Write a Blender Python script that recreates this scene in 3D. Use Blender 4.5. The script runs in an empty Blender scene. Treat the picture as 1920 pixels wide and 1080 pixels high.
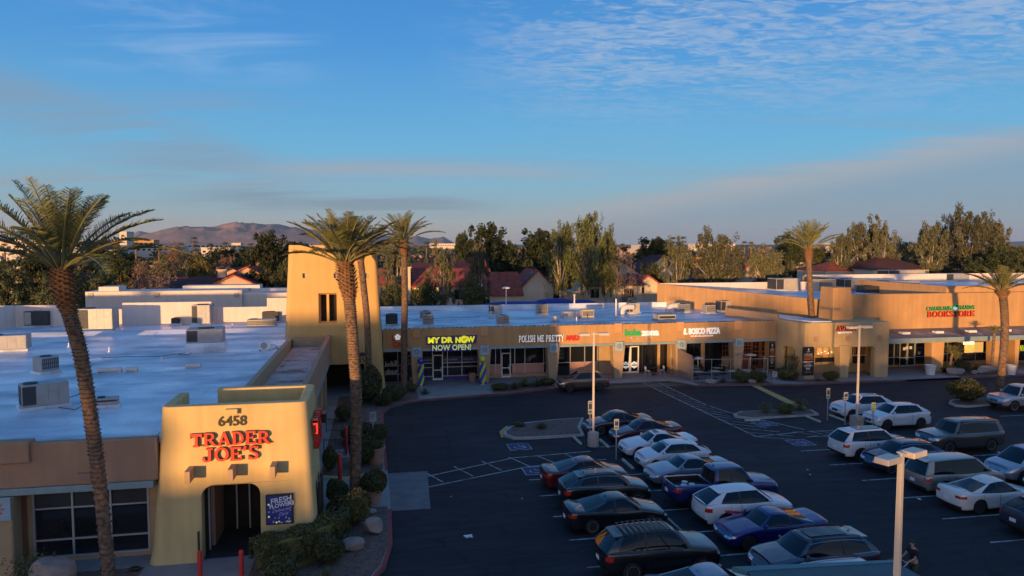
import bpy, bmesh, math, random
from mathutils import Vector, Matrix
R = math.radians
C = bpy.context.scene.collection
SC = bpy.context.scene
# ---------------------------------------------------------------- camera, sky, sun, exposure
CAMH = 13.0; FPX = 1331.0; YAW = R(11.05); PIT = math.atan(82 / FPX)
cam = bpy.data.cameras.new('camera'); cam_o = bpy.data.objects.new('camera', cam); C.objects.link(cam_o)
cam.sensor_width = 36; cam.lens = 36 * FPX / 1920; cam.clip_start = 0.5; cam.clip_end = 60000
cam_o.location = (0, 0, CAMH); cam_o.rotation_euler = (R(90) - PIT, 0, -YAW)
SC.camera = cam_o
SC.view_settings.view_transform = 'Standard'; SC.view_settings.look = 'None'
SC.view_settings.gamma = 1; SC.view_settings.use_curve_mapping = False
SC.view_settings.exposure = 1.25
SUN_EL = R(1.4); SUN_AZ = math.atan2(0.583, 1)       # light travels towards (+0.583, +1)
sun = bpy.data.lights.new('sun', 'SUN'); sun.energy = 2.7; sun.angle = R(0.8); sun.color = (1.0, 0.54, 0.20)
sun_o = bpy.data.objects.new('sun', sun); C.objects.link(sun_o)
d = Vector((math.sin(SUN_AZ) * math.cos(SUN_EL), math.cos(SUN_AZ) * math.cos(SUN_EL), -math.sin(SUN_EL)))
sun_o.rotation_euler = d.to_track_quat('-Z', 'Y').to_euler()
W = bpy.data.worlds.new('World'); SC.world = W; W.use_nodes = True
def build_world():
    nt = W.node_tree; N = nt.nodes; L = nt.links; N.clear()
    out = N.new('ShaderNodeOutputWorld'); bg = N.new('ShaderNodeBackground'); bg.inputs[1].default_value = 0.15
    sky = N.new('ShaderNodeTexSky'); sky.sky_type = 'NISHITA'; sky.sun_disc = False
    sky.sun_elevation = R(4.0); sky.sun_rotation = math.pi + SUN_AZ
    sky.air_density = 1.0; sky.dust_density = 0.6; sky.ozone_density = 3.0
    def math_(op, a, b=None, c=None, clamp=False):
        n = N.new('ShaderNodeMath'); n.operation = op; n.use_clamp = clamp
        for i, v in enumerate((a, b, c)):
            if v is None: continue
            if isinstance(v, (int, float)): n.inputs[i].default_value = v
            else: L.new(v, n.inputs[i])
        return n.outputs[0]
    def ramp(v, a, b):
        n = N.new('ShaderNodeMapRange'); n.interpolation_type = 'SMOOTHSTEP'; L.new(v, n.inputs[0])
        n.inputs[1].default_value = a; n.inputs[2].default_value = b; return n.outputs[0]
    def mixc(f, a, b):
        n = N.new('ShaderNodeMix'); n.data_type = 'RGBA'
        if isinstance(f, (int, float)): n.inputs[0].default_value = f
        else: L.new(f, n.inputs[0])
        for s, v in ((6, a), (7, b)):
            if isinstance(v, tuple): n.inputs[s].default_value = (*v, 1)
            else: L.new(v, n.inputs[s])
        return n.outputs[2]
    tc = N.new('ShaderNodeTexCoord'); rot = N.new('ShaderNodeVectorRotate'); rot.rotation_type = 'Z_AXIS'
    rot.inputs['Angle'].default_value = YAW; L.new(tc.outputs['Generated'], rot.inputs[0])
    sp = N.new('ShaderNodeSeparateXYZ'); L.new(rot.outputs[0], sp.inputs[0])   # x right, y ahead, z up (compass frame turned to the street)
    X, Y, Z = sp.outputs
    az = math_('ARCTAN2', X, Y); el = math_('ARCSINE', Z)
    zz = math_('ADD', math_('MAXIMUM', Z, 0.0), 0.06)
    px = math_('DIVIDE', X, zz); py = math_('DIVIDE', Y, zz)
    def noise(sx, sy, scale, det, rough, dist=0.0, off=0.0, rz=0.0):
        c = N.new('ShaderNodeCombineXYZ'); L.new(px, c.inputs[0]); L.new(py, c.inputs[1])
        m = N.new('ShaderNodeMapping'); m.inputs['Scale'].default_value = (sx, sy, 1); m.inputs['Location'].default_value = (off, off * .7, off)
        m.inputs['Rotation'].default_value = (0, 0, rz)
        L.new(c.outputs[0], m.inputs[0]); n = N.new('ShaderNodeTexNoise'); n.inputs['Scale'].default_value = scale
        n.inputs['Detail'].default_value = det; n.inputs['Roughness'].default_value = rough; n.inputs['Distortion'].default_value = dist
        L.new(m.outputs[0], n.inputs['Vector']); return n.outputs[0]
    def band(v, a, b, c, d_):
        return math_('MULTIPLY', ramp(v, a, b), math_('SUBTRACT', 1.0, ramp(v, c, d_)))
    # air: graded blue, paler and slightly warm above the skyline opposite the sun
    cr = N.new('ShaderNodeValToRGB'); L.new(math_('DIVIDE', el, 0.6), cr.inputs[0])
    E_ = cr.color_ramp.elements
    stops = [(0.0, (0.32, 0.31, 0.33)), (0.035, (0.33, 0.355, 0.385)), (0.09, (0.225, 0.375, 0.47)), (0.22, (0.12, 0.385, 0.63)), (0.45, (0.055, 0.265, 0.62)), (0.75, (0.028, 0.17, 0.48)), (1.0, (0.024, 0.155, 0.44))]
    E_[0].position = 0; E_[0].color = (*stops[0][1], 1); E_[1].position = 1; E_[1].color = (*stops[-1][1], 1)
    for p, c in stops[1:-1]:
        e = E_.new(p); e.color = (*c, 1)
    k = N.new('ShaderNodeVectorMath'); k.operation = 'SCALE'; k.inputs[3].default_value = SKYK; L.new(cr.outputs[0], k.inputs[0])
    col = mixc(0.92, sky.outputs[0], k.outputs[0])
    # high mackerel sheet, upper right
    n1 = noise(1.0, 2.0, 1.1, 7, .62, .6, 3.0, -.25); n2 = noise(2.6, 5.0, 3.2, 6, .62, .9, 9.0, -.3); n5 = noise(1.2, 2.6, 7.0, 4, .6, .5, 1.0, -.2)
    m1 = math_('MULTIPLY', band(az, -.16, .16, 1.5, 2.2), ramp(el, .12, .26))
    s1 = math_('MULTIPLY', ramp(math_('ADD', math_('MULTIPLY', n1, .55), math_('MULTIPLY', n2, .62)), .49, .68), m1)
    s1 = math_('MULTIPLY', s1, math_('ADD', .62, math_('MULTIPLY', ramp(n5, .3, .7), .4)))
    # long low streaks
    n3 = noise(.38, 2.1, .50, 7, .62, .9, 21.0, .08)
    m3 = band(el, .035, .07, .16, .24); s3 = math_('MULTIPLY', math_('MULTIPLY', ramp(n3, .50, .62), m3), math_('ADD', .45, math_('MULTIPLY', math_('SUBTRACT', 1.0, ramp(az, -.45, .1)), .4)))
    # left bank sinking to the right, and the long thin line above the tower
    n6 = noise(.45, 1.5, .9, 7, .6, .7, 55.0, .12)
    cen = math_('SUBTRACT', .165, math_('MULTIPLY', math_('ADD', az, .62), .27)); dl = math_('ABSOLUTE', math_('SUBTRACT', el, cen))
    s6 = math_('MULTIPLY', math_('MULTIPLY', math_('SUBTRACT', 1.0, ramp(dl, .012, .055)), ramp(n6, .36, .58)), math_('SUBTRACT', 1.0, ramp(az, -.40, -.26)))
    dl2 = math_('ABSOLUTE', math_('SUBTRACT', el, math_('ADD', .103, math_('MULTIPLY', math_('MULTIPLY', math_('ADD', az, .12), math_('ADD', az, .12)), -.10))))
    s7 = math_('MULTIPLY', math_('MULTIPLY', math_('SUBTRACT', 1.0, ramp(dl2, .002, .014)), ramp(n6, .34, .56)), band(az, -.42, -.22, .02, .16))
    dl3 = math_('ABSOLUTE', math_('SUBTRACT', el, math_('ADD', .052, math_('MULTIPLY', az, -.02))))
    s8 = math_('MULTIPLY', math_('MULTIPLY', math_('SUBTRACT', 1.0, ramp(dl3, .004, .022)), ramp(n6, .38, .60)), band(az, -.50, -.30, -.12, .02))
    s9 = math_('MULTIPLY', math_('MULTIPLY', ramp(n1, .46, .66), band(el, .19, .24, .30, .36)), math_('MULTIPLY', band(az, -.62, -.5, -.34, -.22), .45))
    # rising bank, lower right
    edge = math_('SUBTRACT', math_('ADD', .045, math_('MULTIPLY', math_('MAXIMUM', az, 0.0), .145)), el)
    n4 = noise(.8, 2.6, .8, 5, .6, .5, 40.0, .2)
    s4 = math_('MULTIPLY', ramp(math_('ADD', edge, math_('MULTIPLY', math_('SUBTRACT', n4, .5), .05)), -.012, .022), ramp(az, -.12, .22))
    rim = math_('MULTIPLY', s4, math_('SUBTRACT', 1.0, ramp(edge, .0, .05)))
    kk = SKYK
    col = mixc(math_('MULTIPLY', s4, .62), col, (.215 * kk, .295 * kk, .39 * kk))
    col = mixc(math_('MULTIPLY', rim, .45), col, (.52 * kk, .45 * kk, .42 * kk))
    col = mixc(math_('MULTIPLY', s1, .75), col, (.36 * kk, .46 * kk, .60 * kk))
    col = mixc(math_('MULTIPLY', s3, .5), col, mixc(ramp(el, .08, .2), (.30 * kk, .32 * kk, .37 * kk), (.22 * kk, .31 * kk, .43 * kk)))
    col = mixc(math_('MULTIPLY', s6, .60), col, (.215 * kk, .30 * kk, .405 * kk))
    col = mixc(math_('MULTIPLY', s7, .75), col, (.30 * kk, .37 * kk, .45 * kk))
    col = mixc(math_('MULTIPLY', s8, .65), col, (.19 * kk, .26 * kk, .34 * kk))
    col = mixc(s9, col, (.30 * kk, .46 * kk, .70 * kk))
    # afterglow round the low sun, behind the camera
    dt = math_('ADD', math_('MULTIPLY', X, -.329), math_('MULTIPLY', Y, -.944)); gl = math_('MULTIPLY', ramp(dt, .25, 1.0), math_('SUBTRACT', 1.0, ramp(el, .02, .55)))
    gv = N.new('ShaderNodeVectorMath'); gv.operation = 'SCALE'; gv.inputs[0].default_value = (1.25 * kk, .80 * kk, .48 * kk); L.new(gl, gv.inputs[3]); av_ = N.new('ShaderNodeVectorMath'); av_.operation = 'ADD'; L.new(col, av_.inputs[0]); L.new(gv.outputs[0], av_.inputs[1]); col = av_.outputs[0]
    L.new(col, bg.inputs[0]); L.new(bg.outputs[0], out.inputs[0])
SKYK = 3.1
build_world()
random.seed(7)
# ---------------------------------------------------------------- surveying: a spot of the photo read off onto a plane of the site
_fw = (math.sin(YAW) * math.cos(PIT), math.cos(YAW) * math.cos(PIT), -math.sin(PIT))
_rt = (math.cos(YAW), -math.sin(YAW), 0)
_up = (math.sin(YAW) * math.sin(PIT), math.cos(YAW) * math.sin(PIT), math.cos(PIT))
def _ray(u, v):
    a = (u - 960) / FPX; b = -(v - 540) / FPX
    return [_fw[i] + a * _rt[i] + b * _up[i] for i in range(3)]
def gz(u, v, z=0.0):
    q = _ray(u, v); t = (z - CAMH) / q[2]; return (q[0] * t, q[1] * t)
def oy(u, v, Y):
    q = _ray(u, v); t = Y / q[1]; return (q[0] * t, CAMH + q[2] * t)
# ---------------------------------------------------------------- helpers
def tag(o, label=None, cat=None, group=None, kind=None):
    if label: o['label'] = label
    if cat: o['category'] = cat
    if group: o['group'] = group
    if kind: o['kind'] = kind
    return o
def thing(name, label, cat, loc=(0, 0, 0), rz=0, group=None):
    o = bpy.data.objects.new(name, None); o.empty_display_size = .3; C.objects.link(o)
    o.location = loc; o.rotation_euler = (0, 0, rz); return tag(o, label, cat, group)
class MB:
    def __init__(s): s.v = []; s.f = []; s.m = []
    def add(s, vs, fs, m=0):
        b = len(s.v); s.v += [tuple(p) for p in vs]; s.f += [tuple(b + i for i in f) for f in fs]; s.m += [m] * len(fs); return s
    def box(s, x0, x1, y0, y1, z0, z1, m=0):
        return s.add([(x0, y0, z0), (x1, y0, z0), (x1, y1, z0), (x0, y1, z0), (x0, y0, z1), (x1, y0, z1), (x1, y1, z1), (x0, y1, z1)],
                     [(0, 3, 2, 1), (4, 5, 6, 7), (0, 1, 5, 4), (1, 2, 6, 5), (2, 3, 7, 6), (3, 0, 4, 7)], m)
    def prism(s, poly, z0, z1, m=0):
        n = len(poly); a = sum(poly[i][0] * poly[(i + 1) % n][1] - poly[(i + 1) % n][0] * poly[i][1] for i in range(n))
        if a < 0: poly = poly[::-1]
        return s.add([(x, y, z0) for x, y in poly] + [(x, y, z1) for x, y in poly],
                     [tuple(range(n))[::-1], tuple(range(n, 2 * n))] + [(i, (i + 1) % n, n + (i + 1) % n, n + i) for i in range(n)], m)
    def prism_y(s, poly, y0, y1, m=0):      # poly in x,z
        n = len(poly); a = sum(poly[i][0] * poly[(i + 1) % n][1] - poly[(i + 1) % n][0] * poly[i][1] for i in range(n))
        if a < 0: poly = poly[::-1]
        return s.add([(x, y0, z) for x, z in poly] + [(x, y1, z) for x, z in poly],
                     [tuple(range(n)), tuple(range(n, 2 * n))[::-1]] + [((i + 1) % n, i, n + i, n + (i + 1) % n) for i in range(n)], m)
    def prism_x(s, poly, x0, x1, m=0):      # poly in y,z
        n = len(poly); a = sum(poly[i][0] * poly[(i + 1) % n][1] - poly[(i + 1) % n][0] * poly[i][1] for i in range(n))
        if a < 0: poly = poly[::-1]
        return s.add([(x0, y, z) for y, z in poly] + [(x1, y, z) for y, z in poly],
                     [tuple(range(n))[::-1], tuple(range(n, 2 * n))] + [(i, (i + 1) % n, n + (i + 1) % n, n + i) for i in range(n)], m)
    def tube(s, pts, r, n=8, m=0, cap=True):
        pts = [Vector(p) for p in pts]; rr = r if isinstance(r, (list, tuple)) else [r] * len(pts); b = len(s.v); up = None
        for i, p in enumerate(pts):
            t = (pts[min(i + 1, len(pts) - 1)] - pts[max(i - 1, 0)]).normalized()
            if up is None: up = Vector((0, 0, 1)) if abs(t.z) < .9 else Vector((1, 0, 0))
            a = t.cross(up).normalized(); c = t.cross(a).normalized(); up = -c if c.length else up
            for k in range(n):
                w = 2 * math.pi * k / n; s.v.append(tuple(p + (a * math.cos(w) + c * math.sin(w)) * rr[i]))
        for i in range(len(pts) - 1):
            for k in range(n):
                k2 = (k + 1) % n; s.f.append((b + i * n + k, b + i * n + k2, b + (i + 1) * n + k2, b + (i + 1) * n + k)); s.m.append(m)
        if cap:
            s.f.append(tuple(b + k for k in range(n))[::-1]); s.m.append(m)
            s.f.append(tuple(b + (len(pts) - 1) * n + k for k in range(n))); s.m.append(m)
        return s
    def lathe(s, prof, c=(0, 0, 0), n=16, m=0, axis='z'):
        b = len(s.v)
        for r_, h in prof:
            for k in range(n):
                w = 2 * math.pi * k / n; x, y, z = r_ * math.cos(w), r_ * math.sin(w), h
                if axis == 'y': x, y, z = x, -z, y
                s.v.append((c[0] + x, c[1] + y, c[2] + z))
        for i in range(len(prof) - 1):
            for k in range(n):
                k2 = (k + 1) % n; s.f.append((b + i * n + k, b + i * n + k2, b + (i + 1) * n + k2, b + (i + 1) * n + k)); s.m.append(m)
        s.f.append(tuple(b + k for k in range(n))[::-1]); s.m.append(m)
        s.f.append(tuple(b + (len(prof) - 1) * n + k for k in range(n))); s.m.append(m)
        return s
    def ball(s, c, rx, ry=None, rz=None, m=0, n=10, k=7):
        ry = ry or rx; rz = rz or rx; b = len(s.v)
        for i in range(k + 1):
            a = math.pi * i / k
            for j in range(n):
                w = 2 * math.pi * j / n; s.v.append((c[0] + rx * math.sin(a) * math.cos(w), c[1] + ry * math.sin(a) * math.sin(w), c[2] - rz * math.cos(a)))
        for i in range(k):
            for j in range(n):
                j2 = (j + 1) % n; s.f.append((b + i * n + j, b + i * n + j2, b + (i + 1) * n + j2, b + (i + 1) * n + j)); s.m.append(m)
        return s
    def mesh(s, name, mats, smooth=None):
        me = bpy.data.meshes.new(name); me.from_pydata(s.v, [], s.f)
        for m in (mats if isinstance(mats, (list, tuple)) else [mats]): me.materials.append(m)
        me.polygons.foreach_set('material_index', s.m)
        if smooth is not None:
            me.polygons.foreach_set('use_smooth', [True] * len(s.f)); me.update()
            if smooth < 180: me.set_sharp_from_angle(angle=R(smooth))
        me.update(); return me
    def build(s, name, mats, parent=None, loc=None, smooth=None):
        o = bpy.data.objects.new(name, s.mesh(name, mats, smooth)); C.objects.link(o)
        if parent: o.parent = parent
        if loc: o.location = loc
        return o
def copy_tree(o, parent=None):
    c = o.copy(); C.objects.link(c)
    if parent: c.parent = parent
    for ch in list(o.children): copy_tree(ch, c)
    return c
def bevel(o, w=.05, seg=2, ang=30):
    m = o.modifiers.new('bevel', 'BEVEL'); m.width = w; m.segments = seg; m.limit_method = 'ANGLE'; m.angle_limit = R(ang); return o
def carve(mb, cutters, name, mats):
    """a mesh with openings cut out of it, settled at once"""
    o = mb.build(name, mats); cs = []
    for c in cutters:
        co = c.build('cut', mats); cs.append(co); m = o.modifiers.new('b', 'BOOLEAN'); m.operation = 'DIFFERENCE'; m.solver = 'EXACT'; m.object = co
    dg = bpy.context.evaluated_depsgraph_get(); me = bpy.data.meshes.new_from_object(o.evaluated_get(dg), depsgraph=dg)
    o.modifiers.clear(); o.data = me
    for co in cs: bpy.data.objects.remove(co)
    return o
def rounded(x0, x1, z0, z1, r, n=5, bottom=False):
    pts = []
    cs = [(x1 - r, z1 - r, 0), (x0 + r, z1 - r, 90)]
    if bottom: cs += [(x0 + r, z0 + r, 180), (x1 - r, z0 + r, 270)]
    for cx, cz, a0 in cs:
        for i in range(n + 1):
            a = R(a0 + 90 * i / n); pts.append((cx + r * math.cos(a), cz + r * math.sin(a)))
    if not bottom: pts += [(x0, z0), (x1, z0)]
    return pts
# ---------------------------------------------------------------- materials
MATS = {}
def mat(name, col, rough=.8, metal=0, var=.12, vs=1.5, bump=0, bs=30, spec=.5, coat=0, emit=None, es=1, streak=0, col2=None, c2s=.3, c2t=(.5, .6), alpha=1):
    if name in MATS: return MATS[name]
    m = bpy.data.materials.new(name); m.use_nodes = True; nt = m.node_tree; N = nt.nodes; L = nt.links; b = N['Principled BSDF']
    b.inputs['Roughness'].default_value = rough; b.inputs['Metallic'].default_value = metal; b.inputs['Specular IOR Level'].default_value = spec
    b.inputs['Coat Weight'].default_value = coat; b.inputs['Coat Roughness'].default_value = .04; b.inputs['Base Color'].default_value = (*col, 1)
    tc = N.new('ShaderNodeTexCoord')
    def noise(sc, det=4, scale=None):
        n = N.new('ShaderNodeTexNoise'); n.inputs['Scale'].default_value = sc; n.inputs['Detail'].default_value = det
        if scale:
            mp = N.new('ShaderNodeMapping'); mp.inputs['Scale'].default_value = scale; L.new(tc.outputs['Object'], mp.inputs[0]); L.new(mp.outputs[0], n.inputs['Vector'])
        else: L.new(tc.outputs['Object'], n.inputs['Vector'])
        return n.outputs[0]
    cur = None
    if col2:
        n = noise(c2s, 6); r = N.new('ShaderNodeMapRange'); r.inputs[1].default_value = c2t[0]; r.inputs[2].default_value = c2t[1]; L.new(n, r.inputs[0])
        x = N.new('ShaderNodeMix'); x.data_type = 'RGBA'; x.inputs[6].default_value = (*col, 1); x.inputs[7].default_value = (*col2, 1); L.new(r.outputs[0], x.inputs[0]); cur = x.outputs[2]
    def scalev(src, n, amt):
        r = N.new('ShaderNodeMapRange'); r.inputs[1].default_value = .3; r.inputs[2].default_value = .7; r.inputs[3].default_value = 1 - amt; r.inputs[4].default_value = 1 + amt; L.new(n, r.inputs[0])
        x = N.new('ShaderNodeVectorMath'); x.operation = 'SCALE'
        if src is None: x.inputs[0].default_value = col
        else: L.new(src, x.inputs[0])
        L.new(r.outputs[0], x.inputs[3]); return x.outputs[0]
    if var: cur = scalev(cur, noise(vs, 5), var)
    if streak: cur = scalev(cur, noise(1.0, 4, (2.5, 2.5, .12)), streak)
    if cur is not None: L.new(cur, b.inputs['Base Color'])
    if bump:
        bp = N.new('ShaderNodeBump'); bp.inputs['Strength'].default_value = bump; bp.inputs['Distance'].default_value = .02; L.new(noise(bs, 5), bp.inputs['Height']); L.new(bp.outputs[0], b.inputs['Normal'])
    if emit: b.inputs['Emission Color'].default_value = (*emit, 1); b.inputs['Emission Strength'].default_value = es
    MATS[name] = m; return m
def roof_mat(name, col, c2, rough=.35):
    """white coated flat roof: dirty ponding marks, seams, semi-gloss"""
    m = mat(name, col, rough, 0, .07, .25, .25, 3.0, col2=c2, c2s=.32, c2t=(.56, .74))
    nt = m.node_tree; N = nt.nodes; L = nt.links; b = N['Principled BSDF']; tc = N.new('ShaderNodeTexCoord')
    mp = N.new('ShaderNodeMapping'); mp.inputs['Scale'].default_value = (.22, .42, 1); L.new(tc.outputs['Object'], mp.inputs[0])
    n = N.new('ShaderNodeTexNoise'); n.inputs['Scale'].default_value = 1.0; n.inputs['Detail'].default_value = 7; L.new(mp.outputs[0], n.inputs['Vector'])
    r = N.new('ShaderNodeMapRange'); r.inputs[1].default_value = .40; r.inputs[2].default_value = .68; r.inputs[3].default_value = 1.08; r.inputs[4].default_value = .62; L.new(n.outputs[0], r.inputs[0])
    src = b.inputs['Base Color'].links[0].from_socket; x = N.new('ShaderNodeVectorMath'); x.operation = 'SCALE'; L.new(src, x.inputs[0]); L.new(r.outputs[0], x.inputs[3]); L.new(x.outputs[0], b.inputs['Base Color'])
    r2 = N.new('ShaderNodeMapRange'); r2.inputs[1].default_value = .35; r2.inputs[2].default_value = .7; r2.inputs[3].default_value = .26; r2.inputs[4].default_value = .62; L.new(n.outputs[0], r2.inputs[0]); L.new(r2.outputs[0], b.inputs['Roughness'])
    bk = N.new('ShaderNodeTexBrick'); bk.inputs['Scale'].default_value = 1.0; bk.inputs['Mortar Size'].default_value = .022; bk.inputs['Mortar Smooth'].default_value = .6; bk.inputs['Brick Width'].default_value = 9.0; bk.inputs['Row Height'].default_value = 1.9; L.new(tc.outputs['Object'], bk.inputs['Vector'])
    mx = N.new('ShaderNodeMapRange'); mx.inputs[3].default_value = 1; mx.inputs[4].default_value = .62; L.new(bk.outputs['Fac'], mx.inputs[0]); x2 = N.new('ShaderNodeVectorMath'); x2.operation = 'SCALE'; L.new(x.outputs[0], x2.inputs[0]); L.new(mx.outputs[0], x2.inputs[3]); L.new(x2.outputs[0], b.inputs['Base Color'])
    return m
def brickwave(name, col, sc, rough=.8, axis='X', col2=(.3, .1, .08)):
    """barrel roof tiles: ridges across, courses down"""
    m = mat(name, col, rough, 0, .25, 2.5, col2=col2, c2s=1.6, c2t=(.45, .6)); nt = m.node_tree; N = nt.nodes; L = nt.links; b = N['Principled BSDF']; tc = N.new('ShaderNodeTexCoord')
    w = N.new('ShaderNodeTexWave'); w.wave_type = 'BANDS'; w.bands_direction = axis; w.inputs['Scale'].default_value = sc; L.new(tc.outputs['Object'], w.inputs['Vector'])
    bp = N.new('ShaderNodeBump'); bp.inputs['Strength'].default_value = 1; bp.inputs['Distance'].default_value = .12; L.new(w.outputs[0], bp.inputs['Height']); L.new(bp.outputs[0], b.inputs['Normal']); return m
M = dict(
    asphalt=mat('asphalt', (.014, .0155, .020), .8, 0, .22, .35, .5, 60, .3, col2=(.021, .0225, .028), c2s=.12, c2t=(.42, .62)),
    ground=mat('ground', (.11, .085, .06), .95, 0, .3, .05, col2=(.045, .055, .03), c2s=.03, c2t=(.4, .6)),
    road=mat('road', (.05, .05, .055), .8, 0, .2, .3),
    concrete=mat('concrete', (.27, .255, .245), .8, 0, .14, .8, .2, 40),
    kerb=mat('kerb', (.36, .34, .31), .8, 0, .15, 2, .2, 40),
    redkerb=mat('redkerb', (.30, .035, .035), .7, 0, .3, 2, .2, 40, col2=(.22, .10, .09), c2s=1.2, c2t=(.55, .7)),
    gravel=mat('gravel', (.16, .10, .078), .95, 0, .4, 9, .9, 22, col2=(.10, .075, .06), c2s=4),
    paint=mat('paint', (.36, .36, .36), .75, 0, .35, 3, col2=(.07, .07, .075), c2s=2.2, c2t=(.50, .68)),
    bluepaint=mat('bluepaint', (.03, .042, .12), .75, 0, .3, 3, col2=(.03, .035, .08), c2s=2.5, c2t=(.55, .75)),
    yelpaint=mat('yelpaint', (.50, .34, .10), .8, 0, .25, 2),
    tjyellow=mat('tjyellow', (.60, .445, .20), .88, 0, .07, .7, .6, 22, streak=.09),
    fascia=mat('fascia', (.46, .27, .12), .88, 0, .07, .8, .5, 22, streak=.10),
    fascia_tj=mat('fascia_tj', (.40, .24, .15), .88, 0, .08, .8, .4, 25, streak=.10),
    avasa=mat('avasa', (.46, .33, .17), .88, 0, .07, .8, .4, 25, streak=.07),
    cap=mat('cap', (.54, .31, .15), .85, 0, .06, .8, .3, 25),
    tantrim=mat('tantrim', (.42, .29, .17), .85, 0, .08, 2, .3, 25),
    whitewall=mat('whitewall', (.72, .62, .55), .85, 0, .05, .6, .25, 20, streak=.05),
    roofwhite=roof_mat('roofwhite', (.70, .76, .82), (.42, .45, .48)),
    roofdirty=mat('roofdirty', (.42, .40, .38), .7, 0, .2, 1.2, .2, 5, col2=(.20, .12, .09), c2s=.6, c2t=(.55, .62)),
    metalblue=mat('metalblue', (.26, .36, .38), .45, .2, .1, 2),
    glass=mat('glass', (.012, .014, .018), .06, 0, 0, spec=.7),
    glassblind=mat('glassblind', (.05, .06, .07), .15, 0, .2, .7, spec=.6),
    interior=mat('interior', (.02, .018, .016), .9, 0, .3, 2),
    alum=mat('alum', (.50, .52, .55), .4, .5, .05),
    white=mat('white', (.75, .75, .74), .6, 0, .05),
    offwhite=mat('offwhite', (.60, .58, .54), .6, 0, .08, 3),
    black=mat('black', (.012, .012, .012), .5, 0, .1),
    blacktrim=mat('blacktrim', (.02, .02, .022), .55, 0, .1),
    rubber=mat('rubber', (.015, .015, .015), .85, 0, .2, 4),
    chrome=mat('chrome', (.6, .6, .62), .18, 1, 0),
    rim=mat('rim', (.50, .51, .53), .35, .5, 0),
    rimdark=mat('rimdark', (.05, .05, .055), .35, .5, 0),
    lens=mat('lens', (.55, .57, .6), .1, .3, 0, coat=1),
    redlens=mat('redlens', (.42, .02, .012), .15, 0, 0, coat=1),
    carglass=mat('carglass', (.006, .008, .012), .04, 0, 0, spec=.45),
    hvac=mat('hvac', (.36, .36, .35), .5, .25, .10, 2),
    hvacbeige=mat('hvacbeige', (.44, .40, .32), .6, .1, .10, 2),
    hvacdark=mat('hvacdark', (.045, .05, .055), .6, .2, .1, 2),
    galv=mat('galv', (.48, .48, .47), .4, .6, .12, 4),
    red=mat('red', (.60, .03, .025), .5, 0, .06),
    redletter=mat('redletter', (.62, .035, .025), .4, 0, .04),
    darkside=mat('darkside', (.05, .03, .025), .6, 0, .1),
    yellow=mat('yellow', (.72, .68, .04), .4, 0, .03, emit=(.8, .75, .02), es=.28),
    palegreen=mat('palegreen', (.62, .72, .30), .5, 0, .03, emit=(.6, .7, .3), es=.16),
    banner=mat('banner', (.03, .03, .22), .6, 0, .05),
    green=mat('green', (.03, .34, .10), .45, 0, .04, emit=(.02, .5, .12), es=.08),
    whiteletter=mat('whiteletter', (.80, .78, .76), .5, 0, .02, emit=(.9, .88, .85), es=.16),
    poleclr=mat('poleclr', (.62, .55, .46), .55, .1, .06, 2),
    rock=mat('rock', (.30, .24, .21), .9, 0, .2, 3, .8, 6),
    terracotta=mat('terracotta', (.36, .20, .15), .85, 0, .12, 3),
    tealroof=mat('tealroof', (.010, .06, .075), .5, 0, .2, 1.5),
    tealedge=mat('tealedge', (.035, .15, .18), .45, 0, .1, 2),
)
M['medalfg'] = mat('medalfg', (.12, .10, .12), .6, 0, .1)
def asphalt_detail():
    m = M['asphalt']; nt = m.node_tree; N = nt.nodes; L = nt.links; b = N['Principled BSDF']; tc = N.new('ShaderNodeTexCoord')
    def mul(f):
        src = b.inputs['Base Color'].links[0].from_socket; x = N.new('ShaderNodeVectorMath'); x.operation = 'SCALE'; L.new(src, x.inputs[0]); L.new(f, x.inputs[3]); L.new(x.outputs[0], b.inputs['Base Color'])
    def mr(v, a, b_, c, d_):
        r = N.new('ShaderNodeMapRange'); r.inputs[1].default_value = a; r.inputs[2].default_value = b_; r.inputs[3].default_value = c; r.inputs[4].default_value = d_; L.new(v, r.inputs[0]); return r.outputs[0]
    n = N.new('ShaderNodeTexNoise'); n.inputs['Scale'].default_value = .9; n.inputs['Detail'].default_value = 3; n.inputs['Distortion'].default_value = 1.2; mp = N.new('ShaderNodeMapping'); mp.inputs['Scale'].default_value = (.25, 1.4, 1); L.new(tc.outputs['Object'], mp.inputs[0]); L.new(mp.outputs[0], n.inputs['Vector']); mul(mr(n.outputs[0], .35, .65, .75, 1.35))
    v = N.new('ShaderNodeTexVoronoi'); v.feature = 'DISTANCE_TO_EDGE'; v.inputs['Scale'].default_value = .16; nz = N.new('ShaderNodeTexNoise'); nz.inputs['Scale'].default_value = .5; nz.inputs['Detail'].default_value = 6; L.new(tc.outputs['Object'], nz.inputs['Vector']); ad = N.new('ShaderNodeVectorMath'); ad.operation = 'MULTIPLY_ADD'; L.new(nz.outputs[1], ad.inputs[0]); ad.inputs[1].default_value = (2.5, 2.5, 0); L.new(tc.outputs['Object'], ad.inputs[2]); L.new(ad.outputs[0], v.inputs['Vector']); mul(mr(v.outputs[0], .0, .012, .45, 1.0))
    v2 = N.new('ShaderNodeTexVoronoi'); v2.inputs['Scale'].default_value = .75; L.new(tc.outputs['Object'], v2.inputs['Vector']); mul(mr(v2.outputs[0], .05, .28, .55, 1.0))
asphalt_detail()
M['tile'] = brickwave('tile', (.50, .10, .06), 2.2, col2=(.34, .075, .05)); M['tiley'] = brickwave('tiley', (.46, .095, .06), 2.2, axis='Y', col2=(.30, .07, .05))
M['tiledark'] = brickwave('tiledark', (.17, .05, .05), 5.0, col2=(.12, .045, .045))
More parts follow.
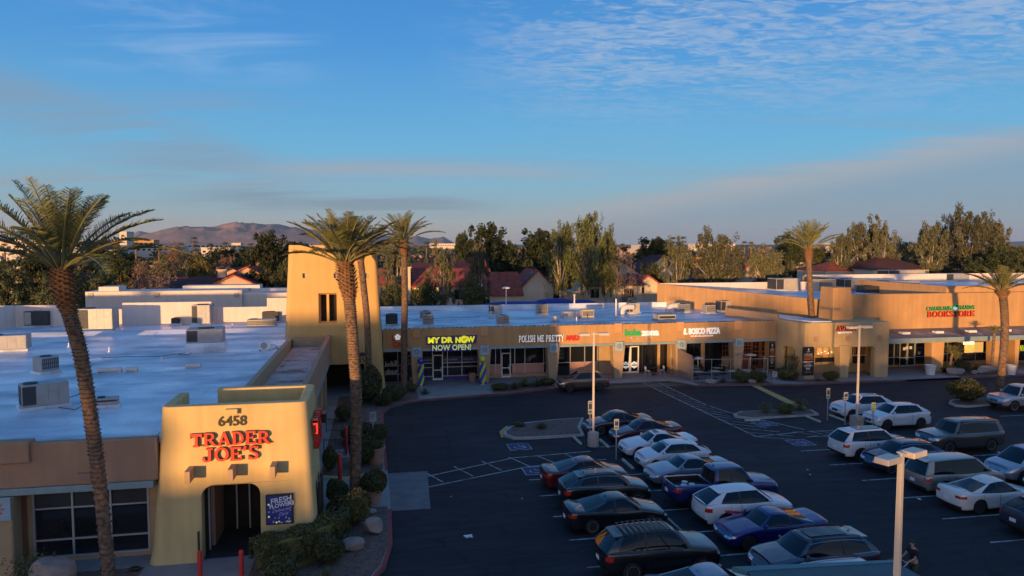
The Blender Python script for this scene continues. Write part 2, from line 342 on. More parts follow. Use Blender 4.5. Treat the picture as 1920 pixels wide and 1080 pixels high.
def leafmat(name, c1, c2, c3=None, rough=.7, tr=.15):
    """leaf colour differs from leaf to leaf (each leaf is its own island)"""
    m = bpy.data.materials.new(name); m.use_nodes = True; nt = m.node_tree; N = nt.nodes; L = nt.links; b = N['Principled BSDF']
    g = N.new('ShaderNodeNewGeometry'); r = N.new('ShaderNodeValToRGB'); L.new(g.outputs['Random Per Island'], r.inputs[0])
    r.color_ramp.elements[0].color = (*c1, 1); r.color_ramp.elements[1].color = (*c2, 1)
    if c3: e = r.color_ramp.elements.new(.88); e.color = (*c3, 1)
    oi = N.new('ShaderNodeObjectInfo'); mr = N.new('ShaderNodeMapRange'); mr.inputs[3].default_value = .75; mr.inputs[4].default_value = 1.3; L.new(oi.outputs['Random'], mr.inputs[0])
    x = N.new('ShaderNodeVectorMath'); x.operation = 'SCALE'; L.new(r.outputs[0], x.inputs[0]); L.new(mr.outputs[0], x.inputs[3]); L.new(x.outputs[0], b.inputs['Base Color'])
    b.inputs['Roughness'].default_value = rough; b.inputs['Specular IOR Level'].default_value = .3; MATS[name] = m; return m
M['palmleaf'] = leafmat('palmleaf', (.055, .085, .022), (.13, .15, .04), (.20, .19, .07), .5)
M['leafdark'] = leafmat('leafdark', (.020, .034, .012), (.05, .062, .022))
M['leafmid'] = leafmat('leafmid', (.045, .06, .022), (.10, .105, .04))
M['leafeuc'] = leafmat('leafeuc', (.045, .062, .032), (.095, .112, .058), (.13, .12, .07))
M['leafeucgreen'] = leafmat('leafeucgreen', (.042, .075, .022), (.085, .12, .04), (.12, .12, .05))
M['leafbare'] = leafmat('leafbare', (.13, .08, .062), (.22, .14, .11), (.27, .17, .13))
M['leafyellow'] = leafmat('leafyellow', (.14, .10, .02), (.24, .16, .035), (.10, .11, .03))
M['leafhedge'] = leafmat('leafhedge', (.028, .042, .014), (.07, .085, .025), (.14, .13, .045), .5)
M['bark'] = mat('bark', (.16, .12, .09), .9, 0, .3, 3, .5, 15)
M['barkpale'] = mat('barkpale', (.36, .31, .26), .9, 0, .2, 3, .4, 12)
M['palmbark'] = mat('palmbark', (.20, .13, .085), .95, 0, .35, 6, .6, 14, col2=(.11, .07, .05), c2s=7)
M['boot'] = mat('boot', (.30, .17, .09), .9, 0, .35, 5, .4, 14)
# ---------------------------------------------------------------- lettering
GL = {}
def _g(ch, w, *st): GL[ch] = (w, st)
# strokes: ('l',x0,y0,x1,y1,t) line, ('a',cx,cy,rx,ry,a0,a1,t) arc, ('s',x,y,w) serif bar
_g('T', .82, ('l', 0, .9, .82, .9, .2), ('l', .41, 0, .41, .9, .2), ('s', .41, .05, .44), ('l', .05, .66, .05, .98, .1), ('l', .77, .66, .77, .98, .1))
_g('R', .88, ('l', .18, 0, .18, 1, .2), ('s', .18, .05, .40), ('l', .05, .93, .42, .93, .14), ('a', .42, .72, .33, .28, -90, 90, .17), ('l', .2, .47, .45, .47, .12), ('l', .42, .5, .74, .04, .2), ('s', .76, .05, .26))
_g('A', .92, ('l', .46, 1, .14, .04, .14), ('l', .46, 1, .78, .04, .22), ('l', .22, .33, .68, .33, .12), ('s', .12, .05, .28), ('s', .78, .05, .34))
_g('D', .86, ('l', .18, 0, .18, 1, .2), ('s', .12, .05, .24), ('s', .12, .95, .24), ('a', .34, .5, .48, .5, -90, 90, .2), ('l', .1, .95, .4, .95, .12), ('l', .1, .05, .4, .05, .12))
_g('E', .78, ('l', .18, 0, .18, 1, .2), ('l', .02, .93, .72, .93, .14), ('l', .02, .07, .74, .07, .14), ('l', .2, .5, .52, .5, .13), ('l', .69, .72, .69, .98, .1), ('l', .71, .02, .71, .3, .1), ('l', .52, .36, .52, .64, .09))
_g('J', .66, ('l', .42, .25, .42, 1, .2), ('s', .42, .95, .44), ('a', .24, .26, .28, .27, -180, 0, .18), ('s', .06, .3, .16))
_g('O', .92, ('a', .46, .5, .46, .52, 0, 360, .2))
_g("'", .26, ('l', .16, 1.02, .06, .68, .16))
_g('S', .68, ('a', .34, .75, .29, .27, 20, 275, .17), ('a', .34, .28, .32, .29, -160, 95, .18), ('l', .62, .7, .62, .98, .09), ('l', .05, .02, .05, .3, .09))
_g('P', .76, ('l', .18, 0, .18, 1, .18), ('s', .18, .05, .38), ('l', .05, .94, .4, .94, .12), ('a', .38, .71, .33, .29, -90, 90, .16), ('l', .2, .44, .4, .44, .1))
_g('L', .72, ('l', .18, 0, .18, 1, .18), ('s', .18, .95, .36), ('l', .04, .06, .68, .06, .12), ('l', .66, .02, .66, .3, .09))
_g('I', .4, ('l', .2, 0, .2, 1, .18), ('s', .2, .05, .38), ('s', .2, .95, .38))
_g('H', .9, ('l', .18, 0, .18, 1, .18), ('l', .72, 0, .72, 1, .18), ('l', .2, .5, .7, .5, .11), ('s', .18, .05, .36), ('s', .18, .95, .36), ('s', .72, .05, .36), ('s', .72, .95, .36))
_g('M', 1.1, ('l', .16, 0, .16, 1, .13), ('l', .92, 0, .92, 1, .19), ('l', .16, 1, .52, .12, .17), ('l', .92, 1, .52, .12, .11), ('s', .16, .05, .3), ('s', .92, .05, .34), ('s', .12, .95, .22), ('s', .96, .95, .24))
_g('Y', .86, ('l', .43, 0, .43, .5, .18), ('l', .1, 1, .43, .45, .18), ('l', .76, 1, .43, .45, .12), ('s', .43, .05, .36), ('s', .12, .95, .3), ('s', .76, .95, .26))
_g('B', .82, ('l', .18, 0, .18, 1, .19), ('l', .04, .94, .4, .94, .12), ('l', .04, .06, .4, .06, .12), ('a', .4, .75, .29, .25, -90, 90, .15), ('a', .4, .28, .35, .28, -90, 90, .16), ('l', .2, .53, .42, .53, .1))
_g('K', .9, ('l', .18, 0, .18, 1, .19), ('s', .18, .05, .36), ('s', .18, .95, .36), ('l', .26, .42, .72, .98, .12), ('l', .38, .55, .76, .04, .2), ('s', .78, .05, .28), ('s', .72, .95, .26))
_g('C', .8, ('a', .44, .5, .42, .52, 50, 310, .18), ('l', .74, .68, .74, .98, .09))
_g('N', .92, ('l', .16, 0, .16, 1, .12), ('l', .76, 0, .76, 1, .12), ('l', .16, 1, .76, .02, .18), ('s', .16, .05, .3), ('s', .76, .95, .3), ('s', .1, .95, .22))
_g('G', .88, ('a', .44, .5, .42, .52, 50, 350, .18), ('l', .8, 0, .8, .45, .14), ('s', .74, .45, .3))
_g('V', .92, ('l', .12, 1, .46, .02, .21), ('l', .80, 1, .46, .02, .12), ('s', .14, .95, .34), ('s', .80, .95, .26))
_g(' ', .42)
def slab(text, h, squash=1.0, depth=.1, mb=None, x=0, z=0, track=.06, m=0, wob=0):
    """carved slab-serif lettering in x,z; front at y=-depth; returns mesh builder and width"""
    mb = mb or MB(); k = 0; rn = random.Random(3)
    for ch in text:
        w, st = GL[ch]; dz = rn.uniform(-wob, wob)
        for q in st:
            k += 1; y0 = -depth - (k % 9) * .0022
            if q[0] == 'l':
                _, a, b, c, d_, t = q; dx, dy = c - a, d_ - b; l = math.hypot(dx, dy) or 1; nx, ny = -dy / l * t / 2, dx / l * t / 2
                P = [(a + nx, b + ny), (c + nx, d_ + ny), (c - nx, d_ - ny), (a - nx, b - ny)]
            elif q[0] == 's':
                _, a, b, w2 = q; P = [(a - w2 / 2, b - .055), (a + w2 / 2, b - .055), (a + w2 / 2, b + .055), (a - w2 / 2, b + .055)]
            else:
                _, cx, cy, rx, ry, a0, a1, t = q; n = 14; o_ = []; i_ = []
                for i in range(n + 1):
                    a = R(a0 + (a1 - a0) * i / n); o_.append((cx + rx * math.cos(a), cy + ry * math.sin(a))); i_.append((cx + (rx - t) * math.cos(a), cy + (ry - t * .75) * math.sin(a)))
                for i in range(n):
                    P = [o_[i], o_[i + 1], i_[i + 1], i_[i]]
                    mb.prism_y([(x + p[0] * h * squash, z + dz + p[1] * h) for p in P], y0, 0, m)
                continue
            mb.prism_y([(x + p[0] * h * squash, z + dz + p[1] * h) for p in P], y0, 0, m)
        x += (w + track) * h * squash
    return mb, x
def word(name, text, size, m, parent=None, depth=.06, sx=1.0, bold=.0, shear=0, align='LEFT', track=1.0):
    cu = bpy.data.curves.new('w', 'FONT'); cu.body = text; cu.size = size; cu.extrude = depth / 2; cu.offset = bold; cu.shear = shear; cu.align_x = align; cu.space_character = track; cu.resolution_u = 3
    t = bpy.data.objects.new('w', cu); C.objects.link(t); dg = bpy.context.evaluated_depsgraph_get()
    me = bpy.data.meshes.new_from_object(t.evaluated_get(dg), depsgraph=dg); bpy.data.objects.remove(t); bpy.data.curves.remove(cu)
    me.transform(Matrix.Diagonal((sx, 1, 1, 1))); me.transform(Matrix.Rotation(R(90), 4, 'X')); me.materials.clear(); me.materials.append(M[m] if isinstance(m, str) else m)
    o = bpy.data.objects.new(name, me); C.objects.link(o)
    if parent: o.parent = parent
    return o
# ---------------------------------------------------------------- ground, roads, paths
def sheet(poly, z, name, m, kind='structure'):
    mb = MB(); mb.add([(x, y, z) for x, y in poly], [tuple(range(len(poly)))]); me_o = mb.build(name, m)
    if me_o.data.polygons[0].normal.z < 0: me_o.data.flip_normals()
    o = tag(me_o, kind=kind); return o
g_ = MB(); g_.add([(-30000, -30000, -.04), (30000, -30000, -.04), (30000, 30000, -.04), (-30000, 30000, -.04)], [(0, 1, 2, 3)]); tag(g_.build('ground', M['ground']), kind='structure')
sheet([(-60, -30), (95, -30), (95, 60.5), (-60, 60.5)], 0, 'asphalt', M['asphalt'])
sheet([(-60, 86), (120, 86), (120, 94), (-60, 94)], .0, 'alley_road', M['road'])
# pavement in front of the shops, kerb outline from the survey
front = [(0.66, 54.6), (1.24, 56.5), (2.4, 57.7), (3.8, 58.4), (8.8, 59.4), (11.6, 59.7), (15.3, 60.9), (20.9, 62.2), (27.2, 62.4), (28.0, 61.5), (29.0, 59.8), (33.6, 59.3), (38.4, 58.5), (44.1, 58.6), (49.6, 58.4), (55.5, 58.4), (63.3, 58.6), (90, 59)]
def strip(line, w, z0, z1, name, m):
    """kerb of width w along a line, inside on the left-hand side"""
    mb = MB(); n = len(line); L_ = []; O = []
    for i, p in enumerate(line):
        a = Vector(line[max(i - 1, 0)]); b = Vector(line[min(i + 1, n - 1)]); t = (b - a).normalized(); nn = Vector((-t.y, t.x)); L_.append((p[0], p[1])); O.append((p[0] + nn.x * w, p[1] + nn.y * w))
    for i in range(n - 1):
        mb.prism([L_[i], L_[i + 1], O[i + 1], O[i]], z0, z1)
    return tag(mb.build(name, m), kind='structure')
lineL = [(-6.5, 25.2), (-1.6, 25.4), (-.3, 26.6), (.35, 28.2), (.68, 30.4), (.72, 34.3)]
left_pave = [(-60, 25.2)] + lineL + [(.72, 34.4), (.66, 40.1), (.62, 46.0), (.6, 50.2)] + [(.66, 54.6)]
pav = MB(); pav.prism(left_pave + front[1:] + [(90, 70), (-60, 70)], .0, .142); tag(pav.build('pavement', M['concrete']), kind='structure')
strip([(.66, 40.3), (.62, 46.0), (.6, 50.2), (.66, 54.6)] + front[1:8], .16, 0, .156, 'red_kerb', M['redkerb'])
strip(front[10:], .16, 0, .156, 'red_kerb', M['redkerb'])
strip(front[7:11], .16, 0, .152, 'grey_kerb', M['kerb'])
strip(lineL, .17, 0, .156, 'red_kerb', M['redkerb'])
# gravel planting beds, 5 mm proud of the pavement
def bed(poly, z=.148, name='gravel_bed'): return sheet(poly, z, name, M['gravel'])
bed([(-4.9, 25.6), (-1.7, 25.6), (-.5, 26.8), (.15, 28.3), (.5, 30.4), (.53, 34.7), (-1.9, 34.9), (-2.2, 33.8), (-2.3, 30.0), (-4.9, 29.9)])
bed([(-3.2, 40.3), (-1.6, 39.7), (.4, 40.4), (.44, 43.2), (-2.8, 43.4)])
bed([(-3.0, 45.2), (.42, 45.0), (.42, 50.0), (.5, 54.6), (1.1, 56.7), (2.4, 58.0), (3.6, 58.7), (3.6, 62.2), (-1.5, 61.4), (-3.0, 61.0)])
bed([(-13.2, 26.2), (-9.1, 26.2), (-9.1, 29.9), (-40, 30.0), (-40, 26.2)])
bed([(10.0, 60.0), (11.6, 60.0), (15.3, 61.2), (16.2, 61.5), (15.6, 63.6), (10.6, 63.6)])
bed([(29.3, 60.1), (33.6, 59.6), (36.2, 59.2), (36.2, 60.6), (29.0, 61.4)])
bed([(37.6, 60.1), (39.6, 58.8), (43.0, 58.9), (42.6, 59.9), (39.6, 60.4), (38.4, 61.6)])
bed([(55.9, 58.7), (63.2, 58.9), (62.9, 62.8), (56.3, 62.6)])
ramp_ = sheet([(.74, 34.4), (2.62, 34.35), (2.9, 40.2), (.68, 40.2)], .012, 'ramp', mat('rampclr', (.15, .145, .145), .85, 0, .2, 1.2, .2, 40))
yl = MB(); yl.prism([(-3.2, 39.9), (-1.6, 39.25), (.2, 39.7), (.45, 40.4), (.3, 40.5), (-1.6, 39.6), (-3.1, 40.2)], .1421, .16); tag(yl.build('yellow_kerb', M['yelpaint']), kind='structure')
yl = MB(); yl.prism([(34.0, 59.1), (34.6, 59.0), (33.65, 50.2), (32.8, 50.0)], 0, .05); tag(yl.build('yellow_speed_strip', M['yelpaint']), kind='structure')
# parking islands
def island(poly, label_kerb):
    mb = MB(); mb.prism(poly, 0, .15); o = tag(mb.build('island_kerb', M['kerb']), kind='structure')
    cx = sum(p[0] for p in poly) / len(poly); cy = sum(p[1] for p in poly) / len(poly); ins = []
    for p in poly:
        v = Vector((p[0] - cx, p[1] - cy)); l = v.length; v *= (l - .24) / l; ins.append((cx + v.x, cy + v.y))
    sheet(ins, .158, 'island_gravel', M['gravel'])
island([(8.55, 46.4), (8.6, 47.3), (9.3, 48.6), (10.6, 49.5), (13.0, 50.0), (15.2, 50.1), (14.2, 47.5), (13.9, 45.6), (10.3, 45.5), (9.0, 45.7)], '')
island([(26.5, 48.4), (26.7, 49.0), (27.7, 49.7), (32.6, 49.6), (33.4, 49.1), (33.1, 47.8), (27.3, 47.6)], '')
island([(45.6, 48.3), (45.8, 49.2), (46.8, 50.1), (47.8, 50.3), (50.5, 50.2), (50.5, 48.2), (46.4, 47.9)], '')
strip([(8.5, 46.4), (8.56, 47.3), (9.28, 48.64)], .2, 0, .157, 'yellow_kerb_end', M['yelpaint'])
# painted markings, 4 mm above the asphalt
pm = MB()
def pl(x0, y0, x1, y1, w=.11, z=.004):
    v = Vector((x1 - x0, y1 - y0)).normalized(); n = Vector((-v.y, v.x)) * w / 2
    pm.add([(x0 + n.x, y0 + n.y, z), (x1 + n.x, y1 + n.y, z), (x1 - n.x, y1 - n.y, z), (x0 - n.x, y0 - n.y, z)], [(3, 2, 1, 0)])
for yy in (21.3, 24.0, 26.75, 29.45, 32.2, 35.05, 37.6): pl(8.3, yy, 13.55, yy - .05)
for yy in (21.3, 24.0, 26.75, 29.2, 31.95, 34.7, 37.4): pl(13.68, yy, 18.7, yy - .1)
pl(13.6, 20.0, 13.62, 37.3, .11, .008)
for yy in (43.0, ): pl(13.9, yy, 18.6, yy - .1)
for yy in (23.0, 25.7, 28.4, 31.2, 34.0, 36.8, 39.7): pl(26.3, yy, 31.4, yy - .1)
for yy in (23.0, 25.7, 28.4, 31.2, 34.0, 36.8, 39.7, 45.2): pl(33.3, yy, 38.4, yy - .1)
pl(46.5, 45.0, 52, 44.8); pl(53.5, 40.6, 58, 40.4)
# hatched walkway on the left
ha = [(2.8, 39.35), (2.72, 37.46)]
pl(2.85, 39.3, 8.2, 41.75); pl(2.72, 37.5, 8.7, 39.9); pl(8.2, 41.75, 13.3, 42.2); pl(8.7, 39.9, 13.7, 40.4)
for i in range(6):
    x = 3.6 + i * 1.75; y = 37.8 + (x - 2.72) * .40 if x < 8.7 else 39.95; pl(x, y, x - .85, y + 1.9 + (0 if x < 8 else .1), .09, .008)
# long hatched walkway to the shops
A0, A1, B0, B1 = Vector((24.7, 62.3)), Vector((25.3, 43.3)), Vector((26.2, 62.1)), Vector((26.35, 52.8))
pl(*A0, *A1); pl(*B0, *B1); pl(26.4, 52.4, 26.9, 50.1); pl(*A1, 29.8, 43.9); pl(26.9, 50.1, 29.6, 44.3)
for i in range(17):
    t = i / 16; p = A0.lerp(A1, t); q = Vector((p.x + 1.25 + max(0, t - .62) * 4.2, p.y - 1.6)); pl(p.x, p.y, q.x, q.y, .08, .008)
pl(28.4, 43.9, 33.2, 43.6); pl(28.6, 42.6, 33.2, 42.3)
for i in range(6): pl(28.8 + i * .8, 43.85, 29.5 + i * .8, 42.6, .08, .008)
tag(pm.build('painted_markings', M['paint']), kind='structure')
def ada(x, y, s=1.45):
    mb = MB(); mb.box(x, x + s, y, y + s, .001, .006, 1); mb.box(x + .07, x + s - .07, y + .07, y + s - .07, .0065, .009, 0)
    cx, cy = x + s * .5, y + s * .45
    n = 16; mb2 = []
    for i in range(12):
        a0 = R(150 + i * 22); a1 = R(150 + (i + 1) * 22); r0, r1 = s * .2, s * .26
        mb.add([(cx + r * math.cos(a), cy + r * math.sin(a), .012) for r, a in ((r0, a0), (r1, a0), (r1, a1), (r0, a1))], [(0, 1, 2, 3)], 1)
    for a, b, c, d_, w in ((0, .3, 0, .05, .05), (0, .05, .2, .05, .05), (.2, .05, .28, -.2, .05)):
        v = Vector((c - a, d_ - b)).normalized(); nn = Vector((-v.y, v.x)) * w * s * .5
        mb.add([(cx + s * a + nn.x, cy + s * b + nn.y, .0145), (cx + s * c + nn.x, cy + s * d_ + nn.y, .0145), (cx + s * c - nn.x, cy + s * d_ - nn.y, .0145), (cx + s * a - nn.x, cy + s * b - nn.y, .0145)], [(3, 2, 1, 0)], 1)
    o = mb.build('accessible_parking_marking', [M['bluepaint'], M['paint']]); tag(o, kind='structure')
for x, y in ((8.35, 43.3), (8.3, 38.4), (27.0, 45.7), (26.65, 40.7)): ada(x, y)
# ---------------------------------------------------------------- grocery store (left)
Yf = 30.2
gs = thing('grocery_store', 'yellow and tan stucco grocery with a white flat roof and a projecting entrance portal', 'store', (-8, 32, 0))
gs_loc = Vector((-8, 32, 0))
def adopt(o, parent, loc):
    o.parent = parent; o.location = Vector(o.location) - Vector(loc); return o
def part(mb, name, m, root, smooth=None, bev=0):
    o = mb.build(name, m, smooth=smooth); adopt(o, root, root.location)
    if bev: bevel(o, bev)
    return o
mb = MB(); mb.box(-60, -6.75, 31.5, 76, 0, 5.0); part(mb, 'wall', M['fascia_tj'], gs)
mb = MB(); mb.add([(-60, 30.5, 5.004), (-6.9, 30.5, 5.004), (-6.9, 76, 5.004), (-60, 76, 5.004)], [(0, 1, 2, 3)]); part(mb, 'roof', M['roofwhite'], gs)
mb = MB(); mb.prism_x([(67.6, 5.006), (68.4, 5.3), (68.7, 5.3), (70.5, 5.006)], -60, -7.6); part(mb, 'roof_ridge', M['roofwhite'], gs)
mb = MB(); mb.box(-60, -8.6, Yf, Yf + .45, 3.55, 5.27); o = part(mb, 'fascia', M['fascia_tj'], gs, bev=.04)
mb = MB(); mb.box(-60, -9.0, Yf + .45, Yf + .95, 4.4, 5.20, 0); mb.box(-60, -9.0, Yf + .951, Yf + 1.9, 4.99, 5.04, 0); part(mb, 'roof_cant', M['roofwhite'], gs)
mb = MB(); mb.box(-60, -8.75, Yf - .10, Yf + .6, 3.28, 3.545); part(mb, 'metal_trim', M['metalblue'], gs, bev=.015)
mb = MB(); mb.box(-60, -8.8, Yf + .6, 31.6, 3.2, 3.545); part(mb, 'soffit', M['fascia_tj'], gs)
mb = MB(); mb.box(-16.0, -14.05 + .9, Yf - .16, Yf + .5, 4.55, 5.38); part(mb, 'parapet_block', M['fascia_tj'], gs, bev=.05)
mb = MB(); mb.box(-15.6, -13.75, Yf - .3, Yf + .5, 0, 3.26); part(mb, 'column', M['tantrim'], gs, bev=.08)
sx0, sz0 = oy(147, 887, Yf); mb = MB(); mb.box(sx0, sx0 + .5, Yf - .22, Yf, sz0 - .22, sz0 + .02); part(mb, 'scupper', M['terracotta'], gs, bev=.02)
# shop window
w0 = oy(62, 930, 31.1)[0]; w1 = oy(277, 917, 31.1)[0]
mb = MB(); mb.box(w0, w1, 31.16, 31.2, .35, 3.15); win = part(mb, 'window', M['glass'], gs)
fr = MB(); zs = [.35, 1.05, 2.35, 3.12]
for i in range(4):
    x = w0 + (w1 - w0) * i / 3; fr.box(x - .035, x + .035, 31.07, 31.155, .35, 3.15)
for z in zs: fr.box(w0, w1, 31.09, 31.15, z - .03, z + .03)
f_ = fr.build('window_frame', M['alum']); f_.parent = win
bl = MB()
for i in range(3):
    a = w0 + (w1 - w0) * i / 3 + .06; b = w0 + (w1 - w0) * (i + 1) / 3 - .06
    bl.box(a, b, 31.15, 31.158, 2.4, 3.08)
b_ = bl.build('blind', M['glassblind']); b_.parent = win
mb = MB(); mb.box(-13.75, w0, 31.1, 31.45, 0, 3.2); mb.box(w1, -8.7, 31.1, 31.45, 0, 3.2); mb.box(w0, w1, 31.12, 31.5, 0, .34); part(mb, 'window_surround', M['tantrim'], gs)
# blue petroglyph tile panel
def medallion(root, x, y, z0, w=.8, h=.9, sym=0, m='medal', fg='redletter'):
    mb = MB(); mb.box(x - w / 2, x + w / 2, y - .08, y, z0, z0 + h); o = part(mb, 'tile_panel', M['metalpanel'] if m == 'medal' else M[m], root, bev=.015)
    g = MB(); cx, cz = x, z0 + h * .52; yy = y - .081
    for i in range(14):
        a0 = 2 * math.pi * i / 14; a1 = 2 * math.pi * (i + 1) / 14
        g.prism_y([(cx + r * math.cos(a), cz + r * math.sin(a)) for r, a in ((.10, a0), (.15, a0), (.15, a1), (.10, a1))], yy - .012, yy)
    for i in range(8):
        a = math.pi / 4 * i + .2 * sym; g.prism_y([(cx + r * math.cos(a + e), cz + r * math.sin(a + e)) for r, e in ((.18, -.18), (.30, -.03), (.30, .03), (.18, .18))], yy - .012, yy)
    s = g.build('petroglyph', M[fg]); s.parent = o
    return o
M['metalpanel'] = mat('metalpanel', (.30, .42, .50), .6, 0, .12, 4)
medallion(gs, -14.25, Yf - .32, 2.42, 1.0, .9, 0)
# back parapets
pz = [(-60, -28.45, 76, 7.1), (-28.45, -24.28, 76, 6.6), (-24.28, -16.03, 75.6, 7.25), (-16.03, -10.7, 76, 6.62), (-10.7, -7.5, 75.6, 7.52)]
for a, b, y, z in pz:
    mb = MB(); mb.box(a + .004, b, y, y + .35, 4.9, z); part(mb, 'parapet', M['whitewall'], gs, bev=.03)
mb = MB(); mb.box(-16.45, -15.7, 75.55, 76.2, 4.9, 6.72); part(mb, 'parapet', M['whitewall'], gs)
mb = MB(); mb.prism([(-34.2, 75.9), (-33.9, 75.9), (-38.6, 60), (-38.9, 60)], 4.9, 7.15); part(mb, 'parapet', M['whitewall'], gs)
# entrance portal, battered adobe shape
def batter(x0, x1, y0, y1, X0, X1, Y0, Y1, zt, r=.35, nz=8, z0=0, n=6, bow=0):
    mb = MB(); b = 0; rings = []
    for k in range(nz + 1):
        t = k / nz; a, c, e, f = x0 + (X0 - x0) * t, x1 + (X1 - x1) * t, y0 + (Y0 - y0) * t, y1 + (Y1 - y1) * t
        flare = .12 * max(0, 1 - t * 6) ** 2; a -= flare; c += flare; e -= flare; ring = []
        inset = 0 if k < nz else 0
        for cx, cy, a0 in ((c - r, f - r, 0), (a + r, f - r, 90), (a + r, e + r, 180), (c - r, e + r, 270)):
            for i in range(n + 1):
                w = R(a0 + 90 * i / n); ring.append((cx + r * math.cos(w), cy + r * math.sin(w), z0 + (zt - z0) * t))
        rings.append(ring)
    top = [(p[0] * .995 + (X0 + X1) / 2 * .005, p[1], p[2] + .03) for p in rings[-1]]
    N_ = len(rings[0]); vs = [p for rg in rings for p in rg]
    fs = [tuple(range(N_))[::-1]] + [tuple(range(nz * N_, nz * N_ + N_))]
    for k in range(nz):
        for i in range(N_): fs.append((k * N_ + i, k * N_ + (i + 1) % N_, (k + 1) * N_ + (i + 1) % N_, (k + 1) * N_ + i))
    mb.add(vs, fs); return mb
def soften(o, ang=35):
    me = o.data; me.polygons.foreach_set('use_smooth', [True] * len(me.polygons)); me.set_sharp_from_angle(angle=R(ang)); return o
port = batter(-8.93, -2.42, 30.0, 34.3, -8.45, -2.75, 30.25, 34.15, 6.47, .4)
dx0 = oy(379, 980, 30.1)[0]; dx1 = oy(489, 980, 30.1)[0]; dzt = oy(440, 909, 30.1)[1]
c1 = MB(); c1.prism_y(rounded(dx0, dx1, -1, dzt, .45), 29, 33.4)
c2 = MB(); c2.box(-8.05, -3.15, 30.75, 33.75, 4.6, 8)
c3 = MB(); c3.box(-9.5, -7.0, 33.2, 35, 4.9, 8)
po = carve(port, [c1, c2, c3], 'entrance_portal', M['tjyellow']); adopt(po, gs, gs.location); soften(po); bevel(po, .06, 3, 40)
iv = MB(); iv.box(dx0 + .05, dx1 - .05, 33.30, 33.38, .15, dzt - .05); o = part(iv, 'vestibule_shade_panel', M['interior'], gs)  # near-black panels paint the shade deep inside the doorway
iv = MB(); iv.box(dx0 + .01, dx0 + .04, 30.55, 33.3, .15, dzt - .3); iv.box(dx1 - .04, dx1 - .01, 30.55, 33.3, .15, dzt - .3); iv.box(dx0 + .3, dx1 - .3, 30.6, 33.3, dzt - .05, dzt - .01); part(iv, 'vestibule_shade_panel', M['interior'], gs)
dr = MB()
for i, yy in enumerate((31.0, 31.8, 32.6)): dr.box(dx0 + .05, dx0 + .12, yy, yy + .06, .15, dzt - .35)
for xx in (dx0 + .75, dx0 + 1.3, dx0 + 1.85): dr.box(xx, xx + .06, 33.18, 33.26, .15, 2.5)
dr.box(dx0 + .7, dx1 - .1, 33.18, 33.26, 2.5, 2.57); part(dr, 'door', M['alum'], gs)
fl = MB(); fl.box(dx0 - .1, dx1 + .1, 30.2, 33.3, .1421, .155); part(fl, 'threshold', mat('shaded_floor', (.035, .03, .03), .9, 0, .2), gs)  # doorway shade is put into the dark floor colour
ko = MB()    # black steel guard at left jamb
ko.box(dx0 - .12, dx0 - .05, 29.78, 29.86, .15, 1.45); part(ko, 'jamb_guard', M['blacktrim'], gs)
# house number, sign letters
def putxz(o, u, v, Y, root, dy=0):
    x, z = oy(u, v, Y); o.location = (x, Y + dy, z); adopt(o, root, root.location); return o
o = word('house_number', '6458', .56, 'black', depth=.012, bold=.012); putxz(o, 408.5, 799, 30.19, gs, -.01)
for txt, u0, u1, v0, v1, wb in (('TRADER', 356, 508, 835, 811, .03), ("JOE'S", 380, 487, 864, 839, .03)):
    xa, za = oy(u0, (v0 + v1) / 2, 30.0); xb, _ = oy(u1, (v0 + v1) / 2, 30.0); hh = (v0 - v1) / FPX * 29.8; bz = oy((u0 + u1) / 2, v0, 30.0)[1]
    _, w_ = slab(txt, hh); sq = (xb - xa) / w_
    mb1, _ = slab(txt, hh, sq, .13, wob=.02); mb1.m = [0 if max(mb1.v[i][1] for i in f) < -.1 else 1 for f in mb1.f]
    o = mb1.build('sign_letters', [M['redletter'], M['darkside']]); o.location = (xa, 30.13, bz); o.rotation_euler = (R(-1), 0, 0); adopt(o, gs, gs.location)
# the same letters on the east side of the portal
so = thing('tmp', None, None); bpy.data.objects.remove(so)
for txt, zz, hh, yy in (('TRADER', 4.95, .62, 30.7), ("JOE'S", 4.2, .62, 31.1)):
    mb1, w_ = slab(txt, hh, .8, .20); mb1.m = [0] * len(mb1.f)
    o = mb1.build('sign_letters', [M['redletter']]); o.rotation_euler = (0, 0, R(90)); o.location = (-2.60, yy, zz); adopt(o, gs, gs.location)
for u, vt in ((352, 873), (431, 869), (508, 864)):
    x, z = oy(u + 2, vt + 1, 30.15); mb = MB(); mb.box(x, x + .22, 29.38, 30.2, z - .48, z); part(mb, 'corbel', M['tantrim'], gs, bev=.02)
x, z = oy(422, 777, 30.05); mb = MB(); mb.box(x, x + .48, 30.02, 30.3, z - .02, z + .2); part(mb, 'scupper', M['tjyellow'], gs, bev=.02)
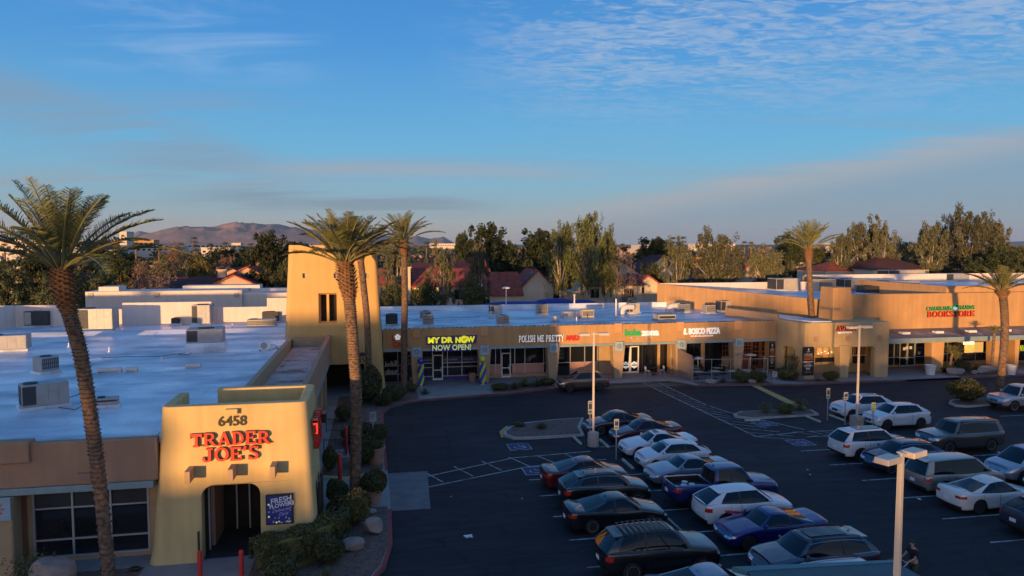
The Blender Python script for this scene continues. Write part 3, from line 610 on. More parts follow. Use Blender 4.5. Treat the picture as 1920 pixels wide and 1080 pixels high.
# flower poster
x0, z0 = oy(499, 985, 30.0); x1, z1 = oy(549.5, 925, 30.0)
mb = MB(); mb.box(x0, x1, 29.99, 30.06, z0, z1); ps = part(mb, 'poster', M['blacktrim'], gs, bev=.01); PW, PH = x1 - x0, z1 - z0
M['posterblue'] = mat('posterblue', (.025, .03, .22), .6, 0, .35, 5); M['posterlilac'] = mat('posterlilac', (.45, .45, .75), .5, 0, .02); M['posterwhite'] = mat('posterwhite', (.75, .76, .8), .5, 0, .02); M['posterpale'] = mat('posterpale', (.45, .46, .42), .6, 0, .1)
def rel(o, x, y, z): o.parent = ps; o.location = (x, y, z); return o
mb = MB(); mb.box(.06, PW - .06, -.02, 0, .05, PH - .06); rel(mb.build('poster_sheet', M['posterblue']), x0, 29.99, z0)
for t, sz, zx, zz, sh, mm in (('FRESH', .31, .20, .69, .1, 'posterwhite'), ('FLOWERS', .225, .15, .535, .1, 'posterwhite'), ('Delivered', .19, .24, .40, .5, 'posterlilac'), ('Daily', .19, .5, .285, .5, 'posterlilac')):
    o = word('poster_lettering', t, sz, mm, depth=.008, bold=.006 if sh < .3 else 0, shear=sh); o.rotation_euler = (0, R(-9), 0); rel(o, x0 + zx, 29.962, z0 + PH * zz)
fw = MB(); rn = random.Random(5)
for i in range(22):
    a = rn.random(); b_ = rn.random(); 
    fx, fz = (rn.uniform(.12, PW - .12), rn.uniform(.08, PH * .24)) if i < 10 else ((rn.choice((.12, PW - .13)), rn.uniform(.1, PH - .15)) if i < 17 else (rn.uniform(.15, PW - .15), PH * .08))
    n = 6; r = rn.uniform(.025, .055)
    fw.prism_y([(fx + r * (1 if k % 2 else .55) * math.cos(math.pi * k / n), fz + r * (1 if k % 2 else .55) * math.sin(math.pi * k / n)) for k in range(2 * n)], -.032, -.022, i % 3)
rel(fw.build('poster_flowers', [M['posterpale'], M['posterlilac'], M['palegreen']]), x0, 29.99, z0)
# tall poster frames on the east side
for yy in (31.1, 32.3):
    mb = MB(); mb.box(-2.47, -2.38, yy, yy + .75, .95, 2.75); o = part(mb, 'poster', M['blacktrim'], gs)
mb = MB(); mb.prism_x([(32.9, 4.9), (33.5, 5.0), (33.5, 5.3), (32.9, 5.3)], -2.7, -2.2); part(mb, 'vent_hood', M['black'], gs)
# arcade between the portal and the tower
mb = MB(); mb.box(-6.95, -6.65, 34.25, 59.0, 4.2, 5.32); part(mb, 'parapet', M['tantrim'], gs, bev=.03)
mb = MB(); mb.box(-3.95, -3.62, 34.2, 61.8, 3.5, 5.32); part(mb, 'parapet', M['fascia_tj'], gs, bev=.03)
mb = MB(); mb.box(-6.65, -3.96, 34.2, 61.7, 4.3, 4.42); part(mb, 'arcade_roof', M['roofdirty'], gs)
mb = MB(); mb.box(-4.1, -3.55, 34.2, 61.75, 3.28, 3.49); part(mb, 'metal_trim', M['metalblue'], gs)
for y in (38.8, 43.4, 48.0, 52.6, 57.2):
    mb = MB(); mb.prism_x([(y - .3, .142), (y + .3, .142), (y + .45, 3.27), (y - .45, 3.27)], -4.4, -3.75); part(mb, 'column', M['tantrim'], gs, bev=.05)
mb = MB(); mb.box(-6.74, -6.70, 36.0, 59, .4, 2.9); part(mb, 'window', M['glass'], gs)
mb = MB(); mb.box(-6.66, -3.97, 61.2, 61.66, 4.425, 5.2); part(mb, 'parapet', M['tantrim'], gs)
for y in (41, 47, 53): mb = MB(); mb.tube([(-4.3, y, 4.45), (-4.3, y + 3, 4.62)], .05, 6); part(mb, 'roof_pipe', M['white'], gs)
# pale building behind the store
nb = thing('white_stucco_building', 'low pale stucco building with small square vents behind the left store roof', 'building', (-27, 100, 0))
mb = MB(); mb.box(-36.45, -17.3, 100, 105, 0, 6.88); part(mb, 'wall', M['whitewall'], nb)
mb = MB(); mb.box(-17.29, -8, 100.4, 105, 0, 6.42); part(mb, 'wall', M['whitewall'], nb)
mb = MB(); mb.box(-17.0, -9, 105, 107, 6, 6.75); part(mb, 'wall', M['whitewall'], nb)
mb = MB(); mb.box(-35.2, -32.8, 101, 104, 6.7, 7.45); part(mb, 'roof_box', M['whitewall'], nb)
mb = MB(); mb.box(-26, -15.8, 105.1, 108, 6.7, 7.25); part(mb, 'wall', M['whitewall'], nb)
for u in (170, 294, 443):
    x, z = oy(u, 553, 100); mb = MB(); mb.box(x - .3, x + .3, 99.9, 100.02, z - .3, z + .3); part(mb, 'vent', M['hvacbeige'], nb)
# ---------------------------------------------------------------- tower
tw = thing('entrance_tower', 'tall orange stucco tower with tapering walls and a deep slit window', 'tower', (-3.2, 64.5, 0))
t_ = batter(-7.68, .86, 61.8, 69.2, -6.97, .29, 62.0, 69.0, 12.92, .4, 10)
TY = 61.9
X = lambda u, v, Y=TY: oy(u, v, Y)
ws0 = X(601, 604); ws1 = X(630.5, 552); c1 = MB(); c1.box(ws0[0], ws1[0], 61, 63.2, ws0[1], ws1[1])
c0 = MB(); a = .38; c0.add([(ws0[0] - a, 61.2, ws0[1] - a), (ws1[0] + .15, 61.2, ws0[1] - a), (ws1[0] + .15, 61.2, ws1[1] + a), (ws0[0] - a, 61.2, ws1[1] + a), (ws0[0] - .05, 62.22, ws0[1] - .02), (ws1[0], 62.22, ws0[1] - .02), (ws1[0], 62.22, ws1[1] + .02), (ws0[0] - .05, 62.22, ws1[1] + .02)], [(0, 1, 2, 3), (7, 6, 5, 4), (0, 4, 5, 1), (1, 5, 6, 2), (2, 6, 7, 3), (3, 7, 4, 0)])
cut = [c0, c1]
for u in (571.6, 630, 688):
    x, z = X(u, 517); c = MB(); c.box(x - .2, x + .2, 61, 62.5, z - .2, z + .2); cut.append(c)
c = MB(); c.box(-5.9, -.85, 61, 66.5, -1, 2.75); cut.append(c)
c = MB(); c.box(-6.3, -.5, 62.6, 68.4, 12.2, 14); cut.append(c)
to = carve(t_, cut, 'tower_wall', mat('towerclr', (.60, .38, .135), .85, 0, .06, .6, .35, 25, streak=.05)); adopt(to, tw, tw.location); soften(to)
mx = (ws0[0] + ws1[0]) / 2; mb = MB(); mb.box(mx - .16, mx + .04, 62.25, 62.6, ws0[1], ws1[1]); part(mb, 'mullion', mat('towerclr', ()), tw)
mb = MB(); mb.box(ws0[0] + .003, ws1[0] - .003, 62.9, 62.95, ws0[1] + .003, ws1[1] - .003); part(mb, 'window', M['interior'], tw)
for u in (571.6, 630, 688):
    x, z = X(u, 517); mb = MB(); mb.box(x - .19, x + .19, 62.25, 62.3, z - .19, z + .19); part(mb, 'vent', M['hvac'], tw)
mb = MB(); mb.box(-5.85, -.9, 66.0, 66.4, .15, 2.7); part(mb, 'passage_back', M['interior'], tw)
o = word('house_number', '6454', .62, 'black', depth=.05, bold=.01); putxz(o, 664, 680, 61.9, tw, -.05)
mb = MB(); x, z = X(679, 664); mb.prism_y([(x + .28 * math.cos(R(a)), z + .18 * math.sin(R(a))) for a in range(0, 360, 20)], 61.72, 61.86); part(mb, 'sign_plaque', M['hvacdark'], tw)
# ---------------------------------------------------------------- row of shops
FY = 64.4; GY = 66.9
st = thing('shop_row', 'long low row of shops with orange tan fascia, flared columns and white flat roof', 'shops', (20, 64.4, 0))
mb = MB(); mb.box(.75, 39.4, GY + .3, 85.2, 0, 4.98); part(mb, 'wall', M['tantrim'], st)
mb = MB(); mb.add([(.75, FY + .3, 5.0), (39.6, FY + .3, 5.0), (39.6, 85.4, 5.0), (.75, 85.4, 5.0)], [(0, 1, 2, 3)]); part(mb, 'roof', M['roofwhite'], st)
mb = MB(); mb.box(.6, 39.4, 85.2, 85.5, 4.9, 5.62); part(mb, 'parapet', M['roofwhite'], st)
mb = MB(); mb.prism_x([(FY + .31, 5.36), (FY + .75, 5.30), (FY + 1.3, 5.02), (FY + .31, 5.02)], .8, 39.3); part(mb, 'roof_cant', M['roofwhite'], st)
mb = MB()
for i in range(90):
    x = .9 + i * .43; mb.box(x, x + random.uniform(.15, .4), FY + .30, FY + random.uniform(.45, .62), 5.352, 5.352 + random.uniform(.012, .04))
part(mb, 'roof_flashing', mat('tar', (.05, .045, .045), .9, 0, .3), st)
COLU = [(.55, .55), (3.75, .55), (9.97, .6), (16.5, .6), (22.95, .62), (29.3, .6), (35.4, .6)]
fx = [.75, 3.75, 9.97, 16.5, 22.95, 29.3, 35.4, 39.62]
for i in range(7):
    mb = MB(); mb.box(fx[i] + .002, fx[i + 1] - .002, FY, FY + .3, 3.56, 5.35); part(mb, 'fascia', M['fascia'], st)
mb = MB(); mb.box(.75, 39.6, FY - .12, FY + .45, 3.33, 3.555); part(mb, 'metal_trim', M['metalblue'], st, bev=.015)
mb = MB(); mb.box(.75, 39.4, FY + .45, GY + .3, 3.4, 3.55); part(mb, 'soffit', M['fascia'], st)
for x, w in COLU:
    if x > 1:
        mb = MB(); mb.box(x - .36, x + .36, FY - .13, FY + .34, 4.55, 5.46); part(mb, 'pilaster_cap', M['cap'], st, bev=.04)
    mb = MB(); b, t = w * .62, w
    mb.add([(x - b, FY - .15, .143), (x + b, FY - .15, .143), (x + b, FY + .75, .143), (x - b, FY + .75, .143), (x - t, FY - .25, 3.325), (x + t, FY - .25, 3.325), (x + t, FY + .85, 3.325), (x - t, FY + .85, 3.325)],
           [(3, 2, 1, 0), (4, 5, 6, 7), (0, 1, 5, 4), (1, 2, 6, 5), (2, 3, 7, 6), (3, 0, 4, 7)])
    if x > 1: part(mb, 'column', M['tantrim'], st, bev=.04)
    if x > 1: medallion(st, x, FY - .27, 2.85, .82, .88, int(x) % 3, fg='medalfg')
def lit(name, c, e): return mat(name, c, .6, 0, .25, 1.5, emit=c, es=e)
M['warmroom'] = mat('warmroom', (.30, .15, .06), .8, 0, .5, 1.2, emit=(.8, .42, .15), es=.06)
M['lamp'] = mat('lamp', (1, .8, .5), .5, 0, 0, emit=(1, .72, .4), es=1.1)
M['woodred'] = mat('woodred', (.22, .07, .035), .6, 0, .2, 3)
M['pinkpanel'] = mat('pinkpanel', (.50, .27, .22), .7, 0, .06, 1)
M['blueband'] = mat('blueband', (.02, .022, .12), .5, 0, .05)
def shopfront(root, x0, x1, cols, rows, z0=.2, z1=3.2, Y=GY, gm='glass', fm='alum', lowers=None, lowz=0, name='window', fw=.035):
    mb = MB(); mb.box(x0, x1, Y + .02, Y + .06, z0, z1); w = part(mb, name, M[gm], root)
    f = MB()
    for x in cols: f.box(x - fw, x + fw, Y - .05, Y + .015, z0, z1)
    for z in rows: f.box(x0, x1, Y - .042, Y + .012, z - fw * .8, z + fw * .8)
    fo = f.build('window_frame', M[fm]); fo.parent = w
    if lowers:
        for a, b in lowers:
            p = MB(); p.box(a, b, Y - .03, Y + .018, z0 + .02, lowz); po_ = p.build('lower_panel', M['pinkpanel']); po_.parent = w
    return w
def door(root, x0, x1, Y=GY, z0=.15, z1=2.55, fm='white', gm='glass', leaves=1, st_=.09):
    mb = MB(); mb.box(x0 + .03, x1 - .03, Y - .075, Y - .055, z0 + .05, z1 - .05); dgl = part(mb, 'door', M[gm], root)
    f = MB(); n = leaves
    for i in range(n):
        a = x0 + (x1 - x0) * i / n; b = x0 + (x1 - x0) * (i + 1) / n
        f.box(a, a + st_, Y - .13, Y - .08, z0, z1); f.box(b - st_, b, Y - .13, Y - .08, z0, z1)
        for z, h in ((z0, .16), (1.05, .09), (z1 - .1, .1)): f.box(a + st_, b - st_, Y - .125, Y - .082, z, z + h)
        f.box(b - .2, b - .16, Y - .17, Y - .135, .9, 1.4)
    o = f.build('door_frame', M[fm]); o.parent = dgl; return dgl
px = lambda u, Y=GY: oy(u, 680, Y)[0]
# first shop (dark, flowers) .. doctor .. nails .. tea .. pizza
w = shopfront(st, .9, 3.2, [px(746)], [.8, 1.6], .15, 3.3, gm='glass', fm='hvac')
sh = MB(); rn = random.Random(11)
for z in (.85, 1.65):
    for i in range(9): x = 1.0 + i * .12; sh.box(x, x + .07, GY - .02, GY + .01, z, z + rn.uniform(.15, .5))
o = sh.build('shelf_goods', M['offwhite']); o.parent = w
mb = MB(); mb.box(px(764), px(776), GY - .07, GY - .03, .5, 2.9); o = part(mb, 'poster', M['black'], st)
for i, z in enumerate((2.4, 2.05, 1.7)):
    t = word('poster_lettering', ['OPEN', 'LUNCH', 'DINNER'][i], .26, 'offwhite', depth=.01); t.parent = o; t.location = (px(765), GY - .085, z)
w = shopfront(st, px(793), px(903), [px(811), px(830), px(839), px(866), px(896)], [1.35, 1.75, 2.95, .5], .45, 3.3)
mb = MB(); mb.box(px(794), px(903), GY - .12, GY - .07, .15, .45); part(mb, 'blue_skirting', M['banner'], st)
for a, b, t in ((794, 810, 'WALK IN'), (831, 838, 'ALL'), (840, 865, 'Family Medical 24/7'), (867, 895, 'Schedule or Walk In')):
    mb = MB(); mb.box(px(a) + .03, px(b) - .03, GY - .049, GY - .03, 1.8, 2.35); o = part(mb, 'window_band', M['blueband'], st)
    tt = word('window_lettering', t, .2, 'offwhite', depth=.008, sx=min(1, (px(b) - px(a)) / (len(t) * .13))); tt.parent = o; tt.location = (px(a) + .08, GY - .06, 2.0)
door(st, px(811), px(830))
w = shopfront(st, px(916), px(1023), [px(u) for u in (917, 929, 939, 957, 965, 984, 1019)], [1.42, 3.2], .5, 3.3, lowers=[(px(918), px(938)), (px(960), px(1018))], lowz=1.4)
mb = MB(); mb.box(px(916), px(1023), GY - .1, GY + .2, .15, .49); part(mb, 'plinth', M['tantrim'], st)
door(st, px(940), px(957))
w = shopfront(st, px(1035), px(1124), [px(u) for u in (1035, 1069, 1096, 1120)], [1.4, 3.2], .2, 3.3, lowers=[(px(1070), px(1095)), (px(1097), px(1119))], lowz=1.38)
door(st, px(1024), px(1034)); mb = MB(); mb.box(px(1044), px(1058), GY - .06, GY - .02, 1.7, 2.9); o = part(mb, 'poster', M['black'], st)
for i, z in enumerate((2.55, 2.25, 1.85)):
    t = word('poster_lettering', ['Manicure', 'Pedicure', 'WALK-IN'][i], .2, 'hvac', depth=.01, sx=.7); t.parent = o; t.location = (px(1044.5), GY - .07, z)
mb = MB(); mb.box(px(1122), px(1156), GY - .1, GY + .2, .15, 3.35); part(mb, 'wall', M['tantrim'], st)
w = shopfront(st, px(1160), px(1270), [px(u) for u in (1161, 1204, 1231)], [2.9], .2, 3.3, gm='glass', fm='blacktrim')
dd = door(st, px(1164), px(1197), leaves=2, z1=2.85, st_=.12)
for u in (1172.5, 1188.5):
    c = px(u); mb = MB(); mb.prism_y([(c + .36 * math.cos(R(a)), .95 + .36 * math.sin(R(a))) for a in range(30, 390, 60)], GY - .14, GY - .078); o = mb.build('door_logo', M['whiteletter']); o.parent = dd
    mb = MB(); mb.box(c - .26, c + .26, GY - .148, GY - .141, .88, 1.0); mb.box(c - .12, c + .12, GY - .1485, GY - .141, 1.08, 1.13); o = mb.build('door_logo', M['hvacdark']); o.parent = dd
mb = MB(); mb.box(px(1231), px(1236), GY - .25, GY - .1, .15, 3.35); part(mb, 'post', M['tantrim'], st, bev=.03); mb = MB(); mb.box(px(1248), px(1262), GY - 1.2, GY - .3, .15, 3.35); part(mb, 'wall', M['tantrim'], st, bev=.03)
w = shopfront(st, px(1285), px(1372), [px(u) for u in (1300, 1330)], [3.2], .2, 3.35, gm='glass', fm='interior')
mb = MB(); mb.box(px(1313), px(1320), GY - .12, GY - .06, .2, 3.3); part(mb, 'post', M['tantrim'], st); mb = MB(); mb.box(px(1352), px(1366), GY - .12, GY - .06, .15, 1.5); part(mb, 'wall', M['tantrim'], st)
def panes(root, x0, x1, z0, z1, nx, nz, Y, glow='glass'):
    mb = MB(); mb.box(x0, x1, Y, Y + .05, z0, z1); w = part(mb, 'window', M['woodred'], root)
    p = MB(); g = .07
    for i in range(nx):
        for j in range(nz):
            a = x0 + g + (x1 - x0 - g) * i / nx; b = x0 + (x1 - x0 - g) * (i + 1) / nx; c = z0 + g + (z1 - z0 - g) * j / nz; d_ = z0 + (z1 - z0 - g) * (j + 1) / nz; p.box(a, b, Y - .01, Y + .01, c, d_)
    o = p.build('panes', M[glow]); o.parent = w; return w
panes(st, px(1352), px(1364), 1.6, 3.1, 2, 3, GY - .2)
mb = MB(); mb.box(px(1384), px(1456), GY - .1, GY + .2, .15, 3.35); part(mb, 'wall', M['woodred'], st)
panes(st, px(1389), px(1406), 1.5, 3.0, 3, 4, GY - .2); panes(st, px(1408), px(1421), .4, 3.0, 2, 5, GY - .2, 'glass'); panes(st, px(1425), px(1438), .4, 3.0, 2, 5, GY - .2)
lm = MB(); lm.box(px(1384), px(1412), GY - .45, GY - .3, 3.12, 3.22); o = part(lm, 'light_strip', M['lamp'], st)
# menu posters
def menu(root, x0, x1, z0, z1, Y, seed=1):
    mb = MB(); mb.prism_y(rounded(x0, x1, z0, z1, .18), Y, Y + .05); o = part(mb, 'menu_board', M['black'], root)
    rn = random.Random(seed); w = x1 - x0; h = z1 - z0; k = MB(); cx = (x0 + x1) / 2
    k.prism_y([(cx + .07 * math.cos(R(a)), z1 - h * .09 + .12 * math.sin(R(a))) for a in range(0, 360, 45)], Y - .012, Y - .001, 0)
    for i, (zz, ww, hh, m) in enumerate(((.82, .25, .03, 0), (.74, .7, .03, 0), (.705, .75, .02, 0), (.645, .85, .045, 1), (.595, .75, .04, 1), (.55, .8, .035, 1), (.46, .9, .05, 0), (.40, .5, .02, 0), (.34, .8, .03, 0), (.30, .6, .02, 0), (.21, .35, .07, 0), (.12, .6, .015, 0))):
        n = max(2, int(ww * 9))
        for j in range(n):
            a = cx - w * ww / 2 + w * ww * j / n; k.box(a, a + w * ww / n * .7, Y - .011, Y - .001, z0 + h * zz, z0 + h * (zz + hh * rn.uniform(.6, 1)), m)
    q = k.build('menu_print', [M['offwhite'], mat('menured', (.5, .12, .04), .6, 0, .1)]); q.parent = o; return o
menu(st, 38.75, 39.38, .5, 3.2, FY - .2, 2)
# signs on the fascia
def sign_word(root, t, u0, u1, v0, h, m, Y, depth=.12, bold=.02, shear=0, name='sign_letters'):
    xa, za = oy(u0, v0, Y); xb, _ = oy(u1, v0, Y); o = word(name, t, h * 1.38, m, depth=depth, bold=bold, shear=shear)
    w = max(v.co.x for v in o.data.vertices) - min(v.co.x for v in o.data.vertices); o.data.transform(Matrix.Diagonal(((xb - xa) / w, 1, 1, 1)))
    o.location = (xa, Y - depth / 2 - .01, za); adopt(o, root, root.location); return o
def slab_sign(root, t, u0, u1, v0, h, m, Y, depth=.14, name='sign_letters', side='darkside'):
    xa, za = oy(u0, v0, Y); xb, _ = oy(u1, v0, Y); _, w = slab(t, h); mb, _ = slab(t, h, (xb - xa) / w, depth)
    mb.m = [0 if max(mb.v[i][1] for i in f) < -.05 else 1 for f in mb.f]; o = mb.build(name, [M[m], M[side]]); o.location = (xa, Y - .01, za); adopt(o, root, root.location); return o
SY = FY
sign_word(st, 'L', 735, 741, 638, .55, 'red', SY); sign_word(st, 'CNin', 736, 765, 650.5, .5, 'red', SY)
mb = MB(); cx, cz = oy(745.5, 632, SY)
for k in range(5): mb.ball((cx + .16 * math.cos(R(90 + 72 * k)), SY - .1, cz + .16 * math.sin(R(90 + 72 * k))), .12, .04, .12, n=8, k=5)
part(mb, 'sign_flower', M['whiteletter'], st)
bk_ = MB(); x0, z0 = oy(800.5, 645.5, SY); x1, z1 = oy(892.5, 629, SY); bk_.prism_y([(x0 - .05, z0 - .05), (x1, z0 - .02), (x1 + .1, z1 + .06), (x0 - .1, z1 + .04)], SY - .09, SY - .005); part(bk_, 'sign_backing', M['banner'], st)
sign_word(st, 'MY DR', 802, 849, 643.0, .50, 'yellow', SY - .09, bold=.035); sign_word(st, 'N', 853.5, 863, 642.2, .50, 'yellow', SY - .09, bold=.035); sign_word(st, 'W', 876, 891, 641, .50, 'yellow', SY - .09, bold=.035)
cx, cz = oy(869.8, 636, SY); mb = MB(); mb.prism_y([(cx + .34 * math.cos(R(a)), cz + .34 * math.sin(R(a))) for a in range(0, 360, 15)], SY - .24, SY - .1); part(mb, 'sign_letters', M['yellow'], st)
mb = MB(); mb.prism_y([(cx - .15, cz + .04), (cx - .03, cz - .1), (cx + .2, cz + .12), (cx + .16, cz + .16), (cx - .03, cz - .02), (cx - .11, cz + .08)], SY - .26, SY - .242); part(mb, 'sign_tick', M['darkside'], st)
x0, z0 = oy(809, 659.5, SY - .3); x1, z1 = oy(885, 645.5, SY - .3); mb = MB(); mb.box(x0, x1, SY - .32, SY - .25, z0, z1); ban = part(mb, 'banner', M['banner'], st)
o = sign_word(st, 'NOW OPEN!', 810, 883, 657.3, .50, 'palegreen', SY - .33, .02, .02, name='banner_lettering')
slab_sign(st, 'POLISH ME PRETTY', 972, 1057, 641.5, .62, 'whiteletter', SY, side='hvacdark'); 
o = sign_word(st, 'NAILS', 1060, 1086, 638.0, .48, 'red', SY, bold=.03, shear=.3)
sign_word(st, 'boba', 1171, 1201, 629.2, .62, 'green', SY, bold=.04); sign_word(st, 'zona', 1203, 1236, 628.6, .62, 'whiteletter', SY, bold=.04)
mb = MB(); x0, z0 = oy(1182, 634.5, SY); x1, z1 = oy(1222, 631, SY); mb.box(x0, x1, SY - .08, SY - .005, z0, z1); pq = part(mb, 'sign_strip', M['palepanel'] if 'palepanel' in M else M['offwhite'], st, bev=.03)
o = sign_word(st, 'BUBBLE TEA DESSERT BOBA', 1185, 1219, 634.0, .085, 'hvacdark', SY - .09, .012, 0)
sign_word(st, 'IL BOSCO PIZZA', 1281, 1349, 626.6, .58, 'whiteletter', SY, bold=.03)
mb = MB(); x0, z0 = oy(1295, 631.5, SY); x1, z1 = oy(1336, 628, SY); mb.box(x0, x1, SY - .08, SY - .005, z0, z1); part(mb, 'sign_strip', M['whiteletter'], st)
sign_word(st, 'WINE · BEER · SPIRITS · CATERING', 1297, 1334, 631.0, .09, 'redletter', SY - .09, .012, 0)
# ---------------------------------------------------------------- corner restaurant with arched openings
av = thing('arched_restaurant', 'tan stucco restaurant at the bend of the shops with arched openings and square vents', 'restaurant', (44, 61, 0))
AYF = lambda x: 60.6 - (x - 40.3) * .06
mb = MB(); mb.prism([(39.64, 64.38), (40.3, 60.6), (49.0, 60.1), (49.1, 64.9), (39.64, 64.9)], 0, 5.52)
def pa(u): return oy(u, 680, 60.4)[0]
cut = []
c = MB(); c.prism([(40.45, 61.05), (48.7, 60.75), (48.7, 66), (40.1, 66), (40.1, 63.8)], -1, 3.3); cut.append(c)
c = MB(); c.prism_x([(y, z) for y, z in rounded(61.9, 63.6, -1, 2.95, .5)], 38, 42); cut.append(c)
c = MB(); c.prism_y(rounded(pa(1529), pa(1637), -1, 3.12, .3), 59, 62); cut.append(c)
ao = carve(mb, cut, 'wall', M['avasa']); adopt(ao, av, av.location); bevel(ao, .06, 2, 40)
mb = MB(); mb.box(40.2, 48.8, 63.2, 63.4, .15, 3.31); part(mb, 'wall', M['avasa'], av)
GA = 63.2; pg = lambda u: oy(u, 680, GA)[0]
mb = MB(); mb.box(pg(1527), pg(1568), GA - .08, GA - .03, 1.25, 3.1); o = part(mb, 'window', M['warmroom'], av)
k = MB(); rn = random.Random(4)
for i in range(3): k.box(pg(1530 + i * 12), pg(1539 + i * 12), GA - .1, GA - .085, 2.0, 3.0, 0)
k.box(pg(1527), pg(1568), GA - .12, GA - .085, 1.25, 1.7, 1)
q = k.build('bar_shelf', [mat('amber', (.5, .3, .1), .6, 0, .4, 3, emit=(.9, .5, .2), es=.12), M['black']]); q.parent = o
k = MB()
for i in range(7): k.ball((pg(1528 + i * 6.2), GA - .5, 2.2 + (i % 3) * .1), .05, n=6, k=4)
q = k.build('bulb_string', M['lamp']); q.parent = o
mb = MB(); mb.box(pg(1597), pg(1640), GA - .08, GA - .03, 1.9, 3.1); o = part(mb, 'window', M['glass'], av)
k = MB()
for i in range(5): k.box(pg(1598 + i * 8), pg(1599 + i * 8), GA - .12, GA - .085, 1.9, 3.1, 0)
for i in range(4): k.box(pg(1600 + i * 8), pg(1603 + i * 8), GA - .11, GA - .09, 1.95, 2.9, 1)
k.box(pg(1597), pg(1640), GA - .3, GA - .085, 1.78, 1.88, 0); k.box(pg(1597), pg(1640), GA - .1, GA - .085, 1.0, 1.76, 2)
q = k.build('window_frame', [M['alum'], M['woodred'], M['black']]); q.parent = o
mb = MB(); x = pa(1581.5); b, t, y = .42, .58, 60.25
mb.add([(x - b, y, .143), (x + b, y, .143), (x + b, y + .8, .143), (x - b, y + .8, .143), (x - t, y - .1, 3.3), (x + t, y - .1, 3.3), (x + t, y + .9, 3.3), (x - t, y + .9, 3.3)], [(3, 2, 1, 0), (4, 5, 6, 7), (0, 1, 5, 4), (1, 2, 6, 5), (2, 3, 7, 6), (3, 0, 4, 7)])
part(mb, 'column', M['avasa'], av, bev=.04)
for u in (1530.5, 1588, 1645):
    x = pa(u); mb = MB(); yy = AYF(x); mb.box(x - .22, x + .22, yy - .02, yy + .02, 3.72, 4.2); v_ = part(mb, 'vent', M['terracotta'], av)
    k = MB()
    for j in range(4): k.box(x - .2, x + .2, yy - .045, yy - .021, 3.76 + j * .11, 3.80 + j * .11)
    q = k.build('louvres', M['cap']); q.parent = v_
menu(av, pa(1505), pa(1526.5), .5, 3.25, 60.42, 3)
slab_sign(av, 'AVASA', 1567, 1604, 621, .52, 'redletter', AYF(44) - .02)
mb = MB(); x0, z0 = oy(1573, 625.5, 60.2); x1, z1 = oy(1598, 622.2, 60.2); mb.box(x0, x1, 60.22, 60.36, z0, z1); part(mb, 'sign_strip', M['whiteletter'], av)
sign_word(av, 'The Avasa Cuisine', 1576, 1597, 625.0, .11, 'hvacdark', 60.21, .012, 0)
# its low roof with a sloping white inner parapet
mb = MB(); mb.box(39.7, 49.2, 64.9, 86, 0, 5.05); part(mb, 'wall', M['avasa'], av)
mb = MB(); mb.prism([(39.7, 64.3), (40.2, 64.9), (38.6, 72.5), (38.1, 72.2)], 4.9, 5.98); part(mb, 'parapet', M['cap'], av)
mb = MB(); mb.prism([(41.2, 60.9), (43.2, 60.85), (41.2, 72.4), (38.62, 72.6), (40.22, 64.92)], 5.53, 5.62); part(mb, 'roof_cant', M['roofwhite'], av)
# ---------------------------------------------------------------- bookstore
bs = thing('bookstore', 'large orange tan stucco bookstore with tall blank wall, low canopy walk and white roof', 'store', (60, 65, 0))
BY = 65.0
SW = [(46.9, 65.0), (36.1, 86.6)]
mb = MB(); mb.prism([(46.95, BY), (92, BY), (92, 86.6), (36.2, 86.6)], 0, 6.9); part(mb, 'wall', M['fascia'], bs)
mb = MB(); mb.box(46.92, 92, BY - .02, BY + .3, .1, 7.82); part(mb, 'parapet', M['fascia'], bs, bev=.03)
# side parapet sloping up to the rear corner
mb = MB(); a, b = Vector(SW[0]), Vector(SW[1]); n = Vector((-(b - a).y, (b - a).x)).normalized() * -.35
vs = [(a.x, a.y), (b.x, b.y), (b.x - n.x * -1, b.y + n.y), (a.x + n.x, a.y + n.y)]
P4 = [(a.x, a.y), (b.x, b.y), (b.x + n.x, b.y + n.y), (a.x + n.x, a.y + n.y)]
mb.add([(*P4[0], 4), (*P4[1], 4), (*P4[2], 4), (*P4[3], 4), (*P4[0], 7.15), (*P4[1], 7.9), (*P4[2], 7.9), (*P4[3], 7.15)], [(0, 3, 2, 1), (4, 5, 6, 7), (0, 1, 5, 4), (1, 2, 6, 5), (2, 3, 7, 6), (3, 0, 4, 7)])
o = part(mb, 'parapet', M['fascia'], bs); o.data.flip_normals() if False else None
mb = MB(); mb.box(36.4, 60.4, 86.2, 86.6, 6, 7.96); part(mb, 'parapet', M['whitewall'], bs)
mb = MB(); mb.add([(47.2, BY + .3, 6.905), (60.5, BY + .3, 6.905), (60.5, 86.2, 6.905), (36.9, 86.2, 6.905)], [(0, 1, 2, 3)]); part(mb, 'roof', M['roofwhite'], bs)
mb = MB(); b0, b1, t0, t1 = 44.55, 47.0, 44.75, 46.7
mb.add([(b0, 62.6, 4.9), (b1, 62.6, 4.9), (b1, 64.97, 4.9), (b0, 64.97, 4.9), (t0, 62.8, 8.72), (t1, 62.8, 8.72), (t1, 64.9, 8.72), (t0, 64.9, 8.72)], [(3, 2, 1, 0), (4, 5, 6, 7), (0, 1, 5, 4), (1, 2, 6, 5), (2, 3, 7, 6), (3, 0, 4, 7)])
part(mb, 'pier_block', M['fascia'], bs, bev=.05)
# raised rear block
mb = MB(); mb.box(60.5, 60.85, BY + .9, 92, 6.0, 8.5); part(mb, 'parapet', M['fascia'], bs)
mb = MB(); mb.box(60.85, 120, BY + .9, BY + 1.25, 6.0, 8.5); part(mb, 'parapet', M['fascia'], bs)
mb = MB(); mb.box(60.85, 120, 91.6, 92, 6.0, 8.62); part(mb, 'parapet', M['whitewall'], bs)
mb = MB(); mb.box(60.86, 120, BY + 1.26, 91.59, 0, 7.4); part(mb, 'roof', M['roofwhite'], bs)
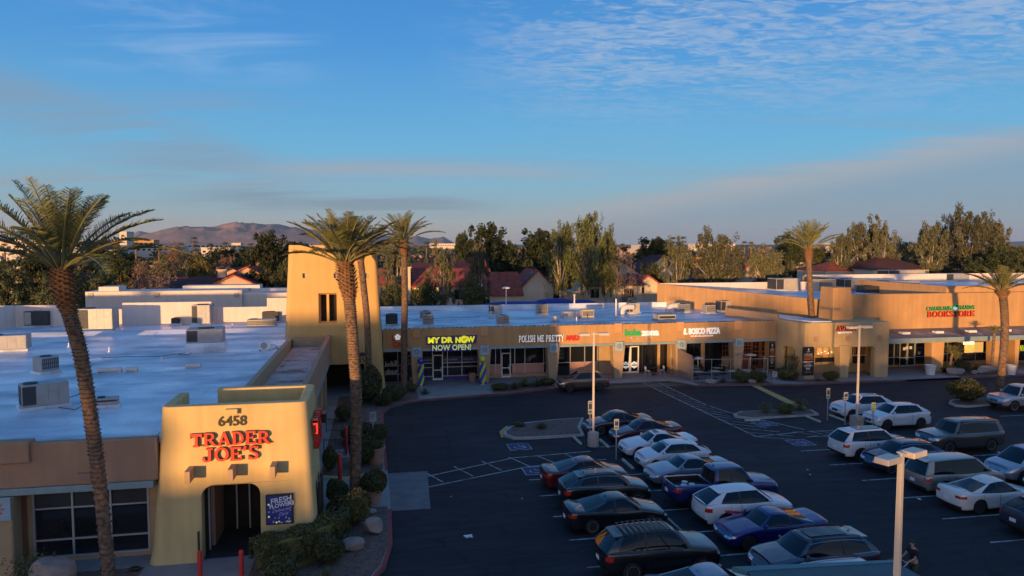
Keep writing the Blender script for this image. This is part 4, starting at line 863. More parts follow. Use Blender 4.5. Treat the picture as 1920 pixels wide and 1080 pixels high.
# canopy walk
mb = MB(); mb.prism_x([(61.0, 3.42), (61.0, 3.62), (BY - .03, 4.12), (BY - .03, 3.5)], 49.12, 92); part(mb, 'canopy', mat('canopyroof', (.20, .15, .12), .7, 0, .3, .7, col2=(.30, .28, .27), c2s=.5, c2t=(.56, .64)), bs)
mb = MB(); mb.box(49.13, 92, 60.82, 60.995, 3.28, 3.72); part(mb, 'metal_trim', M['metalblue'], bs, bev=.015)
mb = MB(); mb.box(49.13, 92, 61.1, 61.5, 3.2, 3.41); part(mb, 'beam', M['tantrim'], bs)
for u in (1690, 1753, 1815, 1880):
    x = oy(u, 620, 63)[0]; mb = MB(); mb.box(x, x + .9, 62.8, 63.4, 3.85, 4.06); part(mb, 'skylight', M['white'], bs)
for u0, u1 in ((1746, 1770), (1862, 1890), (1902, 1911), (1945, 1965)):
    a, b = oy(u0, 680, 61)[0], oy(u1, 680, 61)[0]; e = .12; mb = MB()
    mb.add([(a + e, 61.0, .143), (b - e, 61.0, .143), (b - e, 62, .143), (a + e, 62, .143), (a, 61.0, 3.27), (b, 61.0, 3.27), (b, 62, 3.27), (a, 62, 3.27)], [(3, 2, 1, 0), (4, 5, 6, 7), (0, 1, 5, 4), (1, 2, 6, 5), (2, 3, 7, 6), (3, 0, 4, 7)])
    part(mb, 'column', M['fascia'], bs, bev=.04)
GB = BY - .08; pb = lambda u: oy(u, 670, GB)[0]
w = shopfront(bs, pb(1659), pb(1748), [pb(u) for u in (1660, 1676, 1715, 1744)], [1.15, 2.6], .35, 3.2, Y=GB)
door(bs, pb(1685), pb(1714), Y=GB, leaves=2, z1=2.75, fm='alum')
for u, z in ((1690, 1.9), (1695, 2.0), (1702, 2.0), (1718, 1.4)): k = MB(); k.box(pb(u), pb(u) + .3, GB - .21, GB - .2, z, z + .3); part(k, 'door_notice', M['offwhite'], bs)
w = shopfront(bs, pb(1770), pb(1862), [pb(u) for u in (1776, 1828, 1858)], [1.35, 2.55], .5, 3.3, Y=GB)
mb = MB(); mb.box(pb(1807), pb(1842), GB - .055, GB - .052, 1.4, 2.5); q = part(mb, 'lit_display', mat('warmglow', (.6, .3, .06), .6, 0, .5, .8, emit=(1, .5, .12), es=.35), bs)
mb = MB(); x = pb(1832); mb.box(x, x + .18, GB - .09, GB - .058, 2.6, 3.15); mb.box(x + .3, x + .85, GB - .09, GB - .058, 2.65, 3.1); part(mb, 'neon_sign', mat('neonblue', (.05, .04, .6), .5, 0, .3, 5, emit=(.12, .1, 1), es=.5), bs)
o = sign_word(bs, 'FLOWERS', 1806, 1826, 646, .28, 'lamp', GB - .07, .02, .01, name='neon_lettering')
w = shopfront(bs, pb(1893), pb(1990), [pb(u) for u in (1905, 1925)], [1.3], .3, 3.2, Y=GB)
o = sign_word(bs, 'EAT', 1912, 1922, 652.5, .3, 'yellow', GB - .07, .02, .01); o = sign_word(bs, 'SUBS', 1912, 1926, 657.5, .3, 'yellow', GB - .07, .02, .01)
slab_sign(bs, 'CHANGING', 1736, 1783, 582.5, .42, 'green', BY - .02); slab_sign(bs, 'HANDS', 1796, 1826, 580, .42, 'green', BY - .02)
slab_sign(bs, 'BOOKSTORE', 1737, 1826, 594.8, .62, 'redletter', BY - .02)
cx, cz = oy(1790, 577, BY); mb = MB(); mb.prism_y([(cx + .42 * math.cos(R(a)), cz + .42 * math.sin(R(a))) for a in range(0, 360, 20)], BY - .14, BY - .03, 0); mb.prism_y([(cx - .05 + .24 * math.cos(R(a)), cz - .05 + .2 * math.sin(R(a))) for a in range(0, 360, 20)], BY - .16, BY - .142, 1)
mb.prism_y([(cx + .1 + .16 * math.cos(R(a)), cz + .18 + .12 * math.sin(R(a))) for a in range(0, 360, 20)], BY - .165, BY - .143, 2); part(mb, 'sign_logo', [M['green'], M['whiteletter'], M['bluepaint']], bs)
# ---------------------------------------------------------------- unseen buildings added behind the camera to cast the long shade over the lot
def shade_caster(x0, x1, y0, y1, h, lab):
    b = thing('shade_caster_building', lab, 'building', ((x0 + x1) / 2, (y0 + y1) / 2, 0)); mb = MB(); mb.box(x0, x1, y0, y1, 0, h - .3); part(mb, 'wall', M['tantrim'], b)
    mb = MB(); mb.box(x0 - .2, x1 + .2, y0 - .2, y1 + .2, h - .3, h); part(mb, 'roof', M['roofwhite'], b); return b
shade_caster(-80, -59.4, -56, -50, 10.0, 'two storey tan building added unseen behind the viewpoint to cast shade, farthest left')
shade_caster(-59.1, -53, -56, -50, 5.6, 'flat roofed tan building added unseen to cast shade, beside the two storey one')
shade_caster(-52.7, 110, -56, -50, 4.3, 'long low tan building added unseen behind the viewpoint to cast shade')
# ---------------------------------------------------------------- roof equipment
def packaged_unit(w, d, h, m, lab, x, y, z, rz=0, kind=0, name='rooftop_unit', dark='hvacdark', curb=.18, group='air conditioning units on the roofs'):
    t = thing(name, lab, 'rooftop unit', (x, y, z), rz, group)
    mb = MB(); mb.box(-w / 2, w / 2, -d / 2, d / 2, curb, h); bd = mb.build('cabinet', M[m]); bd.parent = t; bevel(bd, .02, 1)
    mb = MB(); mb.box(-w / 2 - .1, w / 2 + .1, -d / 2 - .1, d / 2 + .1, .002, curb - .002); o = mb.build('kerb_base', M['roofwhite'] if kind != 2 else M['galv']); o.parent = t
    g = MB()
    if kind == 0:      # louvred coil on the front and side
        n = int(w / .11)
        for i in range(n): g.box(-w / 2 + .06 + i * .11, -w / 2 + .10 + i * .11, -d / 2 - .02, -d / 2 - .001, curb + .12, h - .1)
        for i in range(3): zz = curb + .2 + i * (h - curb - .35) / 2; g.box(-w / 2 + .03, w / 2 - .03, -d / 2 - .03, -d / 2 - .0205, zz, zz + .03)
        o = g.build('coil_grille', M[dark]); o.parent = bd
    elif kind == 1:    # long packaged unit: access panels, dark end coil, fan on top
        for i in range(3): a = -w / 2 + w * (.36 + i * .21); g.box(a, a + w * .19, -d / 2 - .015, -d / 2 - .001, curb + .1, h - .12)
        o = g.build('access_panel', M[m]); o.parent = bd
        g = MB(); g.box(-w / 2 + .04, -w / 2 + w * .3, -d / 2 - .02, -d / 2 - .001, curb + .1, h - .08); g.box(-w / 2 - .02, -w / 2 - .001, -d / 2 + .06, d / 2 - .06, curb + .1, h - .08); o = g.build('coil_grille', M[dark]); o.parent = bd
    elif kind == 2:    # evaporative cooler
        for s_ in (-1, 1):
            for i in range(6): zz = curb + .15 + i * (h - curb - .3) / 6; g.box(-w / 2 + .08, w / 2 - .08, s_ * (d / 2 + .012) - .01, s_ * (d / 2 + .012) + .01, zz, zz + .05)
        o = g.build('louvres', M[dark]); o.parent = bd
    f = MB(); f.lathe([(min(w, d) * .30, h + .005), (min(w, d) * .32, h + .05), (min(w, d) * .28, h + .055)], n=14); 
    if kind != 2:
        o = f.build('fan_guard', M[dark]); o.parent = bd; 
        if w > d * 1.4: o.location.x = -w * .28
    return t
def onroof(u, v, z=5.0): return gz(u, v, z)
def P_(u, v, w, d, h, m, lab, rz=0, kind=0, z=5.005, dark='hvacdark', curb=.18):
    x, y = gz(u, v, z); return packaged_unit(w, d, h, m, lab, x, y + d / 2, z, rz, kind, dark=dark, curb=curb)
P_(75, 768, 1.95, 1.0, 1.25, 'hvac', 'long grey packaged unit with dark open end, nearest on the left store roof', R(30), 1)
P_(179, 622, 2.9, 1.8, 2.1, 'hvac', 'tall pale grey box unit behind the leftmost palm trunk', 0, 1)
P_(68, 614, 2.1, 1.9, 1.55, 'hvacdark', 'dark blue grey unit with ribbed top, by the far left parapet', 0, 1, dark='hvacbeige')
P_(377, 610, 1.7, 1.9, 2.0, 'hvac', 'upright grey unit standing against the far pale parapet', 0, 1)
P_(382, 662, 2.5, 1.9, 1.75, 'hvac', 'grey unit raised on a flaring white duct base, mid store roof', R(6), 1, curb=.75)
P_(490, 616, 2.6, 1.2, .85, 'hvac', 'long low grey unit left of the tower', 0, 0)
P_(507, 606, 1.6, 1.4, 1.15, 'hvacdark', 'black square unit just behind the long low grey one', 0, 0)
P_(6, 660, 2.7, 1.5, 1.2, 'hvac', 'wide grey unit with open hood at the left edge of the roof', R(10), 1)
P_(80, 702, 1.05, 1.0, 1.05, 'hvac', 'small grey box with slatted east side, left of the palm trunk', R(50), 0)
P_(198, 766, .95, .6, .5, 'hvac', 'low ribbed grey vent box right beside the leftmost palm trunk', R(10), 0)
P_(328, 610, .7, .6, .7, 'hvacdark', 'little dark hooded vent box on the far left store roof', 0, 0)
x, y = gz(497, 657, 5.005); t = thing('condenser', 'small white fan condenser beside the arcade parapet', 'condenser', (x, y, 5.005), R(6)); 
mb = MB(); mb.box(-.42, .42, -.16, .16, .08, .68); b_ = mb.build('cabinet', M['white']); b_.parent = t; bevel(b_, .02, 1)
mb = MB(); mb.lathe([(.24, .165), (.25, .18)], (.0 - .08, 0, .38), 16, axis='y'); o = mb.build('fan_guard', M['hvac']); o.parent = b_
mb = MB(); mb.box(-.4, -.3, -.14, .14, 0, .08); mb.box(.3, .4, -.14, .14, 0, .08); mb.tube([(.42, 0, .4), (.6, .05, .45), (.85, .1, .25), (.9, .1, .02)], .02, 5); o = mb.build('feet_and_pipe', M['black']); o.parent = t
# shops roof
for a in [(734.6, 611, 1.15, 1.1, 1.12, 'hvacdark', 'dark condenser nearest the tower on the shop roof', 0), (798, 601, 1.1, 1.0, .95, 'hvac', 'grey condenser half hidden behind another near the third palm', 0),
          (803.5, 613, 1.0, .9, 1.2, 'hvac', 'grey slatted condenser right of the third palm trunk', 0), (930.7, 592, 1.35, 1.2, 1.15, 'hvac', 'grey box unit at the back above the doctor sign', 1),
          (944.6, 612, 1.2, 1.0, 1.05, 'hvac', 'large square grille condenser at the roof edge left of the nail sign', 0), (1018, 592, 1.2, 1.1, 1.25, 'hvacbeige', 'beige unit with dark top panel on small feet', 0),
          (1333, 589.5, 1.15, 1.1, 1.05, 'hvacbeige', 'beige slatted condenser left of the big platform unit', 0), (1366, 586, 1.9, 1.4, 1.35, 'hvacbeige', 'large beige unit on a white platform near the orange wall', 1),
          (1190, 589, 1.25, 1.1, 1.25, 'hvacbeige', 'beige upright unit with white elbow duct, behind the metal flue', 1), (1283, 587.5, 1.5, 1.2, 1.05, 'hvac', 'grey unit fed by a curved pale duct above the pizza sign', 0)]:
    P_(*a[:7], kind=a[7])
for u, v, w, h, m, lab in ((1102.6, 598, 1.35, 1.0, 'hvacbeige', 'brown round sided swamp cooler in the middle of the shop roof'), (1251, 603, 1.9, .72, 'hvacbeige', 'low brown cooler at the roof edge above the tea shop'), (1070, 597, 1.5, .75, 'galv', 'low white cooler with grey lid left of the brown one')):
    P_(u, v, w, w * .8, h, m, lab, kind=2, dark='hvacdark' if m != 'galv' else 'hvac')
def duct(u, v, lab, s=1):
    x, y = gz(u, v, 5.005); t = thing('elbow_duct', lab, 'duct', (x, y, 5.005)); mb = MB(); mb.tube([(-.6 * s, 0, .0), (-.6 * s, 0, .45), (-.45 * s, 0, .72), (-.1 * s, 0, .88), (.5 * s, 0, .88), (.75 * s, 0, .85)], [.34, .34, .34, .33, .32, .32], 10); o = mb.build('duct_pipe', M['offwhite'], smooth=40); o.parent = t
    mb = MB(); mb.lathe([(.42, 0), (.42, .08), (.36, .1)], (-.6 * s, 0, .002), 12); o = mb.build('flashing', M['galv']); o.parent = t
duct(1176, 590, 'white elbow duct left of the beige upright unit'); duct(1262, 587, 'pale curved duct left of the grey unit above the pizza sign')
def vent(u, v, r, h, m, lab, cap=True, z=5.005, name='roof_vent', cat='vent', group='vent pipes on the roofs'):
    x, y = gz(u, v, z); t = thing(name, lab, cat, (x, y, z), 0, group); mb = MB(); mb.lathe([(r * 2.4, 0), (r * 1.1, .1), (r, .12), (r, h)], n=10); o = mb.build('pipe', M[m], smooth=40); o.parent = t
    if cap: mb = MB(); mb.lathe([(r, h - .02), (r * 1.8, h + .02), (r * 1.8, h + .08), (r * .4, h + .2)], n=10); o = mb.build('cowl', M[m], smooth=40); o.parent = t
    return t
vent(1155, 594, .11, 2.0, 'galv', 'tall shiny metal flue rising behind the tea shop sign', False)
vent(920, 597, .16, .6, 'galv', 'short galvanised cowl vent left of the back grey unit'); vent(1041.6, 604, .3, .62, 'hvac', 'dark conical vent near the roof edge above the nail sign', False)
vent(1081, 607, .05, .7, 'white', 'thin white pipe at the roof edge right of the conical vent', False); vent(1077, 578, .1, 1.6, 'white', 'white T topped pipe at the rear parapet of the shop roof')
for u, v, lab in ((205, 660, 'palm trunk'), (129, 651, 'second seam'), (303, 678, 'mid roof'), (415, 655, 'raised unit'), (213, 612, 'far curb'), (340, 610, 'hooded box'), (436, 614, 'long low unit')):
    vent(u, v, .05, .35, 'white', 'short white vent pipe on the left store roof', False)
for u, v, L_ in ((206, 698, 1.4), (362, 690, .9), (247, 697, .7)):
    x, y = gz(u, v, 5.005); t = MB(); t.tube([(-L_ / 2, 0, .16), (L_ / 2, 0, .16)], .15, 8); t.box(-L_ / 2, -L_ / 2 + .1, -.2, .2, 0, .05); t.box(L_ / 2 - .1, L_ / 2, -.2, .2, 0, .05); o = t.build('roof_drain_pipe', M['offwhite'], loc=(x, y, 5.005), smooth=40); tag(o, 'short fat white pipe lying on the left store roof', 'pipe', 'pipes lying on the store roof')
def conduit(pts, lab, z=5.06):
    mb = MB(); P = [gz(u, v, z) for u, v in pts]; mb.tube([(x, y, z) for x, y in P], .022, 4); tag(mb.build('roof_conduit', M['black']), lab, 'conduit')
conduit([(105, 760), (118, 748), (140, 742), (160, 736)], 'loose black cables trailing from the nearest roof unit'); conduit([(110, 764), (140, 768), (168, 754), (186, 770)], 'black cable looping to the low ribbed vent box')
conduit([(190, 671), (230, 669), (300, 668), (352, 661)], 'thin dark conduit line running to the raised unit'); conduit([(334, 665), (352, 665), (364, 660)], 'short black pipe stub left of the raised unit base')
conduit([(510, 655), (520, 652), (524, 657)], 'black line curling from the small white condenser'); conduit([(770, 600), (830, 596), (900, 594)], 'thin conduit across the roof behind the third palm'); conduit([(1205, 586), (1240, 585), (1260, 588)], 'thin conduit along the rear shop parapet')
# bookstore roof units
for u, v, w, d_, h, m, lab, k, z in ((1478, 546, 3.4, 2.2, 1.65, 'hvacbeige', 'large beige unit left of the tall palm on the bookstore roof', 1, 6.91), (1551, 549, 2.4, 2.0, 1.7, 'hvacbeige', 'beige brown unit peeking over the side wall left of the pier block', 0, 6.91),
        (1603, 548, 3.0, 2, 1.7, 'hvac', 'grey unit behind the orange pier block', 1, 6.91), (1637, 552, 2.2, 1.6, 1.0, 'hvacdark', 'dark low unit beside the long pale unit', 0, 6.91), (1688, 551, 5.5, 2.2, 1.55, 'hvac', 'long pale grey unit on the bookstore roof', 1, 6.91),
        (1700, 526, 6.5, 2.5, 1.6, 'hvacbeige', 'wide beige unit on the raised rear roof', 1, 7.41), (1796, 528, 4.0, 2, 1.2, 'hvac', 'blue grey unit on the raised rear roof toward the right', 1, 7.41)):
    P_(u, v, w, d_, h, m, lab, kind=k, z=z)
for u, v in ((1480 - 72, 592), (1424, 588)): vent(u, v, .12, .45, 'hvacdark', 'small dark pipe at the right end of the shop roof', True)
# ---------------------------------------------------------------- palms
def palm_crown(seed, n, L_, wide, top):
    """crown mesh: fronds rising in a shuttlecock, outer ones reaching sideways"""
    rn = random.Random(seed); mb = MB(); out = []
    for i in range(n):
        f = (i + .5) / n; az = i * 2.39996 + rn.uniform(-.2, .2); el = R(86 - 60 * f ** 1.15 + rn.uniform(-7, 7)); dr = .30 + .50 * f * rn.uniform(.6, 1.3); l = L_ * (.70 + .38 * f) * rn.uniform(.84, 1.08)
        out.append((az, el, dr, l, rn.randint(0, 9999)))
    for az, el, dr, l, sd in out:
        rr = random.Random(sd); pts = []; N_ = 10
        for k in range(N_ + 1):
            t = k / N_; a = el - dr * 1.15 * t ** 1.5
            if k == 0: p = Vector((.12 * math.cos(az), .12 * math.sin(az), 0))
            else: p = pts[-1] + Vector((math.cos(az) * math.cos(a), math.sin(az) * math.cos(a), math.sin(a))) * l / N_
            pts.append(p)
        mb.tube(pts, [.05 * (1 - .85 * k / N_) + .006 for k in range(N_ + 1)], 4, 1, cap=False)
        side0 = Vector((-math.sin(az), math.cos(az), 0)); nl = int(54 * l / 4)
        for i in range(nl):
            t = .27 + .73 * (i + rr.random() * .5) / nl; k = min(N_ - .001, t * N_); j = int(k); p = pts[j].lerp(pts[j + 1], k - j); tg = (pts[j + 1] - pts[j]).normalized(); up_ = side0.cross(tg).normalized() * -1
            if up_.z < 0: up_ = -up_
            ll = wide * math.sin(math.pi * min(1, (t - .27) / .73 * .78 + .18)) ** .6 * rr.uniform(.85, 1.12)
            for s in (-1, 1):
                d_ = (side0 * s + tg * rr.uniform(.6, .9) + up_ * rr.uniform(.15, .55)).normalized(); q = p + d_ * ll * .5; e = p + d_ * ll + Vector((0, 0, -ll * rr.uniform(.05, .25))); ax = tg * .016
                mb.add([tuple(p - ax), tuple(p + ax), tuple(q + ax), tuple(e), tuple(q - ax)], [(0, 1, 2, 3, 4)], 0)
    return mb.mesh('crown', [M['palmleaf'], M['palmstem']])
M['palmstem'] = mat('palmstem', (.20, .19, .08), .6, 0, .2, 2)
def palm(lab, pts, r0, r1, boot, crown, cs=1.0, cr=0, name='date_palm', group=None):
    """pts: trunk curve base..top; boot: length of the thick old-leaf collar"""
    b = Vector(pts[0]); t = thing(name, lab, 'palm tree', b, 0, group); P = [Vector(p) - b for p in pts]; n = 60; cur = []
    for i in range(n + 1):
        k = i / n * (len(P) - 1); j = min(int(k), len(P) - 2); f = k - j; p0 = P[max(j - 1, 0)]; p1 = P[j]; p2 = P[j + 1]; p3 = P[min(j + 2, len(P) - 1)]
        cur.append(.5 * ((2 * p1) + (p2 - p0) * f + (2 * p0 - 5 * p1 + 4 * p2 - p3) * f * f + (3 * p1 - p0 - 3 * p2 + p3) * f ** 3))
    H_ = cur[-1].z; rn = random.Random(len(lab)); mb = MB(); ns = 150; seg = []; rad = []
    for i in range(ns + 1):
        k = i / ns * n; j = min(int(k), n - 1); p = cur[j].lerp(cur[j + 1], k - j); z = H_ - p.z; base = r0 + (r1 - r0) * i / ns; rad.append(base * (1 + (.07 if i % 2 else -.03))); seg.append(p)
    mb.tube(seg, rad, 12); tr = mb.build('trunk', M['palmbark'], smooth=60); tr.parent = t
    # ridge scales: short leaf-base stubs spiralling up
    sc = MB(); k = 0; z = .2; i = 0
    while z < H_ - .05:
        f = z / H_; j = min(int(f * n), n - 1); p = cur[j].lerp(cur[j + 1], f * n - j); inb = max(0, (z - (H_ - boot)) / boot); base = (r0 + (r1 - r0) * f); bl = math.sin(min(1, inb * 1.25) * math.pi * .8) if inb > 0 else 0
        sz = .07 + .16 * bl; rr_ = base * (1 + .42 * bl)
        m_ = 9
        for q in range(m_):
            a = 2 * math.pi * q / m_ + i * .37; c = p + Vector((math.cos(a), math.sin(a), 0)) * (rr_ * .94); o_ = Vector((math.cos(a), math.sin(a), .7)).normalized() * sz * rn.uniform(.7, 1.3); s_ = Vector((-math.sin(a), math.cos(a), 0)) * (base * .33 + sz * .12)
            dn = Vector((0, 0, -.10 - sz * .5)); inn = Vector((math.cos(a), math.sin(a), 0)) * -rr_ * .3
            sc.add([tuple(c - s_), tuple(c + s_), tuple(c + s_ * .6 + o_), tuple(c - s_ * .6 + o_), tuple(c - s_ + dn + inn), tuple(c + s_ + dn + inn), tuple(c + inn + Vector((0, 0, sz)) )], [(0, 1, 2, 3), (4, 5, 1, 0), (3, 2, 6)], 1 if inb > .0 else 0)
        z += .13 if inb <= 0 else .11; i += 1
    o = sc.build('old_leaf_bases', [M['palmbark'], M['boot']]); o.parent = t
    c = bpy.data.objects.new('crown', crown); C.objects.link(c); c.parent = t; c.location = cur[-1] - Vector((0, 0, .1)); c.scale = (cs,) * 3; c.rotation_euler = (0, 0, cr)
    return t
CR = [palm_crown(1, 33, 4.15, .62, 1), palm_crown(2, 38, 3.7, .60, 1), palm_crown(5, 26, 3.3, .52, 1), palm_crown(8, 29, 3.4, .55, 1)]
def pal_at(Y, *uv): return [(oy(u, v, Y)[0], Y, oy(u, v, Y)[1]) for u, v in uv]
bx = -9.9; Pl = [(-9.85, 28.2, .1), (-9.85, 28.2, 1.0)] + pal_at(28.2, (186, 900), (170, 780), (150, 660), (128, 580), (115, 503))
palm('tall date palm at the far left with dark trunk leaning over the store', Pl, .21, .25, 2.3, CR[0], 1.0, 0)
Pc = pal_at(35.5, (665, 945), (667, 850), (668, 740), (662, 650), (655, 560), (646, 492)); palm('stout date palm with thick shaggy collar in front of the tower', Pc, .25, .28, 2.6, CR[1], .98, .6)
Pd = pal_at(59.5, (692, 750), (691, 680), (688, 600), (680, 520), (674, 470)); palm('thinner date palm close behind the stout one, before the tower', Pd, .26, .25, 1.6, CR[3], 1.05, 2.2)
Pe = pal_at(62.2, (757, 738), (758, 640), (759, 540), (757, 450)); palm('slim date palm standing in front of the leftmost small shop', Pe, .27, .26, 1.8, CR[2], 1.0, 1.0)
Pf = pal_at(66.5, (1524, 700), (1523, 606), (1519, 540), (1516, 466)); palm('date palm rising out of the corner restaurant roof', Pf, .27, .28, 1.9, CR[2], 1.22, 2.8)
Pg = pal_at(51.15, (1874, 742), (1879, 690), (1884, 620), (1882, 570), (1878, 545)); palm('leaning date palm at the right, lit gold, before the bookstore', Pg, .30, .30, 1.4, CR[3], .92, 4.0)
# ---------------------------------------------------------------- cars
def interp(tab, x):
    if x <= tab[0][0]: return tab[0][1]
    for (a, b), (c, d_) in zip(tab, tab[1:]):
        if x <= c:
            t = (x - a) / (c - a) if c > a else 0; t = t * t * (3 - 2 * t) * .5 + t * .5; return b + (d_ - b) * t
    return tab[-1][1]
def carpaint(name, c, metal=.0, rough=.32):
    return mat('carpaint_' + name, c, rough, metal, 0, spec=.5, coat=1)
KINDS = dict(   # length, width, roof height, wheelbase, wheel r, body top line (from nose 0 to tail 1), glass base front/rear, roof front/rear, sill
    sedan=dict(L=4.8, W=1.84, H=1.44, wb=2.8, wr=.345, top=[(0, .62), (.04, .74), (.27, .94), (.5, .93), (.8, .98), (.94, 1.03), (1, .98)], c=(.27, .42, .62, .86), sill=.22, roofw=.56),
    coupe=dict(L=4.85, W=1.88, H=1.40, wb=2.85, wr=.35, top=[(0, .64), (.04, .76), (.3, .95), (.5, .93), (.8, 1.0), (.94, 1.04), (1, .98)], c=(.30, .43, .62, .84), sill=.22, roofw=.55),
    hatch=dict(L=4.4, W=1.80, H=1.50, wb=2.64, wr=.335, top=[(0, .68), (.04, .82), (.24, 1.01), (.5, 1.0), (.85, 1.06), (1, 1.0)], c=(.235, .40, .76, .97), sill=.24, roofw=.58),
    cross=dict(L=4.6, W=1.87, H=1.65, wb=2.70, wr=.37, top=[(0, .80), (.035, .95), (.25, 1.11), (.5, 1.10), (.85, 1.17), (1, 1.10)], c=(.245, .40, .78, .972), sill=.28, roofw=.60),
    suv=dict(L=4.92, W=1.96, H=1.76, wb=2.86, wr=.395, top=[(0, .88), (.03, 1.03), (.27, 1.17), (.5, 1.16), (.9, 1.20), (1, 1.15)], c=(.265, .39, .86, .975), sill=.32, roofw=.65),
    bigsuv=dict(L=5.3, W=2.04, H=1.92, wb=3.05, wr=.42, top=[(0, 1.0), (.025, 1.12), (.28, 1.22), (.5, 1.2), (.9, 1.22), (1, 1.18)], c=(.285, .37, .915, .975), sill=.36, roofw=.69),
    van=dict(L=5.12, W=1.98, H=1.76, wb=3.03, wr=.36, top=[(0, .72), (.04, .88), (.20, 1.04), (.5, 1.02), (.9, 1.06), (1, 1.0)], c=(.18, .345, .91, .975), sill=.25, roofw=.67),
    truck=dict(L=5.75, W=2.00, H=1.88, wb=3.6, wr=.42, top=[(0, .95), (.025, 1.07), (.25, 1.17), (.62, 1.15), (.64, 1.18), (1, 1.2)], c=(.255, .345, .595, .625), sill=.42, roofw=.66, bed=(.64, .975)),
)
def make_wheel(r, dark, seed=0):
    mb = MB(); w = .11; mb.lathe([(r * .62, -w), (r * .93, -w), (r, -w * .6), (r, w * .6), (r * .93, w), (r * .62, w)], n=28, axis='y'); tyre = mb.mesh('tyre', [M['rubber']], 50)
    mb = MB(); mb.lathe([(r * .64, -.10), (r * .66, -.112), (r * .60, -.108), (r * .585, -.04), (.02, -.035)], n=28, axis='y')
    k = 5 + seed % 2 * 2; m2 = 0
    for i in range(k):
        a = 2 * math.pi * i / k
        for e in (-.13, .13):
            ca, sa = math.cos(a + e), math.sin(a + e); cb, sb = math.cos(a + e * .35), math.sin(a + e * .35); n_ = Vector((-sa, 0, ca)) * .022
            p = Vector((cb * r * .12, .0, sb * r * .12)); q = Vector((ca * r * .61, .0, sa * r * .61))
            mb.add([(p.x + n_.x, .098, p.z + n_.z), (q.x + n_.x, .102, q.z + n_.z), (q.x - n_.x, .102, q.z - n_.z), (p.x - n_.x, .098, p.z - n_.z), (p.x + n_.x, .06, p.z + n_.z), (q.x + n_.x, .06, q.z + n_.z), (q.x - n_.x, .06, q.z - n_.z), (p.x - n_.x, .06, p.z - n_.z)], [(0, 1, 2, 3), (0, 4, 5, 1), (1, 5, 6, 2), (2, 6, 7, 3), (3, 7, 4, 0)], 0)
    mb.lathe([(.055, .06), (.055, .107), (.03, .112)], n=10, axis='y')
    b = MB(); b.v = mb.v; b.f = mb.f; b.m = [0] * len(mb.f); nd = 28 * 4 + 2
    for i in range(28 * 3, nd): b.m[i] = 1
    rim = b.mesh('rim', [M['rimdark'] if dark else M['rim'], M['rimdark']], 30)
    return tyre, rim
WH = {}
